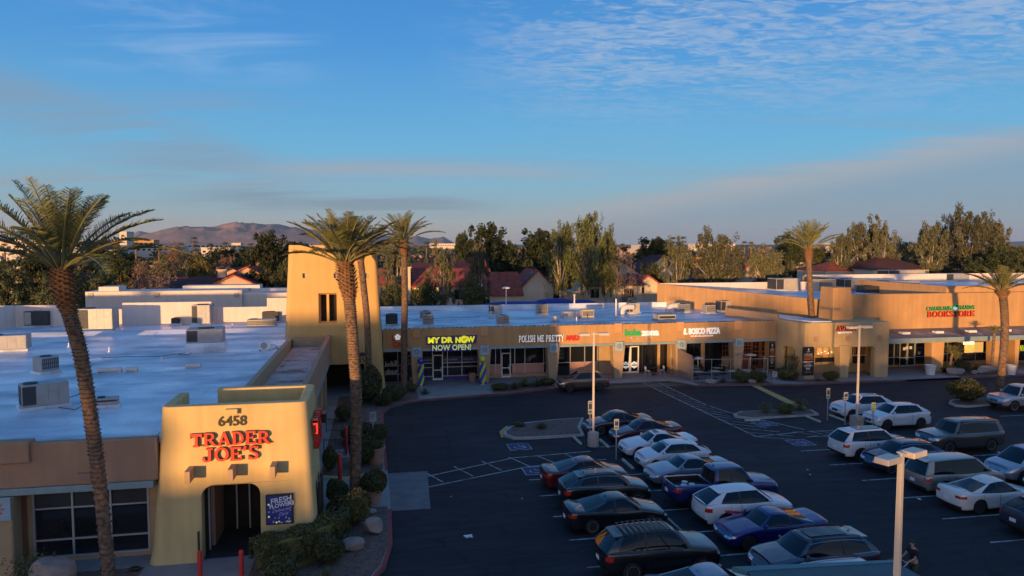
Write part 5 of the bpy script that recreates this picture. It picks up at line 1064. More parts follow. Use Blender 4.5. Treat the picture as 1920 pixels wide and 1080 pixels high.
def car(name, kind, lab, cat, cx, cy, nose, paint, dark=False, roofrack=None, sunroof=False, roofm=None, chrome=False, clad=False, seed=0, group='cars parked in the lot', stripe=None, dx=0, sc=1.0, shade=False, spoiler=False):
    K = KINDS[kind]; L_, W_, H_ = K['L'], K['W'], K['H']; hw = W_ / 2; sill = K['sill']; wr = K['wr']
    t = thing(name, lab, cat, (cx, cy, .004), 0 if nose > 0 else math.pi, group); t.rotation_euler.z += dx
    P = carpaint(*paint)
    top = lambda x: interp(K['top'], (L_ / 2 - x) / L_)
    xf = L_ / 2 - (L_ - K['wb']) * .46; xr = xf - K['wb']; arch = wr + .055
    # plan outline (x,y) from nose centre round the left side to tail centre
    pl_ = []
    nf = .66 * hw
    for i in range(9): y = nf * i / 8; pl_.append((L_ / 2 - .10 * (y / hw) ** 2, y))
    a0 = pl_[-1][0]; ex, ey = .62, hw - nf
    for i in range(1, 9): a = R(90 * i / 8); pl_.append((a0 - ex * (1 - math.cos(a)), nf + ey * .985 * math.sin(a)))
    xs = set(); x = a0 - ex
    n = 30; rear0 = -L_ / 2 + .45
    for i in range(1, n): xs.add(round(x + (rear0 - x) * i / n, 4))
    for c in (xf, xr):
        for k in range(13): xs.add(round(c + arch * math.cos(math.pi * k / 12), 4))
    for q in sorted((q for q in xs if rear0 < q < x), reverse=True):
        u = (x - q) / (x - rear0); pl_.append((q, hw * (.985 + .015 * math.sin(math.pi * u))))
    rf = .72 * hw
    for i in range(0, 9): a = R(90 * i / 8); pl_.append((rear0 - .40 * math.sin(a), rf + (hw * .985 - rf) * math.cos(a)))
    xe = pl_[-1][0]
    for i in range(1, 7): y = rf * (1 - i / 6); pl_.append((xe - .05 * (1 - (y / rf) ** 2), y))
    N_ = len(pl_)
    nrm = []
    for i in range(N_):
        a = Vector(pl_[max(i - 1, 0)]); b = Vector(pl_[min(i + 1, N_ - 1)]); v = (b - a).normalized(); nn = Vector((v.y, -v.x)); nrm.append(-nn if nn.dot(Vector((0, 1)) if abs(pl_[i][0]) < L_ * .4 else Vector((pl_[i][0], pl_[i][1]))) < 0 else nn)
    nrm[0] = Vector((1, 0)); nrm[-1] = Vector((-1, 0))
    TT = [0, .06, .14, .28, .42, .56, .68, .80, .90, .96, 1.0]
    def inset(tv, nx):
        side = .05 * max(0, 1 - tv / .14) ** 1.2 + .022 * math.sin(math.pi * min(1, tv / .5)) * 0 + .012 * (1 if .2 < tv < .5 else 0) + .035 * max(0, (tv - .62) / .38) ** 1.6 + .05 * max(0, (tv - .93) / .07) ** 2
        front = .12 * max(0, 1 - tv / .2) ** 1.3 + .20 * max(0, (tv - .55) / .45) ** 1.8
        rear = .10 * max(0, 1 - tv / .2) ** 1.3 + .08 * max(0, (tv - .5) / .5) ** 1.5
        f = max(0, nx) ** 1.5; r_ = max(0, -nx) ** 1.5
        return side * (1 - f) * (1 - r_) + front * f + rear * r_
    def S(i, tv, off=0, clip=True, m=1):
        """point of the body skin; i may be fractional"""
        j = min(int(i), N_ - 2); f = i - j; x = pl_[j][0] * (1 - f) + pl_[j + 1][0] * f; y = pl_[j][1] * (1 - f) + pl_[j + 1][1] * f; n_ = nrm[j].lerp(nrm[j + 1], f)
        zt = top(x); z = sill + (zt - sill) * tv
        if clip:
            for c in (xf, xr):
                dd = abs(x - c)
                if dd < arch: z = max(z, wr + math.sqrt(max(0, arch * arch - dd * dd)))
        z = min(z, zt); tv2 = (z - sill) / (zt - sill); d_ = off - inset(tv2, n_.x); return (x + n_.x * d_, (y + n_.y * d_) * m, z)
    mb = MB(); nt = len(TT); grid = {}
    for m in (1, -1):
        b = len(mb.v)
        for i in range(N_):
            for tv in TT: mb.v.append(S(i, tv, 0, True, m))
        for i in range(N_ - 1):
            for k in range(nt - 1):
                q = [b + i * nt + k, b + (i + 1) * nt + k, b + (i + 1) * nt + k + 1, b + i * nt + k + 1]
                if abs(mb.v[q[0]][2] - mb.v[q[3]][2]) < 1e-4 and abs(mb.v[q[1]][2] - mb.v[q[2]][2]) < 1e-4: continue
                mb.f.append(tuple(q if m > 0 else q[::-1])); mb.m.append(0)
        grid[m] = b
    KX = 8; b = len(mb.v); bed = K.get('bed')
    for i in range(N_):
        pL = mb.v[grid[1] + i * nt + nt - 1]; yt = pL[1]
        for k in range(KX + 1):
            y = yt * (1 - 2 * k / KX); cr = .045 * (1 - (y / max(yt, .01)) ** 2) * min(1, yt / .5); mb.v.append((pL[0], y, pL[2] + cr * (0 if bed and pL[0] < L_ / 2 - bed[0] * L_ else 1)))
    for i in range(N_ - 1):
        xm = (mb.v[b + i * (KX + 1)][0] + mb.v[b + (i + 1) * (KX + 1)][0]) / 2
        for k in range(KX):
            if bed and L_ / 2 - bed[1] * L_ < xm < L_ / 2 - bed[0] * L_ and 0 < k < KX - 1: continue
            a = b + i * (KX + 1) + k; mb.f.append((a, a + 1, a + KX + 2, a + KX + 1)); mb.m.append(0)
    me = mb.mesh('body', [P]); bm = bmesh.new(); bm.from_mesh(me); bmesh.ops.remove_doubles(bm, verts=bm.verts, dist=.0008); bmesh.ops.recalc_face_normals(bm, faces=bm.faces); bm.to_mesh(me); bm.free()
    me.polygons.foreach_set('use_smooth', [True] * len(me.polygons)); me.set_sharp_from_angle(angle=R(42))
    body = bpy.data.objects.new('body', me); C.objects.link(body); body.parent = t
    def ch(mb_, nm, m, par=t, smooth=40):
        o = mb_.build(nm, m, smooth=smooth); o.parent = par; return o
    def patch(nm, i0, i1, t0, t1, m, off=.006, sides=(1, -1), par=None, nx=8, nz=5, clip=False, sep=True):
        res = []
        for s in sides:
            q = MB()
            for a in range(nx + 1):
                for c in range(nz + 1): q.v.append(S(i0 + (i1 - i0) * a / nx, t0 + (t1 - t0) * c / nz, off, clip, s))
            for a in range(nx):
                for c in range(nz):
                    f = [a * (nz + 1) + c, (a + 1) * (nz + 1) + c, (a + 1) * (nz + 1) + c + 1, a * (nz + 1) + c + 1]; q.f.append(tuple(f if s > 0 else f[::-1])); q.m.append(0)
            res.append(ch(q, nm, m, par or t))
        return res
    def ix(x):      # outline index of a station x on the side
        for i in range(12, N_ - 10):
            if pl_[i][0] >= x > pl_[i + 1][0]: return i + (pl_[i][0] - x) / (pl_[i][0] - pl_[i + 1][0])
        return 20
    # dark underside between the wheels
    u = MB(); u.box(-L_ / 2 + .45, L_ / 2 - .45, -hw + .24, hw - .24, sill - .06, top(0) - .25); ch(u, 'underbody', M['blacktrim'], body, None)
    # doors with gaps and handles
    c0, c1, c2, c3 = [L_ / 2 - q * L_ for q in K['c']]
    xa = min(xf - arch - .08, c0 - .1); xb = (c1 + c2) / 2 - (.12 if kind != 'coupe' else .35); xc = max(xr + arch * .55, c3 + .25) if kind in ('sedan', 'hatch', 'cross', 'suv', 'bigsuv', 'van') else None
    if kind == 'truck': xb = (c1 + c2) / 2; xc = c3 + .08
    segs = [(xa, xb + .012)] + ([(xb - .012, xc)] if xc else [])
    for s in (1, -1):
        for (p, q) in segs:
            dd = patch('door', ix(p), ix(q), .10, .965, P, .0045, (s,), nx=12, nz=7, clip=True)[0]
            hx = q + .17; h = MB(); px_, py_, pz_ = S(ix(hx), .80, .02, False, s); h.box(px_ - .1, px_ + .1, py_ - .015, py_ + .015, pz_ - .018, pz_ + .018); ch(h, 'door_handle', P if not chrome else M['chrome'], dd)
            # dark gap line along the door's edges
            gp = MB()
            for e in (p, q):
                for k in range(8):
                    A_ = S(ix(e - .006), .10 + .86 * k / 8, .0052, True, s); B_ = S(ix(e + .006), .10 + .86 * k / 8, .0052, True, s); C_ = S(ix(e + .006), .10 + .86 * (k + 1) / 8, .0052, True, s); D_ = S(ix(e - .006), .10 + .86 * (k + 1) / 8, .0052, True, s)
                    gp.add([A_, B_, C_, D_], [(0, 1, 2, 3)])
            ch(gp, 'door_gap', M['blacktrim'], dd, None)
    if clad:
        patch('sill_cladding', ix(xf - arch), ix(xr + arch), 0, .17, M['blacktrim'], .010, nx=14, nz=2)
    # glasshouse
    zr = H_ - .03; wb_ = hw * .90; wr_ = K['roofw'] * 1.0
    if kind in ('sedan', 'coupe', 'hatch'): wr_ = K['roofw'] + .03
    def G(fx, fy, v, off=0):
        """fx 0..1 from front to rear, fy -1..1 across, v 0..1 up"""
        ve = v; xF = c0 + (c1 - c0) * ve; xR = c3 + (c2 - c3) * ve; w = wb_ + (wr_ - wb_) * v ** 1.25 + off
        bow = (1 - v * .5) * .16 * (1 - fy * fy); x = (xF + off) + (xR - xF - 2 * off) * fx; x += bow * (1 - fx) ** 3 - bow * .6 * fx ** 3
        pinch = 1 - .10 * (1 - fx) ** 4 - .08 * fx ** 3; zb = top(x) - .02; z = zb + (zr - zb) * v - .07 * v * (2 * fx - .75) ** 2 * (1 if kind in ('sedan', 'coupe', 'hatch') else .6); return (x, fy * w * pinch, z)
    def gpatch(nm, pts, m, par=t, smooth=60):
        q = MB(); nr = len(pts); nc = len(pts[0])
        for r_ in pts: q.v += r_
        for a in range(nr - 1):
            for c in range(nc - 1): q.f.append((a * nc + c, a * nc + c + 1, (a + 1) * nc + c + 1, (a + 1) * nc + c)); q.m.append(0)
        me_ = q.mesh(nm, [m]); me_.polygons.foreach_set('use_smooth', [True] * len(q.f)); o = bpy.data.objects.new(nm, me_); C.objects.link(o); o.parent = par; return o
    vv = [i / 6 for i in range(7)]; cross = [-1 + 2 * i / 10 for i in range(11)]; al = [i / 16 for i in range(17)]
    gpatch('windshield', [[G(0, y, v) for v in vv] for y in cross[::-1]], M['carglass'])
    if shade: gpatch('sun_shade', [[G(.012, y * .93, .08 + v * .85, -.0) for v in vv] for y in cross[::-1]], M['sunshade']).location.x = .02
    gpatch('rear_window', [[G(1, y, v) for v in vv] for y in cross], M['carglass'])
    for s in (1, -1): gpatch('side_window', [[G(x, s, v) for v in vv] for x in (al if s < 0 else al[::-1])], M['carglass'])
    rm = roofm or P; rf_ = MB(); na, nc = 18, 12
    for a in range(na + 1):
        fx = -.02 + 1.04 * a / na
        for c in range(nc + 1):
            fy = -1.03 + 2.06 * c / nc; e = abs(fy) ** 4; x, y, z = G(min(max(fx, 0), 1), max(-1, min(1, fy)), 1, .012); x += (-.05 if fx > 1 else .05 if fx < 0 else 0); rf_.v.append((x, y * (1 if abs(fy) <= 1 else 1.0), z + .012 + .045 * (1 - fy * fy) * (1 - (2 * fx - 1) ** 6) - (.085 if c in (0, nc) else .045 if a in (0, na) else 0)))
    for a in range(na):
        for c in range(nc): q = a * (nc + 1) + c; rf_.f.append((q, q + nc + 1, q + nc + 2, q + 1)); rf_.m.append(0)
    roof = ch(rf_, 'roof', rm, t, 50); roof.data.flip_normals() if roof.data.polygons[100].normal.z < 0 else None
    # pillars
    dark_p = M['blacktrim']
    pil = [(0.0, .045, rm if not roofm else P, 'pillar'), ((c0 - xb) / (c0 - c3) - .005, None, dark_p, 'pillar'), (.93 if kind in ('sedan', 'coupe') else .90, 1.0, P, 'pillar')]
    for s in (1, -1):
        for f0, f1, m, nm in pil:
            pts = []
            for k in range(7):
                v = k / 6
                if f1 is None:   # centre pillar stands upright
                    xw = xb; xF = c0 + (c1 - c0) * v; xR = c3 + (c2 - c3) * v; a = (xF - xw - .04) / (xF - xR); b2 = (xF - xw + .04) / (xF - xR)
                else: a, b2 = f0, f1; a = a - (.0) ; b2 = b2
                if f1 == 1.0 and kind in ('sedan', 'coupe'): a = .82 + .10 * v
                if f1 == 1.0 and kind in ('hatch', 'cross'): a = .80 + .10 * v
                if f1 == 1.0 and kind in ('suv', 'bigsuv'): a = .88 + .05 * v
                pts.append([G(a, s, v, .006), G((a + b2) / 2, s, v, .007), G(b2, s, v, .006)])
            if s > 0: pts = pts[::-1]
            o = gpatch('pillar', pts, m, roof)
    for s in (1, -1):     # painted frame wrapping onto windscreen and rear glass corners
        gpatch('pillar', [[G(0, s * (1 - .0), v, .007), G(0, s * .93, v, .007)] if s < 0 else [G(0, s * .93, v, .007), G(0, s, v, .007)] for v in vv], P, roof)
        gpatch('pillar', [[G(1, s * .90, v, .007), G(1, s, v, .007)] if s < 0 else [G(1, s, v, .007), G(1, s * .90, v, .007)] for v in vv], P, roof)
    trim = MB()
    for s in (1, -1):
        trim.tube([G(f, s, 0.0, .004)[:2] + (G(f, s, 0, 0)[2] + .022,) for f in [i / 10 for i in range(11)]], .011, 4)
        if chrome: trim.tube([G(.03 + .9 * i / 12, s, .93 - .02 * (abs(i - 6) / 6) ** 3 * 6, .006) for i in range(13)], .010, 4)
    ch(trim, 'window_trim', M['chrome'] if chrome else M['blacktrim'], body, None)
    if kind in ('suv', 'bigsuv', 'cross', 'hatch', 'van') or spoiler:
        sp_ = MB(); x2 = G(1, 0, 1)[0]; z2 = G(1, 0, 1)[2] + .035; sp_.add([(x2 + .18, -wr_ * .85, z2 + .01), (x2 + .18, wr_ * .85, z2 + .01), (x2 - .16, wr_ * .8, z2 - .03), (x2 - .16, -wr_ * .8, z2 - .03), (x2 + .18, -wr_ * .85, z2 - .04), (x2 + .18, wr_ * .85, z2 - .04), (x2 - .14, wr_ * .8, z2 - .07), (x2 - .14, -wr_ * .8, z2 - .07)], [(0, 1, 2, 3), (4, 7, 6, 5), (2, 6, 7, 3), (0, 3, 7, 4), (1, 5, 6, 2)]); ch(sp_, 'roof_spoiler', P, roof, None)
    if sunroof:
        pts = [[(lambda p: (p[0], p[1], p[2] + .072))(G(fx, fy, 1)) for fy in (-.6, -.3, 0, .3, .6)] for fx in ((.08, .2, .32) if sunroof == 1 else (.08, .25, .42, .6, .75))]
        o = gpatch('sunroof', pts, M['carglass'], roof)
        if o.data.polygons[0].normal.z < 0: o.data.flip_normals()
    if roofrack:
        rk = MB()
        for s in (1, -1):
            rk.tube([(lambda p: (p[0], p[1], p[2] + .05 + (.05 if 0 < i < 12 else 0)))(G(.05 + .88 * i / 12, s * .90, 1)) for i in range(13)], .020, 6)
        if roofrack > 1:
            for i in range(roofrack):
                p = G(.12 + .76 * i / (roofrack - 1), 0, 1); rk.box(p[0] - .03, p[0] + .03, -wr_ * .88, wr_ * .88, p[2] + .10, p[2] + .125)
        ch(rk, 'roof_rack', M['blacktrim'] if roofrack != 1.5 else M['rim'], roof, None)
    fin = MB(); p = G(.86, 0, 1); fin.add([(p[0] + .09, 0, p[2] + .05), (p[0] - .06, .025, p[2] + .04), (p[0] - .06, -.025, p[2] + .04), (p[0] - .05, 0, p[2] + .12)], [(0, 1, 3), (0, 3, 2), (1, 2, 3)]); ch(fin, 'antenna', P, roof, None)
    # lamps, grille, bumpers, plates
    tall = kind in ('suv', 'bigsuv', 'truck'); hl = (.66, .84) if not tall else (.68, .88)
    patch('headlight', 4.4, 12.5, hl[0], hl[1], M['lens'], .006)
    for s in (1, -1):
        q = MB(); x_, y_, z_ = S(7.5, (hl[0] + hl[1]) / 2, .008, False, s); q.ball((x_, y_, z_), .045, .045, .04, n=8, k=6); ch(q, 'lamp_bulb', M['chrome'], t)
    gr = MB()
    for a in range(-10, 10):
        for k in range(4):
            f = lambda A, K_: S(abs(A) * .42, .46 + .34 * K_ / 4, .004, False, 1 if A >= 0 else -1); gr.add([f(a, k), f(a + 1, k), f(a + 1, k + 1), f(a, k + 1)], [(0, 1, 2, 3)])
    ch(gr, 'grille', M['blacktrim'], t)
    gb = MB()
    for z in ((.50, .62, .74) if chrome or tall else (.80,)): gb.tube([S(abs(a) * .42, z, .010, False, 1 if a >= 0 else -1) for a in range(-9, 10)], .009, 4)
    ch(gb, 'grille_bar', M['chrome'], t, None)
    patch('lower_intake', 0, 9, .06, .26, M['blacktrim'], .004)
    q = MB(); p = S(0, .62, .012, False); q.box(p[0] - .01, p[0] + .01, -.07, .07, p[2] - .05, p[2] + .05); ch(q, 'badge', M['chrome'], t, None)
    ti = N_ - 1
    tl = (.68, .84) if kind not in ('suv', 'bigsuv', 'truck', 'van', 'cross') else (.64, .86)
    patch('taillight', ti - 12.5, ti - 4.2 if kind in ('sedan', 'coupe') else ti - 6, tl[0], tl[1], M['redlens'], .006)
    patch('rear_bumper_trim', ti - 9, ti, .0, .22, M['blacktrim'], .005)
    q = MB(); p = S(ti, .5, .012, False); q.box(p[0] - .008, p[0] + .004, -.16, .16, p[2] - .08, p[2] + .08); ch(q, 'licence_plate', M['white'], t, None)
    # mirrors
    for s in (1, -1):
        p = G(.06, s, .12, .0); q = MB(); q.ball((p[0] - .02, p[1] + s * .15, p[2] + .06), .06, .11, .075, n=10, k=6); mi = ch(q, 'mirror', P, t); q = MB(); q.box(p[0] - .03, p[0] + .02, p[1] - .02 if s > 0 else p[1] - .12, p[1] + .12 if s > 0 else p[1] + .02, p[2] + .0, p[2] + .03); ch(q, 'mirror_arm', M['blacktrim'], mi, None)
    # wheels
    key = (kind, dark, seed % 2)
    if key not in WH: WH[key] = make_wheel(wr, dark, seed)
    for xx in (xf, xr):
        for s in (1, -1):
            w = bpy.data.objects.new('wheel', WH[key][0]); C.objects.link(w); w.parent = t; w.location = (xx, s * (hw - .122), wr); w.rotation_euler = (0, seed * .7, 0 if s < 0 else math.pi)
            w.rotation_euler = (0, 0, math.pi if s < 0 else 0)
            rmo = bpy.data.objects.new('rim', WH[key][1]); C.objects.link(rmo); rmo.parent = w
    if stripe:
        for s in (1, -1):
            q = MB(); n = 16
            for a in range(n):
                f0, f1 = a / n, (a + 1) / n; X0 = xr - .1 + (xf - .3 - xr) * f0; X1 = xr - .1 + (xf - .3 - xr) * f1
                q.add([S(ix(X0), .42 + .30 * (1 - f0) + (.03 if a % 2 else 0), .0085, False, s), S(ix(X1), .42 + .30 * (1 - f1), .0085, False, s), S(ix(X1), .30 + .30 * (1 - f1), .0085, False, s), S(ix(X0), .24 + .34 * (1 - f0), .0085, False, s)], [(0, 1, 2, 3)])
            ch(q, 'side_stripe', M['pinkstripe'], t, None)
    if bed:
        q = MB(); x1, x0 = L_ / 2 - bed[0] * L_ - .04, L_ / 2 - bed[1] * L_ + .02; yb = hw * .80; zt_ = 1.17; zf = .72
        q.add([(x0, -yb, zf), (x1, -yb, zf), (x1, yb, zf), (x0, yb, zf), (x0, -yb, zt_), (x1, -yb, zt_), (x1, yb, zt_), (x0, yb, zt_)], [(0, 1, 2, 3), (0, 4, 5, 1), (1, 5, 6, 2), (2, 6, 7, 3), (3, 7, 4, 0)]); ch(q, 'bed_liner', M['blacktrim'], t, None)
    return t
M['sunshade'] = mat('sunshade', (.55, .60, .60), .3, .6, .25, 6); M['pinkstripe'] = mat('pinkstripe', (.55, .06, .14), .4, 0, .1)
A = lambda L_: 8.5 + L_ / 2
car('sedan', 'sedan', 'dark red sedan parked at the head of the near left row, tail towards the aisle', 'car', 11.1, 36.4, 1, ('maroon', (.10, .012, .014), .3), seed=1)
car('sport_utility_vehicle', 'cross', 'black compact SUV with bright trimmed windows, between the red and black sedans', 'car', 11.25, 33.5, 1, ('black', (.008, .009, .012), .2), chrome=True, seed=1, roofrack=1)
car('sedan', 'sedan', 'black sedan with dark sloping roof, third in the near left row', 'car', 10.85, 30.75, 1, ('black', (.008, .009, .012), .2), seed=0)
car('sport_utility_vehicle', 'suv', 'large black SUV with slatted roof rack, nearest in the left row', 'car', 11.0, 26.1, 1, ('black2', (.007, .008, .010), .1), roofrack=9, seed=1, clad=True)
car('coupe', 'sedan', 'blue black sedan farthest up beside the gravel island, nose left', 'car', 16.55, 46.4, -1, ('navyblack', (.010, .013, .028), .3), seed=1)
car('sedan', 'sedan', 'dark wine red sedan behind the middle lamp post, nose left', 'car', 17.6, 43.9, -1, ('wine', (.075, .010, .018), .3), seed=0, sunroof=1)
car('sedan', 'coupe', 'white coupe with small sunroof, just right of the middle lamp post base', 'car', 17.25, 41.0, -1, ('white', (.62, .64, .66), 0), seed=1, sunroof=1, dark=True)
car('hatchback', 'hatch', 'white hatchback with a silver sun shade behind its windshield', 'car', 17.1, 38.4, -1, ('white', (.62, .64, .66), 0), shade=True, seed=0)
car('coupe', 'coupe', 'silver grey muscle coupe partly hidden by the blue pickup', 'car', 16.9, 35.85, -1, ('silverblue', (.26, .29, .34), .5), seed=1)
pk = car('pickup_truck', 'truck', 'dark blue pickup with buckets in its bed, nose right', 'pickup', 17.1, 32.6, 1, ('deepblue', (.012, .018, .12), .3), seed=0)
for i, (x, y) in enumerate(((15.0, 32.3), (15.45, 32.35), (15.25, 32.75))):
    mb = MB(); mb.lathe([(.12, 0), (.15, .34), (.16, .35), (.15, .36)], n=14); bkt = mb.build('bucket', M['offwhite'], loc=(x, y, .73), smooth=40); tag(bkt, ['white bucket in the pickup bed, nearest the tailgate', 'white bucket in the pickup bed, nearest the cab', 'white bucket at the far side of the pickup bed'][i], 'bucket', 'buckets in the pickup bed')
car('hatchback', 'cross', 'white small SUV with pink splash stripe along its side', 'car', 16.95, 30.1, 1, ('white', (.62, .64, .66), 0), stripe=True, dark=True, seed=1, clad=False)
car('coupe', 'coupe', 'deep blue muscle sedan with black nose beside the striped white car', 'car', 17.0, 27.75, -1, ('royal', (.010, .014, .13), .3), seed=0, dark=True)
car('sport_utility_vehicle', 'suv', 'grey blue SUV with big windshield, second nearest of the left block', 'car', 16.75, 24.3, -1, ('slate', (.045, .055, .085), .5), sunroof=2, roofrack=1, seed=1, chrome=True)
car('sport_utility_vehicle', 'suv', 'silver SUV with roof rails cut by the bottom edge of the picture', 'car', 16.6, 21.6, 1, ('silver', (.34, .37, .42), .5), roofrack=1, seed=0)
car('sedan', 'sedan', 'pale blue grey car whose roof just shows at the bottom edge', 'car', 11.7, 22.9, 1, ('silverblue', (.26, .29, .34), .5), seed=0)
car('sport_utility_vehicle', 'cross', 'dark grey SUV driving past the nail shop', 'car', 18.3, 60.6, -1, ('graphite', (.05, .052, .058), .4), dark=True, seed=1, clad=True, group='cars on the move')
car('sport_utility_vehicle', 'cross', 'white SUV with black roof rails, farthest up the right row', 'car', 36.2, 47.1, -1, ('white', (.62, .64, .66), 0), roofrack=1, seed=1, clad=True, dark=True)
car('hatchback', 'cross', 'white crossover directly right of the far lamp post', 'car', 36.6, 43.95, -1, ('white', (.62, .64, .66), 0), seed=0, dark=True)
car('sport_utility_vehicle', 'suv', 'white SUV with black side glass and long sunroof, tail left', 'car', 29.9, 38.0, 1, ('white', (.62, .64, .66), 0), sunroof=2, dark=True, seed=1)
car('sport_utility_vehicle', 'cross', 'dark blue SUV with bright rails behind the near lamp head, nose left', 'car', 30.0, 35.4, -1, ('navy', (.012, .016, .065), .4), chrome=True, seed=0, roofrack=1)
car('sport_utility_vehicle', 'bigsuv', 'big grey full size SUV with bright wheels in the right row', 'car', 36.5, 38.25, -1, ('pewter', (.085, .082, .082), .5), seed=1, chrome=True, roofrack=1)
car('minivan', 'van', 'beige silver minivan with a bright silver wheel, tail behind the near lamp', 'minivan', 30.4, 32.1, 1, ('champagne', (.28, .27, .25), .5), seed=0)
car('minivan', 'van', 'pale blue silver minivan at the right edge, nose left', 'minivan', 36.05, 32.7, -1, ('paleblue', (.30, .34, .40), .5), seed=1, roofrack=1)
car('sedan', 'sedan', 'white sedan with dark alloy wheels lit by the sun at its tail', 'car', 29.9, 29.45, 1, ('cream', (.66, .63, .58), 0), seed=1, dark=True)
car('sport_utility_vehicle', 'cross', 'slate grey small SUV at the lower right edge, red tail lamp showing', 'car', 30.25, 26.2, 1, ('slate', (.045, .055, .085), .5), clad=True, seed=0, roofrack=1)
car('sedan', 'sedan', 'grey blue car cut off at the right edge beside the pale minivan', 'car', 36.0, 30.4, -1, ('slate', (.045, .055, .085), .5), seed=0)
car('pickup_truck', 'truck', 'silver extended cab pickup at the far right, nose left', 'pickup', 50.7, 47.0, -1, ('silver', (.34, .37, .42), .5), seed=1)
# ---------------------------------------------------------------- lamp posts
def lamp_post(lab, x, y, top, base_h=.9, rz=0, heads=2, roundbase=True, w=.13):
    t = thing('lamp_post', lab, 'lamp post', (x, y, 0), rz, 'lamp posts in the parking lot'); mb = MB()
    if roundbase: mb.lathe([(.36, 0), (.36, base_h - .03), (.33, base_h)], n=20)
    else: mb.box(-.33, .33, -.33, .33, 0, base_h)
    o = mb.build('concrete_base', mat('lampbase', (.40, .33, .28), .85, 0, .12, 3), smooth=50); o.parent = t
    mb = MB(); mb.box(-.17, .17, -.17, .17, base_h, base_h + .03); k = MB()
    for a in (-1, 1):
        for b in (-1, 1): k.lathe([(.02, base_h + .031), (.02, base_h + .08)], (a * .12, b * .12, 0), 6)
    o = mb.build('base_plate', M['galv']); o.parent = t; q = k.build('bolts', M['galv']); q.parent = o
    mb = MB(); h = w / 2; mb.add([(-h, -h, base_h + .03), (h, -h, base_h + .03), (h, h, base_h + .03), (-h, h, base_h + .03), (-h * .8, -h * .8, top), (h * .8, -h * .8, top), (h * .8, h * .8, top), (-h * .8, h * .8, top)], [(3, 2, 1, 0), (4, 5, 6, 7), (0, 1, 5, 4), (1, 2, 6, 5), (2, 3, 7, 6), (3, 0, 4, 7)])
    o = mb.build('pole', M['poleclr']); o.parent = t; bevel(o, .01, 1)
    mb = MB(); mb.box(-.42, .42, -.035, .035, top - .12, top - .05); mb.box(-h, h, -h, h, top + .002, top + .03); o = mb.build('arm', M['poleclr']); o.parent = t
    for s in (-1, 1):
        mb = MB(); x0, x1 = (s * .30, s * .98); x0, x1 = min(x0, x1), max(x0, x1); mb.box(x0, x1, -.22, .22, top - .19, top - .01); hd = mb.build('lamp_head', M['poleclr']); hd.parent = t; bevel(hd, .02, 1)
        mb = MB(); mb.box(x0 + .06, x1 - .06, -.17, .17, top - .197, top - .191); q = mb.build('lens', M['glassblind']); q.parent = hd
    return t
lamp_post('lamp post on a round base among the left block of cars', 13.79, 43.3, 7.35)
lamp_post('lamp post by the far white cars, before the corner restaurant', 33.85, 44.5, 7.22, .75, R(6), roundbase=False)
lamp_post('nearest lamp post, cut by the bottom edge of the picture', 14.86, 17.6, 7.0, .9, R(20), w=.17)
# ---------------------------------------------------------------- signs, bollards and small street things
def sign_post(lab, x, y, h=2.1, m='white', w=.32, hh=.5, rz=0, txt=None, z=0):
    t = thing('parking_sign', lab, 'sign', (x, y, z), rz, 'small signs on posts'); mb = MB(); mb.box(-.03, .03, -.03, .03, 0, h); o = mb.build('post', M['galv']); o.parent = t
    mb = MB(); mb.box(-w / 2, w / 2, -.05, -.032, h - hh, h); p = mb.build('plate', M['signgrey'] if m == 'white' else M[m]); p.parent = t; bevel(p, .01, 1)
    k = MB()
    if txt == 'ada':
        k.box(-w * .38, w * .38, -.054, -.051, h - hh * .62, h - hh * .08, 0); k.box(-w * .38, w * .38, -.054, -.051, h - hh * .9, h - hh * .72, 1); q = k.build('symbol_panel', [M['bluepaint'], M['greenpanel']]); q.parent = p
        a = word('sign_lettering', 'RESERVED', .07, 'white', depth=.004, sx=.7); a.parent = p; a.location = (-w * .36, -.057, h - hh * .2)
    else:
        for i in range(3): k.box(-w * .36, w * (.3 if i < 2 else .1), -.054, -.051, h - hh * (.25 + i * .22), h - hh * (.17 + i * .22), 0)
        q = k.build('print_lines', M['hvacdark']); q.parent = p
    return t
M['greenpanel'] = mat('greenpanel', (.06, .16, .09), .6, 0, .05); M['signgrey'] = mat('signgrey', (.36, .37, .37), .6, 0, .05); M['greensign'] = mat('greensign', (.45, .50, .25), .6, 0, .05)
sign_post('tall white post sign at the gravel island left of the dark sedan', *gz(1106, 822), h=2.55, w=.30, hh=.9, txt='ada')
sign_post('white and green post sign in front of the white coupe', *gz(1155, 862), h=2.5, w=.30, hh=.65, txt='ada')
sign_post('post sign left of the farthest white car by the island', *gz(1551, 789), h=2.45, w=.30, hh=.8, txt='ada')
sign_post('post sign before the front wheel of the farthest white car', *gz(1584, 797), h=2.4, w=.34, hh=.55, txt='ada')
sign_post('yellow green post sign before the white crossover', *gz(1636, 806), h=1.95, m='greensign', w=.34, hh=.62)
sign_post('white notice sign on a post beside the thick palm trunk', *gz(700, 834, .15), h=2.15, w=.42, hh=.62, z=.15)
sign_post('small white sign standing in the bushes before the arched opening', *gz(1452, 716, .15), h=1.0, w=.5, hh=.55, z=.15)
def bollard(lab, x, y, z=.148, h=1.05, r=.09, m='red'):
    t = thing('bollard', lab, 'bollard', (x, y, z), 0, 'red bollards by the grocery'); mb = MB(); mb.lathe([(r, 0), (r, h - .08), (r * .8, h - .02), (r * .3, h)], n=14); o = mb.build('pipe', M[m], smooth=60); o.parent = t
    mb = MB(); mb.lathe([(r + .05, 0), (r + .05, .03), (r + .005, .05)], n=14); o = mb.build('base_collar', M['concrete']); o.parent = t
bollard('red bollard at the left of the grocery doorway', -6.72, 28.55); bollard('red bollard at the right of the grocery doorway', -5.15, 28.3)
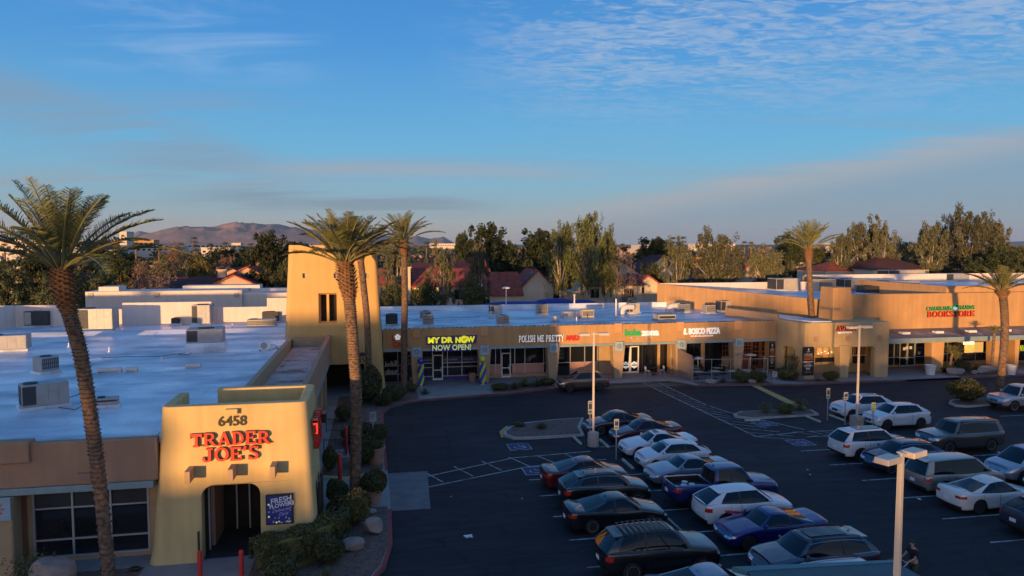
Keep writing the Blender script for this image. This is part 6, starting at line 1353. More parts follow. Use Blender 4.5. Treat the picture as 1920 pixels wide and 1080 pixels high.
bollard('closed red parasol like post, nearest beside the thick palm', -1.85, 37.6, h=1.9, r=.11); bollard('red post farther back near the bench', -1.75, 43.9, h=1.75); bollard('dark red post half hidden by the thick palm trunk', -1.15, 40.9, h=1.5)
# cart rail and low black fence beside the arcade
def railing(lab, a, b, h=.9, z=.148, n=None, m='black', posts=2, name='railing'):
    a = Vector(a); b = Vector(b); t = thing(name, lab, 'railing', (a.x, a.y, z)); v = b - a; L_ = v.length; u = v.normalized(); mb = MB(); f = lambda s, zz: (u.x * s, u.y * s, zz)
    mb.tube([f(0, h), f(L_, h)], .022, 5); mb.tube([f(0, .12), f(L_, .12)], .015, 5); o = mb.build('rails', M[m]); o.parent = t; k = MB(); n = n or int(L_ / .13)
    for i in range(1, n): k.tube([f(L_ * i / n, .12), f(L_ * i / n, h)], .009, 4)
    o = k.build('balusters', M[m]); o.parent = t
    for i in range(posts):
        k = MB(); s = L_ * i / (posts - 1); k.tube([f(s, 0), f(s, h + .05)], .03, 6); o = k.build('post', M[m]); o.parent = t
    return t
railing('black iron railing beside the walk, nearer one', (-3.1, 44.2), (-1.9, 44.0)); railing('low black railing under the arcade, farther back', (-3.3, 49.5), (-1.2, 49.3))
def bench(): pass
# litter on the asphalt
rn = random.Random(9)
for i, (u, v, s) in enumerate(((880, 1006, .28), (979, 935, .06), (846, 1020 - 89, .05), (1514, 881, .08), (1519, 890, .08), (1724, 936, .16))):
    x, y = gz(u, v); mb = MB()
    for k in range(3): a = rn.random() * 6.3; mb.add([(x + s * math.cos(a), y + s * math.sin(a), .01), (x + s * math.cos(a + 2), y + s * .6 * math.sin(a + 2), .015 + s * .15), (x + s * .7 * math.cos(a + 3), y + s * math.sin(a + 3), .012), (x + s * .4 * math.cos(a + 4.4), y + s * .5 * math.sin(a + 4.4), .02)], [(0, 1, 2, 3)])
    tag(mb.build('scrap_of_paper', M['white']), ['crumpled white paper lying on the open asphalt, the biggest scrap', 'small white scrap left of the black sedans', 'tiny white scrap near the concrete ramp', 'white scrap in the right aisle, upper of two', 'white scrap in the right aisle, lower of two', 'white cup on the ground by the white sedan tail'][i], 'litter')
# wheel stops
def wheel_stop(lab, x, y, rz=90, L_=1.8):
    mb = MB(); mb.prism_x([(-.09, 0), (.09, 0), (.06, .13), (-.06, .13)], -L_ / 2, L_ / 2); o = mb.build('wheel_stop', mat('stopclr', (.46, .43, .33), .85, 0, .15, 3), loc=(x, y, .005)); o.rotation_euler.z = R(rz); bevel(o, .015, 1); tag(o, lab, 'wheel stop', 'concrete wheel stops')
for lab, x, y in (('concrete wheel stop left of the middle lamp post base', 13.1, 44.6), ('concrete wheel stop right of the middle lamp post base', 14.62, 43.5), ('concrete wheel stop before the silver grey coupe', 14.6, 39.1), ('free wheel stop left of the farthest white car', 31.9, 46.8), ('wheel stop under the nose of the farthest white car', 33.9, 46.75), ('short wheel stop at the left end beside the painted symbol', 27.3, 48.0 - .7)):
    wheel_stop(lab, x, y, 90 if 'short' not in lab else 0, 1.8 if 'short' not in lab else 1.2)
# planters and bins
def pot(lab, x, y, r, h, m, z=.148, name='planter', cat='planter', plant=True, top=1.12):
    t = thing(name, lab, cat, (x, y, z)); mb = MB(); mb.lathe([(r * .78, 0), (r, h - .08), (r * top, h - .07), (r * top, h), (r * .95, h), (r * .93, h - .1), (.05, h - .1)], n=22); o = mb.build('pot', M[m], smooth=40); o.parent = t; return t
pot('large terracotta pot with a small shrub, beside the drive', .02, 41.9, .50, .95, 'terracotta'); pot('wide dark pot under the round bush at the ramp corner', -.15, 35.4, .45, .7, 'terracotta')
pot('pinkish round bin before the doctor shop', 9.0, 65.6, .38, .75, 'terracotta', name='litter_bin', cat='bin', top=1.0)
pot('pale square shouldered bin by the bookstore column', *gz(1744, 702, .15), .5, .95, 'white', name='litter_bin', cat='bin', top=1.02); pot('white bin behind the gold lit palm', *gz(1896, 702, .15), .42, .95, 'white', name='litter_bin', cat='bin', top=1.02)
# balloon columns
BMESH = {}
def balloons(lab, u, v, big):
    x, y = oy(u, 700, 63.9)[0], 63.9; t = thing('balloon_column', lab, 'balloons', (x, y, .148), 0, 'balloon columns at the doctor shop')
    for c in ('bblue', 'byellow'):
        if c not in BMESH: BMESH[c] = MB().ball((0, 0, 0), .15, m=0, n=12, k=8).mesh('balloon', [mat(c, (.03, .035, .45) if c == 'bblue' else (.55, .62, .05), .25, 0, 0, coat=.6)], 180)
    k = 0
    for i in range(10):
        for j in range(4):
            a = math.pi / 2 * j + i * .5; o = bpy.data.objects.new('balloon', BMESH['byellow' if (j + i // 1 * 0) % 2 else 'bblue']); C.objects.link(o); o.parent = t; o.location = (.17 * math.cos(a), .17 * math.sin(a), .2 + i * .19)
    o = bpy.data.objects.new('balloon', BMESH['byellow' if big else 'bblue']); C.objects.link(o); o.parent = t; o.location = (0, 0, 2.35); o.scale = (1.9,) * 3
    mb = MB(); mb.lathe([(.22, 0), (.22, .03), (.03, .05), (.02, 2.2)], n=10); o = mb.build('stand', M['white']); o.parent = t
balloons('spiral balloon column topped with a big blue balloon', 789, 730, False); balloons('spiral balloon column topped with a big yellow balloon', 905, 722, True)
# ---------------------------------------------------------------- patio of the pizza shop
pf = thing('patio_fence', 'tall thin black mesh fence around the pizza patio', 'fence', (29, 61.6, .15)); pts = [(28.9, 64.0), (29.2, 61.3), (36.3, 60.4), (36.6, 62.2)]
mbp = MB(); mbr = MB()
for (a, b) in zip(pts, pts[1:]):
    a = Vector(a); b = Vector(b); n = max(2, int((b - a).length / 2.3) + 1)
    for z in (1.05, 2.25): mbr.tube([(a.x, a.y, z), (b.x, b.y, z)], .025, 4)
    for i in range(n):
        p = a.lerp(b, i / n); k = MB(); k.tube([(p.x, p.y, .15), (p.x, p.y, 2.3)], .03, 5); o = k.build('post', M['hvac']); adopt(o, pf, pf.location)
    for i in range(int((b - a).length / .14)):
        p = a.lerp(b, i * .14 / (b - a).length); mbp.tube([(p.x, p.y, .2), (p.x, p.y, 1.05)], .008, 3, cap=False)
part(mbr, 'rails', M['hvac'], pf); part(mbp, 'balusters', M['black'], pf)
mb = MB(); mb.add([(28.9, 64.0, .3), (29.2, 61.4, .3), (29.2, 61.4, 2.6), (28.9, 64.0, 2.9)], [(0, 1, 2, 3)]); mb.add([(28.87, 64.0, .3), (29.17, 61.4, .3), (29.17, 61.4, 2.6), (28.87, 64.0, 2.9)], [(3, 2, 1, 0)]); part(mb, 'mesh_panel', mat('meshpanel', (.26, .2, .16), .9, 0, .1), pf)
def cafe_table(x, y, lab, m='offwhite', r=.36):
    t = thing('cafe_table', lab, 'table', (x, y, .15), random.uniform(-.3, .3), 'patio tables'); mb = MB(); mb.box(-r, r, -r, r, .72, .75); o = mb.build('tabletop', M[m]); o.parent = t
    mb = MB(); mb.tube([(0, 0, .03), (0, 0, .72)], .03, 6); mb.lathe([(.25, 0), (.25, .02), (.04, .04)], n=10); o = mb.build('pedestal', M['black']); o.parent = t
def cafe_chair(x, y, rz, lab, m='black'):
    t = thing('cafe_chair', lab, 'chair', (x, y, .15), rz, 'patio chairs'); mb = MB(); mb.box(-.21, .21, -.21, .21, .44, .47); o = mb.build('seat', M[m]); o.parent = t
    mb = MB(); mb.box(-.2, .2, .19, .22, .55, .88); o = mb.build('backrest', M[m]); o.parent = t
    for a, b in ((-1, -1), (1, -1), (-1, 1), (1, 1)): mb = MB(); mb.tube([(a * .18, b * .19, .44), (a * .21, b * .23, 0)], .013, 4); o = mb.build('leg', M[m]); o.parent = t
tabs = [(30.3, 62.6), (32.0, 62.4), (33.6, 62.2), (35.2, 62.3), (30.8, 64.2), (33.0, 64.0), (31.3, 65.6), (34.4, 65.3)]
for i, (x, y) in enumerate(tabs):
    cafe_table(x, y, ['square patio table at the fence corner nearest the tea shop', 'second patio table along the front fence', 'third patio table along the front fence', 'patio table at the fence corner by the path', 'middle row patio table on the left', 'middle row patio table on the right', 'rear patio table near the dark glass', 'rear patio table near the lit column'][i], 'hvacbeige')
    for s in (-1, 1): cafe_chair(x + s * .62, y + .05, R(-90 * s), 'black patio chair drawn up to a square pizza table')
cafe_table(27.0, 65.3, 'small round table outside the tea shop', 'black'); cafe_chair(26.3, 65.3, R(90), 'white chair left of the tea shop table', 'white'); cafe_chair(27.8, 65.3, R(-90), 'white chair right of the tea shop table', 'white')
def parasol(x, y, lab, r=.75, h=2.15):
    t = thing('patio_umbrella', lab, 'umbrella', (x, y, .15)); mb = MB(); mb.lathe([(r, h - .1), (r, h - .07), (.1, h + .02), (.02, h + .06)], n=12); o = mb.build('canopy', M['white']); o.parent = t; mb = MB(); mb.tube([(0, 0, 0), (0, 0, h)], .03, 6); o = mb.build('pole', M['galv']); o.parent = t
parasol(31.3, 64.6, 'flat white patio umbrella left of the lit column', .5, 1.75); parasol(37.1, 64.9, 'flat white parasol before the red wood windows', .6, 1.85)
t = thing('patio_heater', 'slim patio heater with round reflector before the lit column', 'heater', (35.3, 63.7, .15)); mb = MB(); mb.lathe([(.25, 0), (.25, .3), (.04, .35), (.03, 1.8), (.12, 1.82), (.12, 2.0), (.4, 2.1), (.05, 2.2)], n=12); o = mb.build('heater_body', M['galv']); o.parent = t
# ---------------------------------------------------------------- canopy roof in the foreground
t = thing('shade_canopy', 'dark teal flat canopy roof cut by the bottom edge of the picture', 'canopy', (14, 19.4, 0)); mb = MB(); mb.prism([(11.6, 20.22), (16.7, 19.85), (16.9, 17.9), (11.3, 18.3)], 2.5, 2.58); part(mb, 'roof_panel', M['tealroof'], t)
mb = MB(); mb.prism([(11.27, 20.58), (16.95, 20.0), (16.7, 19.851), (11.6, 20.221)], 2.42, 2.60); part(mb, 'edge_trim', M['tealedge'], t, bev=.01)
for a, b in ((11.8, 20.0), (16.4, 19.7), (11.8, 18.5), (16.4, 18.2)): mb = MB(); mb.box(a - .05, a + .05, b - .05, b + .05, 0, 2.5); part(mb, 'post', M['tealroof'], t)
# ---------------------------------------------------------------- person with a stroller
def skin_chain(name, verts, edges, m, root=0, sub=2):
    me = bpy.data.meshes.new(name); me.from_pydata([v[:3] for v in verts], edges, []); me.materials.append(m); o = bpy.data.objects.new(name, me); C.objects.link(o)
    sk = o.modifiers.new('skin', 'SKIN'); sk.use_smooth_shade = True
    for i, v in enumerate(verts): me.skin_vertices[0].data[i].radius = (v[3], v[4] if len(v) > 4 else v[3])
    me.skin_vertices[0].data[root].use_root = True; s = o.modifiers.new('sub', 'SUBSURF'); s.levels = sub; s.render_levels = sub
    dg = bpy.context.evaluated_depsgraph_get(); m2 = bpy.data.meshes.new_from_object(o.evaluated_get(dg), depsgraph=dg); o.modifiers.clear(); o.data = m2; return o
M['skin'] = mat('skin', (.42, .24, .16), .55, 0, .05); M['hair'] = mat('hair', (.03, .02, .015), .7, 0, .2); M['shirt'] = mat('shirt', (.012, .012, .014), .85, 0, .1); M['shorts'] = mat('shorts', (.06, .06, .045), .85, 0, .1)
pv = [(0, 0, .95, .13, .10), (0, .01, 1.15, .125, .095), (.03, .0, 1.38, .16, .10), (.06, 0, 1.50, .055), (.09, 0, 1.58, .05), (.11, 0, 1.68, .085, .095),           # pelvis waist chest neck head
      (.04, .20, 1.42, .06), (.16, .24, 1.18, .045), (.40, .20, 1.05, .035), (.49, .17, 1.04, .036),       # arm reaching forward
      (.04, -.20, 1.42, .06), (.16, -.24, 1.18, .045), (.40, -.20, 1.05, .035), (.49, -.17, 1.04, .036),
      (.0, .10, .86, .095), (.14, .11, .50, .065), (.05, .11, .10, .042), (.20, .12, .05, .036),
      (.0, -.10, .86, .095), (-.06, -.11, .50, .065), (-.28, -.11, .14, .042), (-.15, -.12, .05, .036), (.13, 0, 1.76, .06)]
pe_ = [(0, 1), (1, 2), (2, 3), (3, 4), (4, 5), (2, 6), (6, 7), (7, 8), (8, 9), (2, 10), (10, 11), (11, 12), (12, 13), (0, 14), (14, 15), (15, 16), (16, 17), (0, 18), (18, 19), (19, 20), (20, 21), (5, 22)]
pr = thing('person', 'person in black shirt and dark shorts pushing a stroller behind the nearest lamp post', 'person', (20.05, 22.9, .005), math.pi)
bd = skin_chain('body', pv, pe_, M['skin']); bd.parent = pr
sh_ = skin_chain('shirt', [(0, 0, .93, .165, .135), (0, .01, 1.15, .155, .125), (.03, 0, 1.38, .185, .13), (.05, 0, 1.48, .085), (.04, .21, 1.40, .082), (.12, .245, 1.22, .070), (.04, -.21, 1.40, .082), (.12, -.245, 1.22, .070)], [(0, 1), (1, 2), (2, 3), (2, 4), (4, 5), (2, 6), (6, 7)], M['shirt']); sh_.parent = bd
so_ = skin_chain('shorts', [(0, 0, .97, .155, .125), (.01, .10, .84, .115), (.10, .115, .56, .098), (.01, -.10, .84, .115), (-.04, -.115, .56, .098)], [(0, 1), (1, 2), (0, 3), (3, 4)], M['shorts']); so_.parent = bd
mb = MB(); mb.ball((.09, 0, 1.725), .098, .088, .095, n=12, k=8); hr = mb.build('hair', M['hair'], smooth=180); hr.parent = bd
mb = MB(); mb.ball((.205, 0, 1.68), .022, .014, .02, n=6, k=4); mb.ball((.10, .088, 1.68), .02, .012, .03, n=6, k=4); mb.ball((.10, -.088, 1.68), .02, .012, .03, n=6, k=4); fc = mb.build('face_features', M['skin'], smooth=180); fc.parent = bd
for s in (1, -1):
    mb = MB(); mb.ball((.19, .032 * s, 1.70), .012, .012, .009, n=6, k=4); e = mb.build('eye', M['black'], smooth=180); e.parent = bd
    for k in range(5):
        y = .17 * s + (k - 2) * .018; f = [(.50, y, 1.05 + (.0 if k else -.01), .009), (.535 - (.02 if k in (0, 4) else 0), y, 1.045, .009), (.545 - (.02 if k in (0, 4) else 0), y, 1.01, .008), (.52, y, .995, .007)]
        fo = skin_chain('finger', f, [(0, 1), (1, 2), (2, 3)], M['skin'], sub=1); fo.parent = bd
    mb = MB(); mb.ball((.24 if s > 0 else -.12, .12 * s, .05), .14, .055, .05, n=10, k=6); e = mb.build('shoe', M['black'], smooth=180); e.parent = bd
sr = thing('stroller', 'black stroller with folded hood, pushed past the nearest lamp post', 'stroller', (19.15, 22.9, .005), math.pi)
mb = MB(); mb.tube([(-.42, -.25, 1.03), (-.42, .25, 1.03)], .018, 6)
for s in (-1, 1): mb.tube([(-.42, .25 * s, 1.03), (-.1, .25 * s, .8), (.35, .24 * s, .15)], .016, 6); mb.tube([(-.1, .25 * s, .8), (-.25, .27 * s, .15)], .016, 6)
o = mb.build('frame', M['alum']); o.parent = sr; mb = MB(); mb.prism_y([(-.12, .5), (.35, .45), (.45, .55), (.0, .62), (-.18, .95), (-.25, .9)], -.22, .22); o = mb.build('seat', M['black']); o.parent = sr
mb = MB(); mb.ball((.0, 0, .92), .30, .25, .20, n=12, k=6); o = mb.build('hood', M['black'], smooth=60); o.parent = sr
for x, y, r in ((-.25, .28, .15), (-.25, -.28, .15), (.36, .2, .11), (.36, -.2, .11)): mb = MB(); mb.lathe([(r * .4, -.02), (r, -.02), (r, .02), (r * .4, .02)], (x, y, r), 14, axis='y'); o = mb.build('wheel', M['rubber']); o.parent = sr
# ---------------------------------------------------------------- trees
def leaf(mb, c, s, rn, droop=0, m=0, asp=.5):
    a = rn.uniform(0, 6.283); e = rn.uniform(-1.2, 1.2) - droop; u = Vector((math.cos(a) * math.cos(e), math.sin(a) * math.cos(e), math.sin(e))); w = Vector((rn.uniform(-1, 1), rn.uniform(-1, 1), rn.uniform(-1, 1))).cross(u).normalized() * s * asp; u = u * s
    b = len(mb.v); mb.v += [tuple(c - u), tuple(c + w), tuple(c + u), tuple(c - w)]; mb.f.append((b, b + 1, b + 2, b + 3)); mb.m.append(m)
def tree_proto(seed, H, Wd, kind, n=7000, ls=.22):
    """returns (trunk mesh, crown mesh): limbs reach out to leaf clumps"""
    rn = random.Random(seed); tk = MB(); cw = MB(); cl = []
    low = {'euc': .36, 'pine': .12, 'bush': .05, 'bare': .3, 'weep': .42}[kind]; nc = {'euc': 20, 'pine': 26, 'bush': 18, 'bare': 16, 'weep': 26}[kind]
    for i in range(nc):
        t = (i + .5) / nc; z = H * (low + (1 - low) * t ** .8) - H * .06
        prof = {'euc': .45 + .55 * math.sin(math.pi * min(1, t * .9 + .08)), 'pine': math.sqrt(max(.04, 1 - (t * .98) ** 2.2)), 'bush': math.sqrt(max(.05, 1 - t ** 2)), 'bare': math.sqrt(max(.05, 1 - t ** 2.4)), 'weep': .35 + .65 * math.sin(math.pi * min(1, t * .85 + .12))}[kind]
        r = Wd / 2 * prof * rn.uniform(.35, .95) if i % 4 else Wd / 2 * prof * rn.uniform(0, .3); a = i * 2.4 + rn.uniform(-.5, .5)
        cl.append((Vector((r * math.cos(a), r * math.sin(a), z)), Wd * rn.uniform(.13, .23) * (1.15 if kind in ('pine', 'bush') else .85)))
    th = H * .022 + .05; fork = Vector((rn.uniform(-.3, .3), rn.uniform(-.3, .3), H * low * .9)); tk.tube([(0, 0, -.2), tuple(fork * .5), tuple(fork)], [th * 1.2, th, th * .8], 8)
    for c, r in cl:
        mid = fork.lerp(c, .5) + Vector((rn.uniform(-.4, .4), rn.uniform(-.4, .4), rn.uniform(0, .6))); tk.tube([tuple(fork), tuple(mid), tuple(c)], [th * .55, th * .3, th * .08], 5, cap=False)
        if kind == 'bare':
            for k in range(5): e = c + Vector((rn.gauss(0, r), rn.gauss(0, r), rn.gauss(0, r))) ; tk.tube([tuple(mid.lerp(c, .6)), tuple(e)], [th * .1, .012], 3, cap=False)
    tot = sum(r ** 2 for c, r in cl)
    for c, r in cl:
        sub = [(c + Vector((rn.gauss(0, r * .6), rn.gauss(0, r * .6), rn.gauss(0, r * .45))), r * rn.uniform(.25, .5)) for _ in range(9)]
        for k in range(int(n * r * r / tot)):
            sc, sr = sub[rn.randrange(9)]; v = Vector((rn.gauss(0, 1), rn.gauss(0, 1), rn.gauss(0, 1))); v = v.normalized() * sr * rn.random() ** .4
            if kind == 'weep': v.z *= 1.9; v.z -= sr * .6
            if kind == 'euc': v.z *= 1.3
            leaf(cw, sc + v, ls * rn.uniform(.6, 1.3), rn, .6 if kind in ('weep', 'euc') else 0, 0, .30 if kind in ('weep', 'euc') else .5)
    return tk, cw
PROTO = {}
def proto(key, seed, H, Wd, kind, lm, bm_, n=7000, ls=.22):
    tk, cw = tree_proto(seed, H, Wd, kind, n, ls); PROTO[key] = (tk.mesh('trunk', [M[bm_]], 60), cw.mesh('crown', [M[lm]]), H, Wd)
proto('euc1', 1, 12, 8, 'euc', 'leafeuc', 'barkpale', 9000, .24); proto('euc2', 2, 12, 7, 'euc', 'leafeuc', 'barkpale', 8000, .24); proto('euc3', 13, 12, 9.5, 'euc', 'leafeuc', 'barkpale', 10000, .25)
proto('weep1', 3, 14, 8, 'weep', 'leafeucgreen', 'barkpale', 13000, .22); proto('weep2', 4, 14, 6.5, 'weep', 'leafeucgreen', 'barkpale', 11000, .22)
proto('pine1', 5, 12, 9, 'pine', 'leafdark', 'bark', 12000, .26); proto('pine2', 6, 12, 8, 'pine', 'leafdark', 'bark', 11000, .26); proto('mid1', 7, 8, 8, 'bush', 'leafmid', 'bark', 9000, .22); proto('mid2', 8, 8, 9, 'pine', 'leafmid', 'bark', 9000, .22)
proto('bare1', 9, 9, 8, 'bare', 'leafbare', 'bark', 3000, .15); proto('bare2', 10, 9, 9, 'bare', 'leafbare', 'bark', 1300, .14); proto('yel1', 11, 7, 8, 'bush', 'leafyellow', 'bark', 8000, .2)
def tree(key, lab, u, vtop, Y, wpx, rz=None, z0=0, name=None, cat='tree', group=None):
    x, zt = oy(u, vtop, Y); tk, cw, H, Wd = PROTO[key]; dist = math.hypot(x, Y) * math.cos(math.atan2(x, Y) - YAW); w = wpx / FPX * dist
    t = thing(name or {'e': 'eucalyptus_tree', 'w': 'willow_like_tree', 'p': 'evergreen_tree', 'm': 'leafy_tree', 'b': 'bare_tree', 'y': 'yellow_leaved_tree'}[key[0]], lab, cat, (x, Y, z0), rz if rz is not None else (u * 1.7) % 6.28, group)
    s = (w / Wd / .95, w / Wd / .95, (zt - z0) / H / .98)
    for nm, me in (('trunk', tk), ('crown', cw)):
        o = bpy.data.objects.new(nm, me); C.objects.link(o); o.parent = t; o.scale = s
    return t
GT = 'trees beyond the shops'
for a in [
    ('weep1', 'tallest drooping green tree at the centre of the skyline', 1103, 402, 106, 78), ('weep2', 'drooping green tree just left of the tallest one', 1054, 420, 108, 60), ('weep2', 'shorter drooping green tree hugging the right of the tallest one', 1138, 436, 106, 46),
    ('pine1', 'big dark evergreen left of centre with a broad rounded top', 915, 431, 150, 96), ('pine2', 'round dark green tree between the two tallest groups', 1010, 437, 160, 78), ('pine2', 'small pointed dark tree at the left shoulder of the big evergreen', 868, 442, 155, 40), ('pine1', 'dark tree behind the right side of the big evergreen', 952, 462, 152, 54),
    ('euc2', 'grey green gum tree before the red roofs, left one of a pair', 832, 466, 104, 52), ('euc1', 'grey green gum tree before the red roofs, right one of a pair', 897, 462, 100, 46), ('euc1', 'gum tree right behind the slim palm', 742, 448, 112, 62),
    ('mid1', 'dark bushy tree at the foot of the chimneyed house', 884, 534, 94, 66), ('mid2', 'dark bushy tree between tower and slim palm', 732, 538, 92, 60), ('mid1', 'dark bushy tree just right of the slim palm', 795, 536, 93, 68), ('mid2', 'pale green round tree behind the solar roof', 985, 492, 150, 46),
    ('bare2', 'nearly bare tree before the long cream house', 1172, 472, 100, 46), ('euc2', 'grey gum tree left of the orange side wall corner', 1272, 458, 108, 62), ('pine2', 'dark tree beneath the pair of far palms', 1240, 452, 160, 90), ('mid2', 'low dark tree by the right hand gable house', 1225, 500, 118, 56), ('mid1', 'bush between the centre trees and the cream house', 1215, 466, 190, 60),
    ('euc3', 'broad grey gum tree above the orange side wall', 1345, 443, 112, 104), ('euc2', 'grey gum tree left of the restaurant palm', 1437, 470, 112, 84), ('pine1', 'dark tree peeping behind the restaurant palm', 1482, 447, 150, 86), ('euc2', 'thin gum tree right of the restaurant palm', 1580, 440, 135, 54), ('euc2', 'tall airy gum tree above the white adobe house', 1620, 418, 140, 64), ('euc1', 'tall airy gum tree right of its airy twin', 1652, 423, 132, 58),
    ('euc1', 'spreading gum tree right of the dark red roof', 1745, 428, 128, 84), ('euc3', 'biggest gum tree at the right of the skyline', 1818, 401, 130, 92), ('euc2', 'gum tree at the right shoulder of the biggest one', 1866, 413, 138, 60), ('euc1', 'gum tree low behind the bookstore sign', 1775, 416, 145, 60), ('mid2', 'dark mass of tree at the far right edge', 1905, 468, 120, 90), ('pine2', 'dark tree behind the gold lit palm', 1862, 478, 118, 90), ('euc3', 'gum tree filling between the airy ones and the dark red roof', 1700, 455, 180, 80), ('mid2', 'low tree left of the white adobe house', 1540, 470, 150, 70),
    ('pine1', 'dark evergreen left of the tower', 505, 446, 138, 84), ('pine2', 'dark evergreen peeking at the tower edge', 540, 462, 140, 60), ('mid1', 'olive green bush tree between evergreen and tower', 535, 506, 125, 52), ('pine1', 'round dark tree behind the leftmost palm trunk', 66, 474, 150, 90), ('mid2', 'dark leafy tree low at the left edge', 15, 510, 118, 90),
    ('mid1', 'yellow green tree right of the leftmost palm trunk', 185, 468, 165, 80), ('mid2', 'dark tree behind the pale building roofs', 180, 520, 128, 110), ('pine1', 'dark tree left of the leafless one', 222, 480, 150, 70), ('bare1', 'pinkish leafless tree left of the gables', 268, 498, 125, 66), ('bare1', 'brown leafless tree reaching toward the hills', 325, 462, 190, 66), ('bare2', 'pale trunked leafless tree before the tile roof', 302, 496, 112, 54), ('mid1', 'dark tree behind the pale trunked one', 300, 500, 150, 66),
    ('yel1', 'golden tree left of the stepped gables', 372, 494, 150, 60), ('pine2', 'dark green tree above the golden tree', 415, 470, 210, 66), ('bare1', 'grey leafless tree above the gables', 418, 484, 170, 50), ('mid1', 'dark bush tree behind the gables', 455, 486, 180, 60), ('mid2', 'dark shrubby tree under the leftmost palm crown', 120, 520, 110, 90), ('euc2', 'grey tree between hills and golden tree', 355, 478, 230, 60)]:
    tree(*a[:6], group=GT)
# far palms
FPT = MB().tube([(0, 0, 0), (.1, 0, 5), (0, 0, 10)], [.32, .22, .2], 6).mesh('trunk', [M['palmbark']])
def fan_crown():
    rn = random.Random(3); mb = MB()
    for i in range(46):
        a = i * 2.4; e = R(75 - 115 * i / 46); d_ = Vector((math.cos(a) * math.cos(e), math.sin(a) * math.cos(e), math.sin(e))); L_ = rn.uniform(1.2, 1.7); sd = Vector((-math.sin(a), math.cos(a), 0))
        for k in range(7):
            w = (k - 3) * .16; q = (d_ + sd * w).normalized() * L_; p = d_ * L_ * .45; mb.add([tuple(p - sd * .05), tuple(p + sd * .05), tuple(q + Vector((0, 0, -.15)))], [(0, 1, 2)])
    return mb.mesh('crown', [M['leafmid']])
FPC = fan_crown()
for i, (u, v, Y, lab) in enumerate([(1262, 443, 175, 'left one of the far fan palm pair over the gum trees'), (1281, 442, 172, 'right one of the far fan palm pair over the gum trees'), (658, 0, 0, ''), (733, 462, 135, 'fan palm with bare pole right of the tower, left one'), (746, 458, 140, 'fan palm with bare pole right of the tower, right one'),
        (364, 447, 420, ''), (367, 460, 300, ''), (422, 456, 330, ''), (454, 461, 230, 'fan palm with pale pole beside the dark evergreen'), (416, 464, 260, ''), (298, 459, 280, ''), (168, 455, 260, ''), (202, 455, 330, ''), (218, 458, 330, ''), (1880, 447, 200, 'fan palm left of a close pair at the far right'), (1888, 446, 205, 'fan palm right of a close pair at the far right'), (800, 455, 330, ''), (812, 460, 330, ''), (1396, 455, 420, ''), (1408, 456, 420, ''), (8, 458, 300, ''), (45, 452, 260, ''), (120, 458, 330, ''), (255, 457, 400, ''), (340, 458, 380, ''), (395, 459, 380, ''), (438, 462, 300, ''), (470, 458, 330, ''), (985, 457, 420, ''), (1340, 456, 400, ''), (1168, 459, 380, '')]):
    if Y == 0: continue
    x, z = oy(u, v, Y); t = thing('fan_palm', lab or 'tiny far off fan palm poking above the wooded plain', 'palm tree', (x, Y, 0), i, 'far fan palms')
    o = bpy.data.objects.new('trunk', FPT); C.objects.link(o); o.parent = t; k = max(1, Y / 200); o.scale = (k, k, (z - 1.2) / 10); c = bpy.data.objects.new('crown', FPC); C.objects.link(c); c.parent = t; c.location = (0, 0, z - 1.2); c.scale = (k,) * 3
# wooded plain fading to the horizon
rn = random.Random(77); wd = [MB(), MB(), MB()]
for i in range(1500):
    D = 165 * (14 ** (i / 1500)); a = rn.uniform(-.48, .90) if i % 3 else rn.uniform(-.5, .1); x = D * math.tan(a * .98); 
    if D < 210 and -20 < x < 110: continue
    
    if rn.random() < .12: continue
    h = rn.uniform(4, 8.5) * (1 if D < 600 else .9); w = rn.uniform(5, 10) * (1 + D / 900); mb = wd[(i * 7) % 3]; c0_ = Vector((x, D, h * .5))
    for k in range(46 if D < 500 else 26):
        v = Vector((rn.gauss(0, 1), rn.gauss(0, 1), rn.gauss(0, 1))).normalized() * rn.random() ** .3; leaf(mb, c0_ + Vector((v.x * w / 2, v.y * w / 2, v.z * h / 2)), (.5 + D / 520) * rn.uniform(.7, 1.3), rn, 0, 0, .6)
for mb, m in zip(wd, ('leafdark', 'leafmid', 'leafbare')): tag(mb.build('far_woodland', M[m]), kind='stuff')
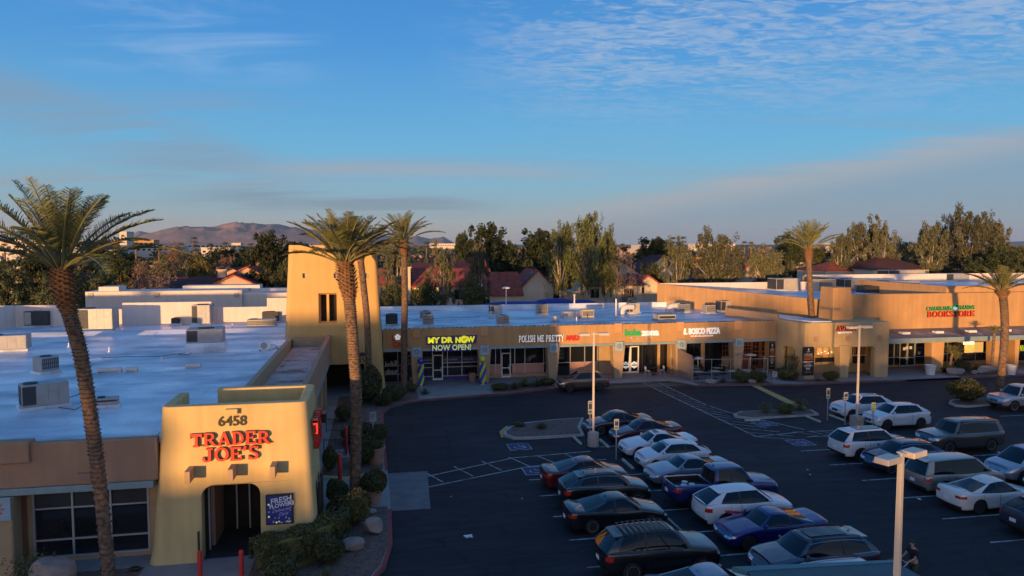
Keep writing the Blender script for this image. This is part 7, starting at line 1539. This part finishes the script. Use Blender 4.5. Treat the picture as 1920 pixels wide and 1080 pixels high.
# ---------------------------------------------------------------- hedges, bushes and desert plants
def shrub_mesh(seed, kind, n=1600, ls=.055):
    rn = random.Random(seed); mb = MB()
    if kind == 'round':
        bumps = [(Vector((rn.gauss(0, 1), rn.gauss(0, 1), rn.gauss(0, 1))).normalized(), rn.uniform(.06, .16)) for _ in range(14)]
        for i in range(n):
            v = Vector((rn.gauss(0, 1), rn.gauss(0, 1), abs(rn.gauss(0, 1)) - .4)).normalized(); r = .90 + sum(b * max(0, v.dot(d_)) ** 8 for d_, b in bumps); leaf(mb, Vector((v.x * .5, v.y * .5, .5 + v.z * .5)) * r * rn.uniform(.9, 1.02), ls * rn.uniform(.7, 1.3), rn, 0, 0, .6)
        mb.ball((0, 0, .46), .43, .43, .43, n=14, k=9)
    elif kind == 'spiky':
        for i in range(60):
            a = rn.uniform(0, 6.28); e = R(rn.uniform(15, 85)); d_ = Vector((math.cos(a) * math.cos(e), math.sin(a) * math.cos(e), math.sin(e))); sd = Vector((-math.sin(a), math.cos(a), 0)) * .025; L_ = rn.uniform(.45, .62); q = d_ * L_; m_ = d_ * L_ * .5
            mb.add([tuple(-sd * .7), tuple(sd * .7), tuple(m_ + sd), tuple(q + Vector((0, 0, -.03))), tuple(m_ - sd)], [(0, 1, 2, 3, 4)])
    elif kind == 'loose':
        for i in range(n):
            v = Vector((rn.gauss(0, .24), rn.gauss(0, .24), rn.random() ** 1.2 * .95)); leaf(mb, v, ls * rn.uniform(.6, 1.3), rn, 0, 0, .4)
        for i in range(14): a = rn.uniform(0, 6.28); mb.tube([(0, 0, 0), (math.cos(a) * .25, math.sin(a) * .25, rn.uniform(.5, .95))], [.012, .004], 3)
    return mb
SH = {k: shrub_mesh(*a).mesh('foliage', [M[m]]) for k, a, m in (('round', (1, 'round', 2600, .045), 'leafhedge'), ('roundb', (2, 'round', 2600, .045), 'leafmid'), ('spiky', (3, 'spiky'), 'leafhedge'), ('spikyb', (4, 'spiky'), 'leafmid'), ('loose', (5, 'loose', 900, .05), 'leafmid'), ('looseb', (6, 'loose', 1100, .05), 'leafhedge'))}
def shrub(k, lab, x, y, w, h, z=.148, name='bush', rz=0):
    o = bpy.data.objects.new(name, SH[k]); C.objects.link(o); o.location = (x, y, z); o.scale = (w, w, h); o.rotation_euler = (0, 0, rz or x); return tag(o, lab, 'bush', 'bushes and low plants')
def hedge(lab, path, w, h, z=.148, n=9000, ls=.05, m='leafhedge'):
    rn = random.Random(4); mb = MB(); L_ = sum((Vector(b) - Vector(a)).length for a, b in zip(path, path[1:])); bumps = [rn.uniform(0, 6) for _ in range(6)]
    for a, b in zip(path, path[1:]):
        a = Vector(a); b = Vector(b); v = (b - a); l = v.length; u = v / l; nn = Vector((-u.y, u.x))
        for i in range(int(n * l / L_)):
            s = rn.uniform(-w * .3, l + w * .3); ang = rn.uniform(-.35, math.pi + .35); wob = 1 + .10 * math.sin(s * 3 + bumps[0]) + .06 * math.sin(s * 7 + ang * 3); e = w / 2 * wob; cx = math.cos(ang); cz = math.sin(ang); px_ = (abs(cx) ** .6) * (1 if cx > 0 else -1) * e; pz = h * (.5 + .5 * (abs(cz) ** .6) * (1 if cz > 0 else -1)) * (.97 + .05 * math.sin(s * 5)); k = rn.uniform(.9, 1.03)
            leaf(mb, Vector((a.x + u.x * s + nn.x * px_ * k, a.y + u.y * s + nn.y * px_ * k, z + pz * k)), ls * rn.uniform(.7, 1.3), rn, 0, 0, .6)
        c = MB(); e = w * .42; q = [a + nn * e - u * .1, b + nn * e + u * .1, b - nn * e + u * .1, a - nn * e - u * .1]; mb.prism([(p.x, p.y) for p in q], z, z + h * .9)
    o = mb.build('hedge', M[m]); return tag(o, lab, 'hedge')
hedge('clipped green hedge curving in front of the flower poster', [(-4.45, 28.7), (-3.2, 29.15), (-2.05, 30.3), (-1.75, 31.2)], 1.25, 1.35, n=16000, ls=.045)
hedge('low clipped hedge block on the east side of the portal', [(-1.75, 33.0), (-1.55, 34.0)], .9, 1.0, n=3500)
for a in [('round', 'dark round bush below the hedge, near the bottom edge', -3.55, 27.3, 1.25, 1.1), ('roundb', 'loose dark bush right of the curving hedge', -1.9, 28.9, 1.25, 1.15), ('round', 'tall rounded bush right of the hedge end', -1.0, 32.6, 1.35, 1.7), ('round', 'round bush at the ramp corner in a dark pot', -.15, 35.4, 1.35, 1.35, .5), ('roundb', 'bush against the portal side wall', -1.9, 35.6, 1.1, 1.3),
        ('round', 'small square topped dark bush left of the tall red post', -2.55, 40.9, .85, 1.45), ('round', 'dark bush behind the thick palm trunk', -.75, 41.7, 1.5, 1.75), ('roundb', 'small shrub growing in the terracotta pot', .02, 41.9, .8, .6, .95), ('spiky', 'grassy spiky plant at the bottom of the left bed', -1.9, 26.9, 1.5, 1.3), ('roundb', 'spreading bush above the terracotta pot', .0, 46.2, 1.5, 1.3), ('round', 'wide dark bush by the notice sign', -1.0, 46.8, 2.2, 1.2), ('round', 'dark bush at the foot of the tower', -.6, 58.2, 2.2, 3.0), ('round', 'low round bush right of the tower foot', 1.6, 58.9, 1.7, 1.2), ('roundb', 'low bush at the drive bend before the tower', .7, 57.2, 1.5, 1.0), ('round', 'bush half under the arcade', -2.2, 52.4, 1.2, 1.3),
        ('spiky', 'spiky plant under the first shop window', 4.2, 60.6, 1.3, 1.1), ('round', 'small dark bush before the dark shop', 3.2, 62.0, 1.0, .7), ('spiky', 'spiky agave before the nail shop, left', 12.2, 61.2, 1.7, 1.4), ('spiky', 'spiky agave before the nail shop, middle', 13.3, 62.1, 2.0, 1.7), ('spikyb', 'spiky agave before the nail shop, right', 14.4, 61.9, 1.9, 1.6), ('round', 'low dark mat bush left of the agaves', 10.9, 61.3, 1.4, .6), ('round', 'low dark bush right of the agaves', 15.6, 62.7, 1.5, .6),
        ('spikyb', 'grassy clump behind the patio kerb, left', 31.8, 60.4, 1.3, .9), ('round', 'dark round bush behind the patio kerb, middle', 33.6, 60.3, 1.6, 1.1), ('roundb', 'dark round bush behind the patio kerb, right', 35.2, 60.2, 1.6, 1.1), ('round', 'spreading bush by the curving path to the restaurant', 38.6, 61.0, 1.9, 1.1), ('loose', 'leafy shrub inside the small arch', 39.7, 61.6, 1.3, 2.2), ('spiky', 'low spiky plant below the menu board', 41.0, 59.5, 1.0, .5), ('round', 'dark shrub right of the menu board', 42.4, 59.6, 1.3, .9), ('spiky', 'tiny spiky plant by the white stand sign', 38.9, 60.2, .9, .5),
        ('spiky', 'small plant in the left gravel island', 11.4, 47.6, 1.3, 1.0), ('round', 'low plant mat in the left gravel island', 10.0, 48.6, .8, .3), ('looseb', 'desert shrub in the middle island, left', 29.3, 48.9, .9, .8), ('roundb', 'desert shrub in the middle island, centre', 30.7, 48.5, 1.3, .8), ('looseb', 'desert shrub in the middle island, right', 32.4, 49.2, 1.3, .9), ('round', 'large round bush on the far right island', 47.6, 49.4, 2.4, 1.9),
        ('round', 'round cactus like bush by the bookstore window', 58.2, 60.9, 1.3, 1.3), ('spiky', 'spiky plant right of the round one by the bookstore', 59.8, 61.0, 1.7, 1.4), ('round', 'dark ground bush below the small palms', 56.6, 61.4, 2.0, .9), ('looseb', 'dark weeds before the left store window', -12.9, 29.2, 1.4, 1.1)]:
    shrub(*a)
def small_palm(lab, x, y, h, s, lean=0, lm=0):
    t = thing('small_palm', lab, 'palm tree', (x, y, .148), x); mb = MB(); mb.tube([(0, 0, 0), (lean * .4, 0, h * .5), (lean, 0, h)], [.17, .13, .12], 8); o = mb.build('trunk', M['palmbark']); o.parent = t
    c = bpy.data.objects.new('crown', CR[3]); C.objects.link(c); c.parent = t; c.location = (lean, 0, h); c.scale = (s, s, s * .9)
small_palm('small bushy palm by the bookstore column, left one', 56.6, 60.9, 1.9, .42, .3); small_palm('small bushy palm by the bookstore column, right one', 57.9, 61.6, 1.3, .36, -.2); small_palm('palm leaning behind the gold lit trunk, its crown above the canopy', 60.6, 58.9 + 1, 4.2, .30, .8)
def rock(lab, x, y, w, d_, h, seed, z=.14, m='rock'):
    rn = random.Random(seed); bm = bmesh.new(); bmesh.ops.create_icosphere(bm, subdivisions=3, radius=.5); dirs = [Vector((rn.gauss(0, 1), rn.gauss(0, 1), rn.gauss(0, 1))).normalized() for _ in range(9)]; cuts = [rn.uniform(.30, .46) for _ in dirs]
    for v in bm.verts:
        for n_, c in zip(dirs, cuts):
            q = v.co.dot(n_)
            if q > c: v.co -= n_ * (q - c)
        v.co.x *= w; v.co.y *= d_; v.co.z = max(-.05, v.co.z * h + h * .38)
    me = bpy.data.meshes.new('boulder'); bm.to_mesh(me); bm.free(); me.materials.append(M[m]); o = bpy.data.objects.new('boulder', me); C.objects.link(o); o.location = (x, y, z); tag(o, lab, 'boulder', 'boulders in the planting beds')
for i, a in enumerate([('big brown boulder before the left store window', -12.0, 28.9, 1.7, 1.2, 1.35), ('pale boulder in the left bed near the kerb, farther one', -.15, 31.6, 1.05, .9, .8), ('pale boulder in the left bed, nearer one', -1.0, 30.0, 1.15, .8, .6), ('flat pale stone behind the tall rounded bush', -.35, 33.9, .8, .5, .3), ('pale rock at the patio kerb, left', 30.4, 60.1, 1.1, .7, .6), ('pale rock at the patio kerb, right', 34.4, 59.8, .9, .6, .45), ('long orange boulder before the bookstore window', 60.0, 59.9, 2.6, 1.1, .9), ('grey boulder below the small palms', 56.3, 59.9, 2.2, 1.2, .9), ('little round stone left of the orange boulder', 58.3, 59.7, .7, .5, .5)]): rock(*a, i + 1)
mb = MB(); mb.ball((0, 0, .09), .22, .14, .1, n=10, k=6); tag(mb.build('ground_light', M['black'], loc=(-9.35, 29.6, .15)), 'small black box on the gravel by the portal foot', 'box')
# ---------------------------------------------------------------- houses behind
def house(lab, u, Y, w, dp, eave, ridge, gable='x', rm='tile', wm='housewall', wins=(), chim=None, flat=False, name='house', group='houses behind the shops', rz=0, solar=False, over=.5):
    x = oy(u, 500, Y)[0]; t = thing(name, lab, 'house', (x, Y, 0), rz, group); mb = MB(); mb.box(-w / 2, w / 2, 0, dp, 0, eave)
    if gable == 'y' and not flat: mb.prism_y([(-w / 2, eave), (w / 2, eave), (0, ridge - .12)], 0, dp)
    if gable == 'x' and not flat: mb.prism_x([(0, eave), (dp, eave), (dp / 2, ridge - .12)], -w / 2, w / 2)
    wl = mb.build('wall', M[wm]); wl.parent = t; r = MB(); th = .22
    if flat: r.box(-w / 2 - .1, w / 2 + .1, -.1, .15, eave, eave + .4); r.box(-w / 2, w / 2, .15, dp, eave, eave + .1)
    elif gable == 'x':
        for s in (0, 1):
            y0, y1 = (-over, dp / 2) if s == 0 else (dp + over, dp / 2); z0 = eave - over * (ridge - eave) / (dp / 2); vs = [(-w / 2 - .3, y0, z0), (w / 2 + .3, y0, z0), (w / 2 + .3, y1, ridge), (-w / 2 - .3, y1, ridge)]; vs += [(a, b, c - th) for a, b, c in vs]; r.add(vs, [(0, 1, 2, 3), (7, 6, 5, 4), (0, 4, 5, 1), (1, 5, 6, 2), (2, 6, 7, 3), (3, 7, 4, 0)])
    elif gable == 'y':
        for s in (-1, 1):
            x0 = s * (w / 2 + over); z0 = eave - over * (ridge - eave) / (w / 2); vs = [(x0, -.35, z0), (0, -.35, ridge), (0, dp + .3, ridge), (x0, dp + .3, z0)]; vs += [(a, b, c - th) for a, b, c in vs]; r.add(vs, [(0, 1, 2, 3), (7, 6, 5, 4), (0, 4, 5, 1), (1, 5, 6, 2), (2, 6, 7, 3), (3, 7, 4, 0)])
    else:   # hip
        e = over; rl = max(.5, w / 2 - dp / 2); r.add([(-w / 2 - e, -e, eave), (w / 2 + e, -e, eave), (w / 2 + e, dp + e, eave), (-w / 2 - e, dp + e, eave), (-rl, dp / 2, ridge), (rl, dp / 2, ridge)], [(0, 1, 5, 4), (1, 2, 5), (2, 3, 4, 5), (3, 0, 4), (3, 2, 1, 0)])
    ro = r.build('roof', M[rm if not flat else wm]); ro.parent = t
    if solar:
        for s_ in (0, 1): q = MB(); f0 = .15 + .4 * s_; a = Vector((-w / 2 * (1 - f0), .6 + s_ * .0, eave + (ridge - eave) * f0 + .08)); q.add([tuple(a), (a.x, a.y + 2.0, a.z), (a.x + w * .16, a.y + 2.0, a.z + (ridge - eave) * .32), (a.x + w * .16, a.y, a.z + (ridge - eave) * .32)], [(0, 1, 2, 3)]); o = q.build('solar_panel', M['glassblind']); o.parent = ro
    if chim is not None: q = MB(); q.box(chim[0] - .7, chim[0] + .7, chim[1], chim[1] + 1.0, 0 if chim[1] < 0 else eave - 1, chim[2]); q.box(chim[0] - .85, chim[0] + .85, chim[1] - .1, chim[1] + 1.1, chim[2], chim[2] + .2); o = q.build('chimney', M[wm]); o.parent = ro
    for (wx, wz, ww, wh) in wins:
        q = MB(); q.box(wx - ww / 2 - .1, wx + ww / 2 + .1, -.06, -.005, wz - .1, wz + wh + .1); f = q.build('window', M['housetrim']); f.parent = t; q = MB(); q.box(wx - ww / 2, wx + ww / 2, -.09, -.061, wz, wz + wh); g2 = q.build('pane', M['glass']); g2.parent = f; q = MB(); q.box(wx - .03, wx + .03, -.11, -.091, wz, wz + wh); g2 = q.build('window_bar', M['housetrim']); g2.parent = f
    return t
M['housewall'] = mat('housewall', (.62, .54, .42), .9, 0, .06, .4, streak=.05); M['housepink'] = mat('housepink', (.52, .38, .29), .9, 0, .06, .4); M['housetrim'] = mat('housetrim', (.30, .25, .2), .8, 0, .1); M['adobewhite'] = mat('adobewhite', (.62, .55, .48), .9, 0, .05)
house('two storey house with red tile roof and chimney, left of centre', 835, 112, 15, 9, 6.7, 9.1, 'x', 'tile', wins=((-5.2, 4.3, 1.6, 1.5), (2.2, 4.3, 1.6, 1.5), (5.2, 4.3, 1.3, 1.5)), chim=(-6.2, -.6, 9.3)); house('red tiled house wing just right of the tower', 745, 118, 11, 8, 6.6, 8.9, 'x', 'tile', wins=((2, 4.2, 1.4, 1.3),))
house('red roof rising behind the chimneyed house', 868, 130, 9, 8, 7.6, 10.0, 'x', 'tile'); house('red roof house behind the left dark bush', 790, 134, 12, 8, 7.3, 9.4, 'x', 'tiledark')
house('house with steep bright red roof before the big evergreen', 930, 108, 8, 8, 5.6, 8.6, 'x', 'tile', wins=((-1.5, 3.4, .9, 1.2),), chim=(-3.0, -.5, 6.6)); house('low flat white house between red roof and solar roof', 976, 110, 8, 8, 5.4, 5.4, flat=True, wins=((0, 1.5, 2, 1.2),))
house('gabled house with solar panels on its red roof', 1008, 112, 7.5, 9, 5.0, 8.9, 'y', 'tiley', chim=(1.8, -.6, 6.4), solar=True); house('low white house behind the drooping trees', 1066, 112, 8, 9, 4.9, 4.9, flat=True, wins=((1, 1.5, 1.6, 1.2),)); house('dark roofed house right of the solar roof', 1048, 122, 7, 8, 4.8, 7.2, 'x', 'tiledark')
house('long cream two storey house with dark tile roof and four windows', 1152, 110, 9.5, 8, 6.6, 7.9, 'x', 'tiledark', wins=((-3.3, 4.4, 1.3, 1.3), (2.6, 4.4, 1.4, 1.3), (1.6, .8, 1.4, 1.1), (3.8, .8, 1.0, 1.1)), chim=(.4, 2.2, 9.2)); house('gabled house behind the cream one, with red roof', 1160, 130, 9, 9, 7.4, 10.2, 'y', 'tiledark')
house('gabled cream house left of the orange side wall', 1216, 112, 8, 10, 5.0, 7.9, 'y', 'tiley', wins=((-1.2, 4.9, .8, .8), (1.6, .8, 1.1, .9))); house('pale gabled house farther back near the far palms', 1246, 150, 11, 9, 7.4, 10.6, 'y', 'tiledark', wm='adobewhite')
house('long low tan building beyond the grey gum trees', 1310, 170, 22, 9, 9.3, 9.3, flat=True, wm='fascia'); house('red roofed house corner above the orange wall', 1330, 125, 8, 8, 6.4, 8.4, 'y', 'tiley', wm='housepink'); house('steep gabled pinkish house before the restaurant palm', 1408, 125, 8, 9, 5.6, 9.6, 'y', 'tiley', wm='housepink'); house('orange roof house over the grey gum trees', 1404, 190, 9, 8, 8.4, 10, 'x', 'tile')
house('white adobe style stepped house', 1556, 150, 17, 10, 8.4, 8.4, flat=True, wm='adobewhite', wins=((-5, 5.6, 1.6, 1.2), (4, 6.0, 1.4, 1.2))); house('upper white block of the adobe houses', 1585, 160, 9, 8, 9.7, 9.7, flat=True, wm='adobewhite'); house('house with brownish red hip roof right of the adobe block', 1612, 132, 16, 10, 7.4, 9.4, 'hip', 'tile', wins=((3, 5.0, 1.3, 1.4),)); house('large house with dark red hip roof and wide arched window', 1690, 126, 13, 11, 7.9, 10.4, 'hip', 'tiledark', wins=((-4.6, 5.6, 1.2, 1.4), (1.2, 5.4, 6, 1.6)))
house('nearest of the stepped gable houses behind the left store', 438, 132, 7.5, 10, 6.0, 7.7, 'y', 'tiley', wm='housepink', chim=(-2.6, 3, 8.3)); house('stepped gable house to the right of the nearest gable', 462, 138, 9, 10, 6.6, 8.9, 'y', 'tiley', wm='housepink'); house('rearmost stepped gable house', 436, 150, 7.5, 10, 6.6, 8.3, 'y', 'tiledark', wm='housepink'); house('pointed gable house at the right of the stepped row', 486, 150, 11, 10, 7.2, 9.6, 'y', 'tiley', wm='housepink'); house('long dark red tiled roof before the golden tree', 345, 132, 16, 7, 5.9, 7.2, 'x', 'tiledark', wm='adobewhite'); house('gabled house at the left end of the tiled roofs', 292, 128, 9, 9, 4.9, 7.0, 'y', 'tiledark', wm='housepink')
house('low dark roofed house under the leftmost palm crown', 60, 150, 18, 9, 5.2, 7.2, 'x', 'tiledark', wm='adobewhite', chim=(-3, 1, 8.6)); house('grey roofed house behind the far left trees', 470, 190, 16, 10, 6.0, 8.0, 'x', 'tiledark')
for i, (u, Y, w, z, m, lab) in enumerate([(402, 900, 60, 14, 'adobewhite', 'long white warehouse on the plain below the hills'), (405, 700, 26, 9.5, 'adobewhite', 'small white building before the long warehouse'), (250, 800, 40, 17, 'fascia', 'orange lit block on the plain, left'), (232, 700, 6, 24, 'adobewhite', 'slim white tower on the plain, left'), (285, 760, 60, 11, 'adobewhite', 'pale low building on the plain, left of the brown tree'), (60, 700, 90, 16, 'adobewhite', 'pale office block seen through the leftmost palm'), (10, 600, 60, 14, 'adobewhite', 'pale office block at the far left edge'), (1230, 520, 26, 12, 'adobewhite', 'white building on the horizon behind the far palms'), (1204, 560, 30, 8.8, 'housepink', 'pink low building left of the white horizon one'), (860, 1500, 120, 14, 'adobewhite', 'thin pale line of sheds below the right hills'), (1590, 800, 40, 14, 'adobewhite', 'far white block right of the restaurant palm'), (1340, 900, 60, 13, 'adobewhite', 'far white block over the gum trees'), (140, 500, 50, 9, 'adobewhite', 'pale roofs right of the leftmost palm trunk'), (520, 330, 14, 6.5, 'adobewhite', 'white garage by the evergreen left of the tower')]):
    x = oy(u, 480, Y)[0]; t = thing('far_building', lab, 'building', (x, Y, 0), 0, 'far buildings on the plain'); mb = MB(); mb.box(-w / 2, w / 2, 0, 20, 0, z); o = mb.build('wall', M[m]); o.parent = t; k = MB(); n = int(w / 5)
    for j in range(n): k.box(-w / 2 + 1.5 + j * 5, -w / 2 + 4 + j * 5, -.15, -.02, z - 4.2, z - 2.4)
    o = k.build('window_band', M['glass']); o.parent = t; mb = MB(); mb.box(-w / 2 - .3, w / 2 + .3, -.3, 20, z, z + .6); o = mb.build('roof', M[m]); o.parent = t
# blue cars and tarps in the alley behind the shops
mb = MB(); rn = random.Random(5)
mb.ball((3, 0, .1), 5.5, 1.2, .75, n=14, k=8); mb.ball((8.5, .3, .1), 3.5, 1.2, 1.05, n=12, k=8); mb.ball((12.5, .2, .1), 2.2, 1.0, .8, n=12, k=8)
tag(mb.build('tarpaulin', mat('bluetarp', (.02, .03, .22), .5, 0, .2), loc=(15.5, 92.5, 4.6), smooth=180), 'blue tarpaulin heaped behind the rear parapet of the shops', 'tarpaulin')
mb = MB(); mb.tube([(0, 0, 0), (0, 0, 7.4)], .07, 6); lp = thing('alley_lamp', 'thin alley lamp rising behind the rear shop parapet', 'lamp post', (oy(949, 570, 89)[0], 89, 0)); o = mb.build('pole', M['white']); o.parent = lp; mb = MB(); mb.lathe([(.5, 7.35), (.5, 7.5), (.1, 7.6)], n=10); o = mb.build('lamp_head', M['white']); o.parent = lp
wl = thing('alley_wall', 'tan block wall along the alley behind the shops', 'wall', (30, 96, 0)); mb = MB(); mb.box(-5, 60, 96, 96.3, 0, 3.2); part(mb, 'block_wall', M['tantrim'], wl); mb = MB(); mb.box(-5, 60, 95.95, 96.35, 3.2, 3.3); part(mb, 'coping', M['cap'], wl)
# unseen trees added behind the viewpoint to dim parts of the fronts
for k, lab, x, y, h, w in (('pine1', 'tall dark tree added unseen to cast shade, left', -55.3, -46, 15.5, 6.2), ('mid2', 'leafy tree added unseen far back to cast shade, left', -80.2, -130, 11, 6), ('euc3', 'gum tree added unseen far back to cast shade, centre', -74.3, -130, 12.5, 8), ('pine1', 'dense tree added unseen far back to cast shade, right', -64.2, -130, 15.5, 7), ('euc2', 'gum tree added unseen to cast shade, far left', -97, -40, 12, 5), ('euc1', 'gum tree added unseen to cast shade, farthest left', -112, -42, 12, 4)):
    tk, cw, H, Wd = PROTO[k]; t = thing('shade_caster_tree', lab, 'tree', (x, y, 0), x, 'unseen trees added to cast shade')
    for nm, me in (('trunk', tk), ('crown', cw)): o = bpy.data.objects.new(nm, me); C.objects.link(o); o.parent = t; o.scale = (w / Wd, w / Wd, h / H)
# ---------------------------------------------------------------- hills
def hills(name, prof, D0, D1, seed, m):
    rn = random.Random(seed); mb = MB(); nu = 240; nr = 34; u0, u1 = prof[0][0], prof[-1][0]
    from mathutils import noise as NZ
    for i in range(nu + 1):
        u = u0 + (u1 - u0) * i / nu; v = 0
        for (a, b), (c, d_) in zip(prof, prof[1:]):
            if a <= u <= c: v = b + (d_ - b) * (u - a) / (c - a); break
        q = _ray(u, 458); l = math.hypot(q[0], q[1]); dx, dy = q[0] / l, q[1] / l
        for j in range(nr + 1):
            f = j / nr; D = D0 + (D1 - D0) * f; rise = math.sin(min(1, f / .62) * math.pi / 2) ** 1.3 if f < .62 else 1 - (f - .62) * 1.2; h = (458 - v) / FPX * (D0 + (D1 - D0) * .62)
            p = Vector((dx * D / 620, dy * D / 620, seed)); n1 = 1 - abs(NZ.noise(p * 1.0)) * 2; n2 = 1 - abs(NZ.noise(p * 2.3)) * 2; n3 = 1 - abs(NZ.noise(p * 5.1)) * 2
            edge = min(1, i / 14, (nu - i) / 14); z = h * (rise ** .8 * (.84 + .04 * n1) + (rise ** .5 * (1 - abs(f - .5))) * (.05 * n1 + .15 * n2 + .10 * n3)) * edge - (4 if f < .02 else 0); mb.v.append((dx * D, dy * D, z))
    for i in range(nu):
        for j in range(nr): a = i * (nr + 1) + j; mb.f.append((a, a + nr + 1, a + nr + 2, a + 1)); mb.m.append(0)
    tag(mb.build(name, m, smooth=180), kind='structure')
M['hill'] = mat('hill', (.42, .27, .19), .95, 0, .15, .004, col2=(.34, .23, .17), c2s=.002); M['hillfar'] = mat('hillfar', (.22, .19, .18), .95, 0, .1, .002)
hills('hills', [(215, 458), (235, 452), (265, 443), (300, 434), (335, 429), (370, 427), (405, 427), (440, 421), (480, 423), (520, 424), (570, 430), (640, 437), (700, 438), (760, 446), (782, 441), (806, 447), (832, 443), (850, 452), (885, 458)], 5200, 8200, 3, M['hill'])
hills('far_hills', [(150, 458), (215, 449), (262, 436), (300, 440), (400, 446), (560, 458)], 11000, 13500, 8, M['hillfar'])
hills('far_ridge', [(1560, 458), (1640, 455), (1700, 457), (1760, 452), (1850, 455), (1920, 452), (2000, 456)], 9000, 11000, 5, M['hillfar'])
# ---------------------------------------------------------------- air
def haze(den):
    mb = MB(); mb.box(-16000, 16000, -3000, 16000, -60, 330); o = mb.build('haze', M['ground']); o.data.materials.clear(); m = bpy.data.materials.new('haze'); m.use_nodes = True; nt = m.node_tree; nt.nodes.clear(); out = nt.nodes.new('ShaderNodeOutputMaterial'); v = nt.nodes.new('ShaderNodeVolumePrincipled')
    v.inputs['Color'].default_value = (.85, .88, .93, 1); v.inputs['Density'].default_value = den; v.inputs['Anisotropy'].default_value = .2; nt.links.new(v.outputs[0], out.inputs[1]); o.data.materials.append(m); tag(o, kind='stuff')
haze(2.4e-5)
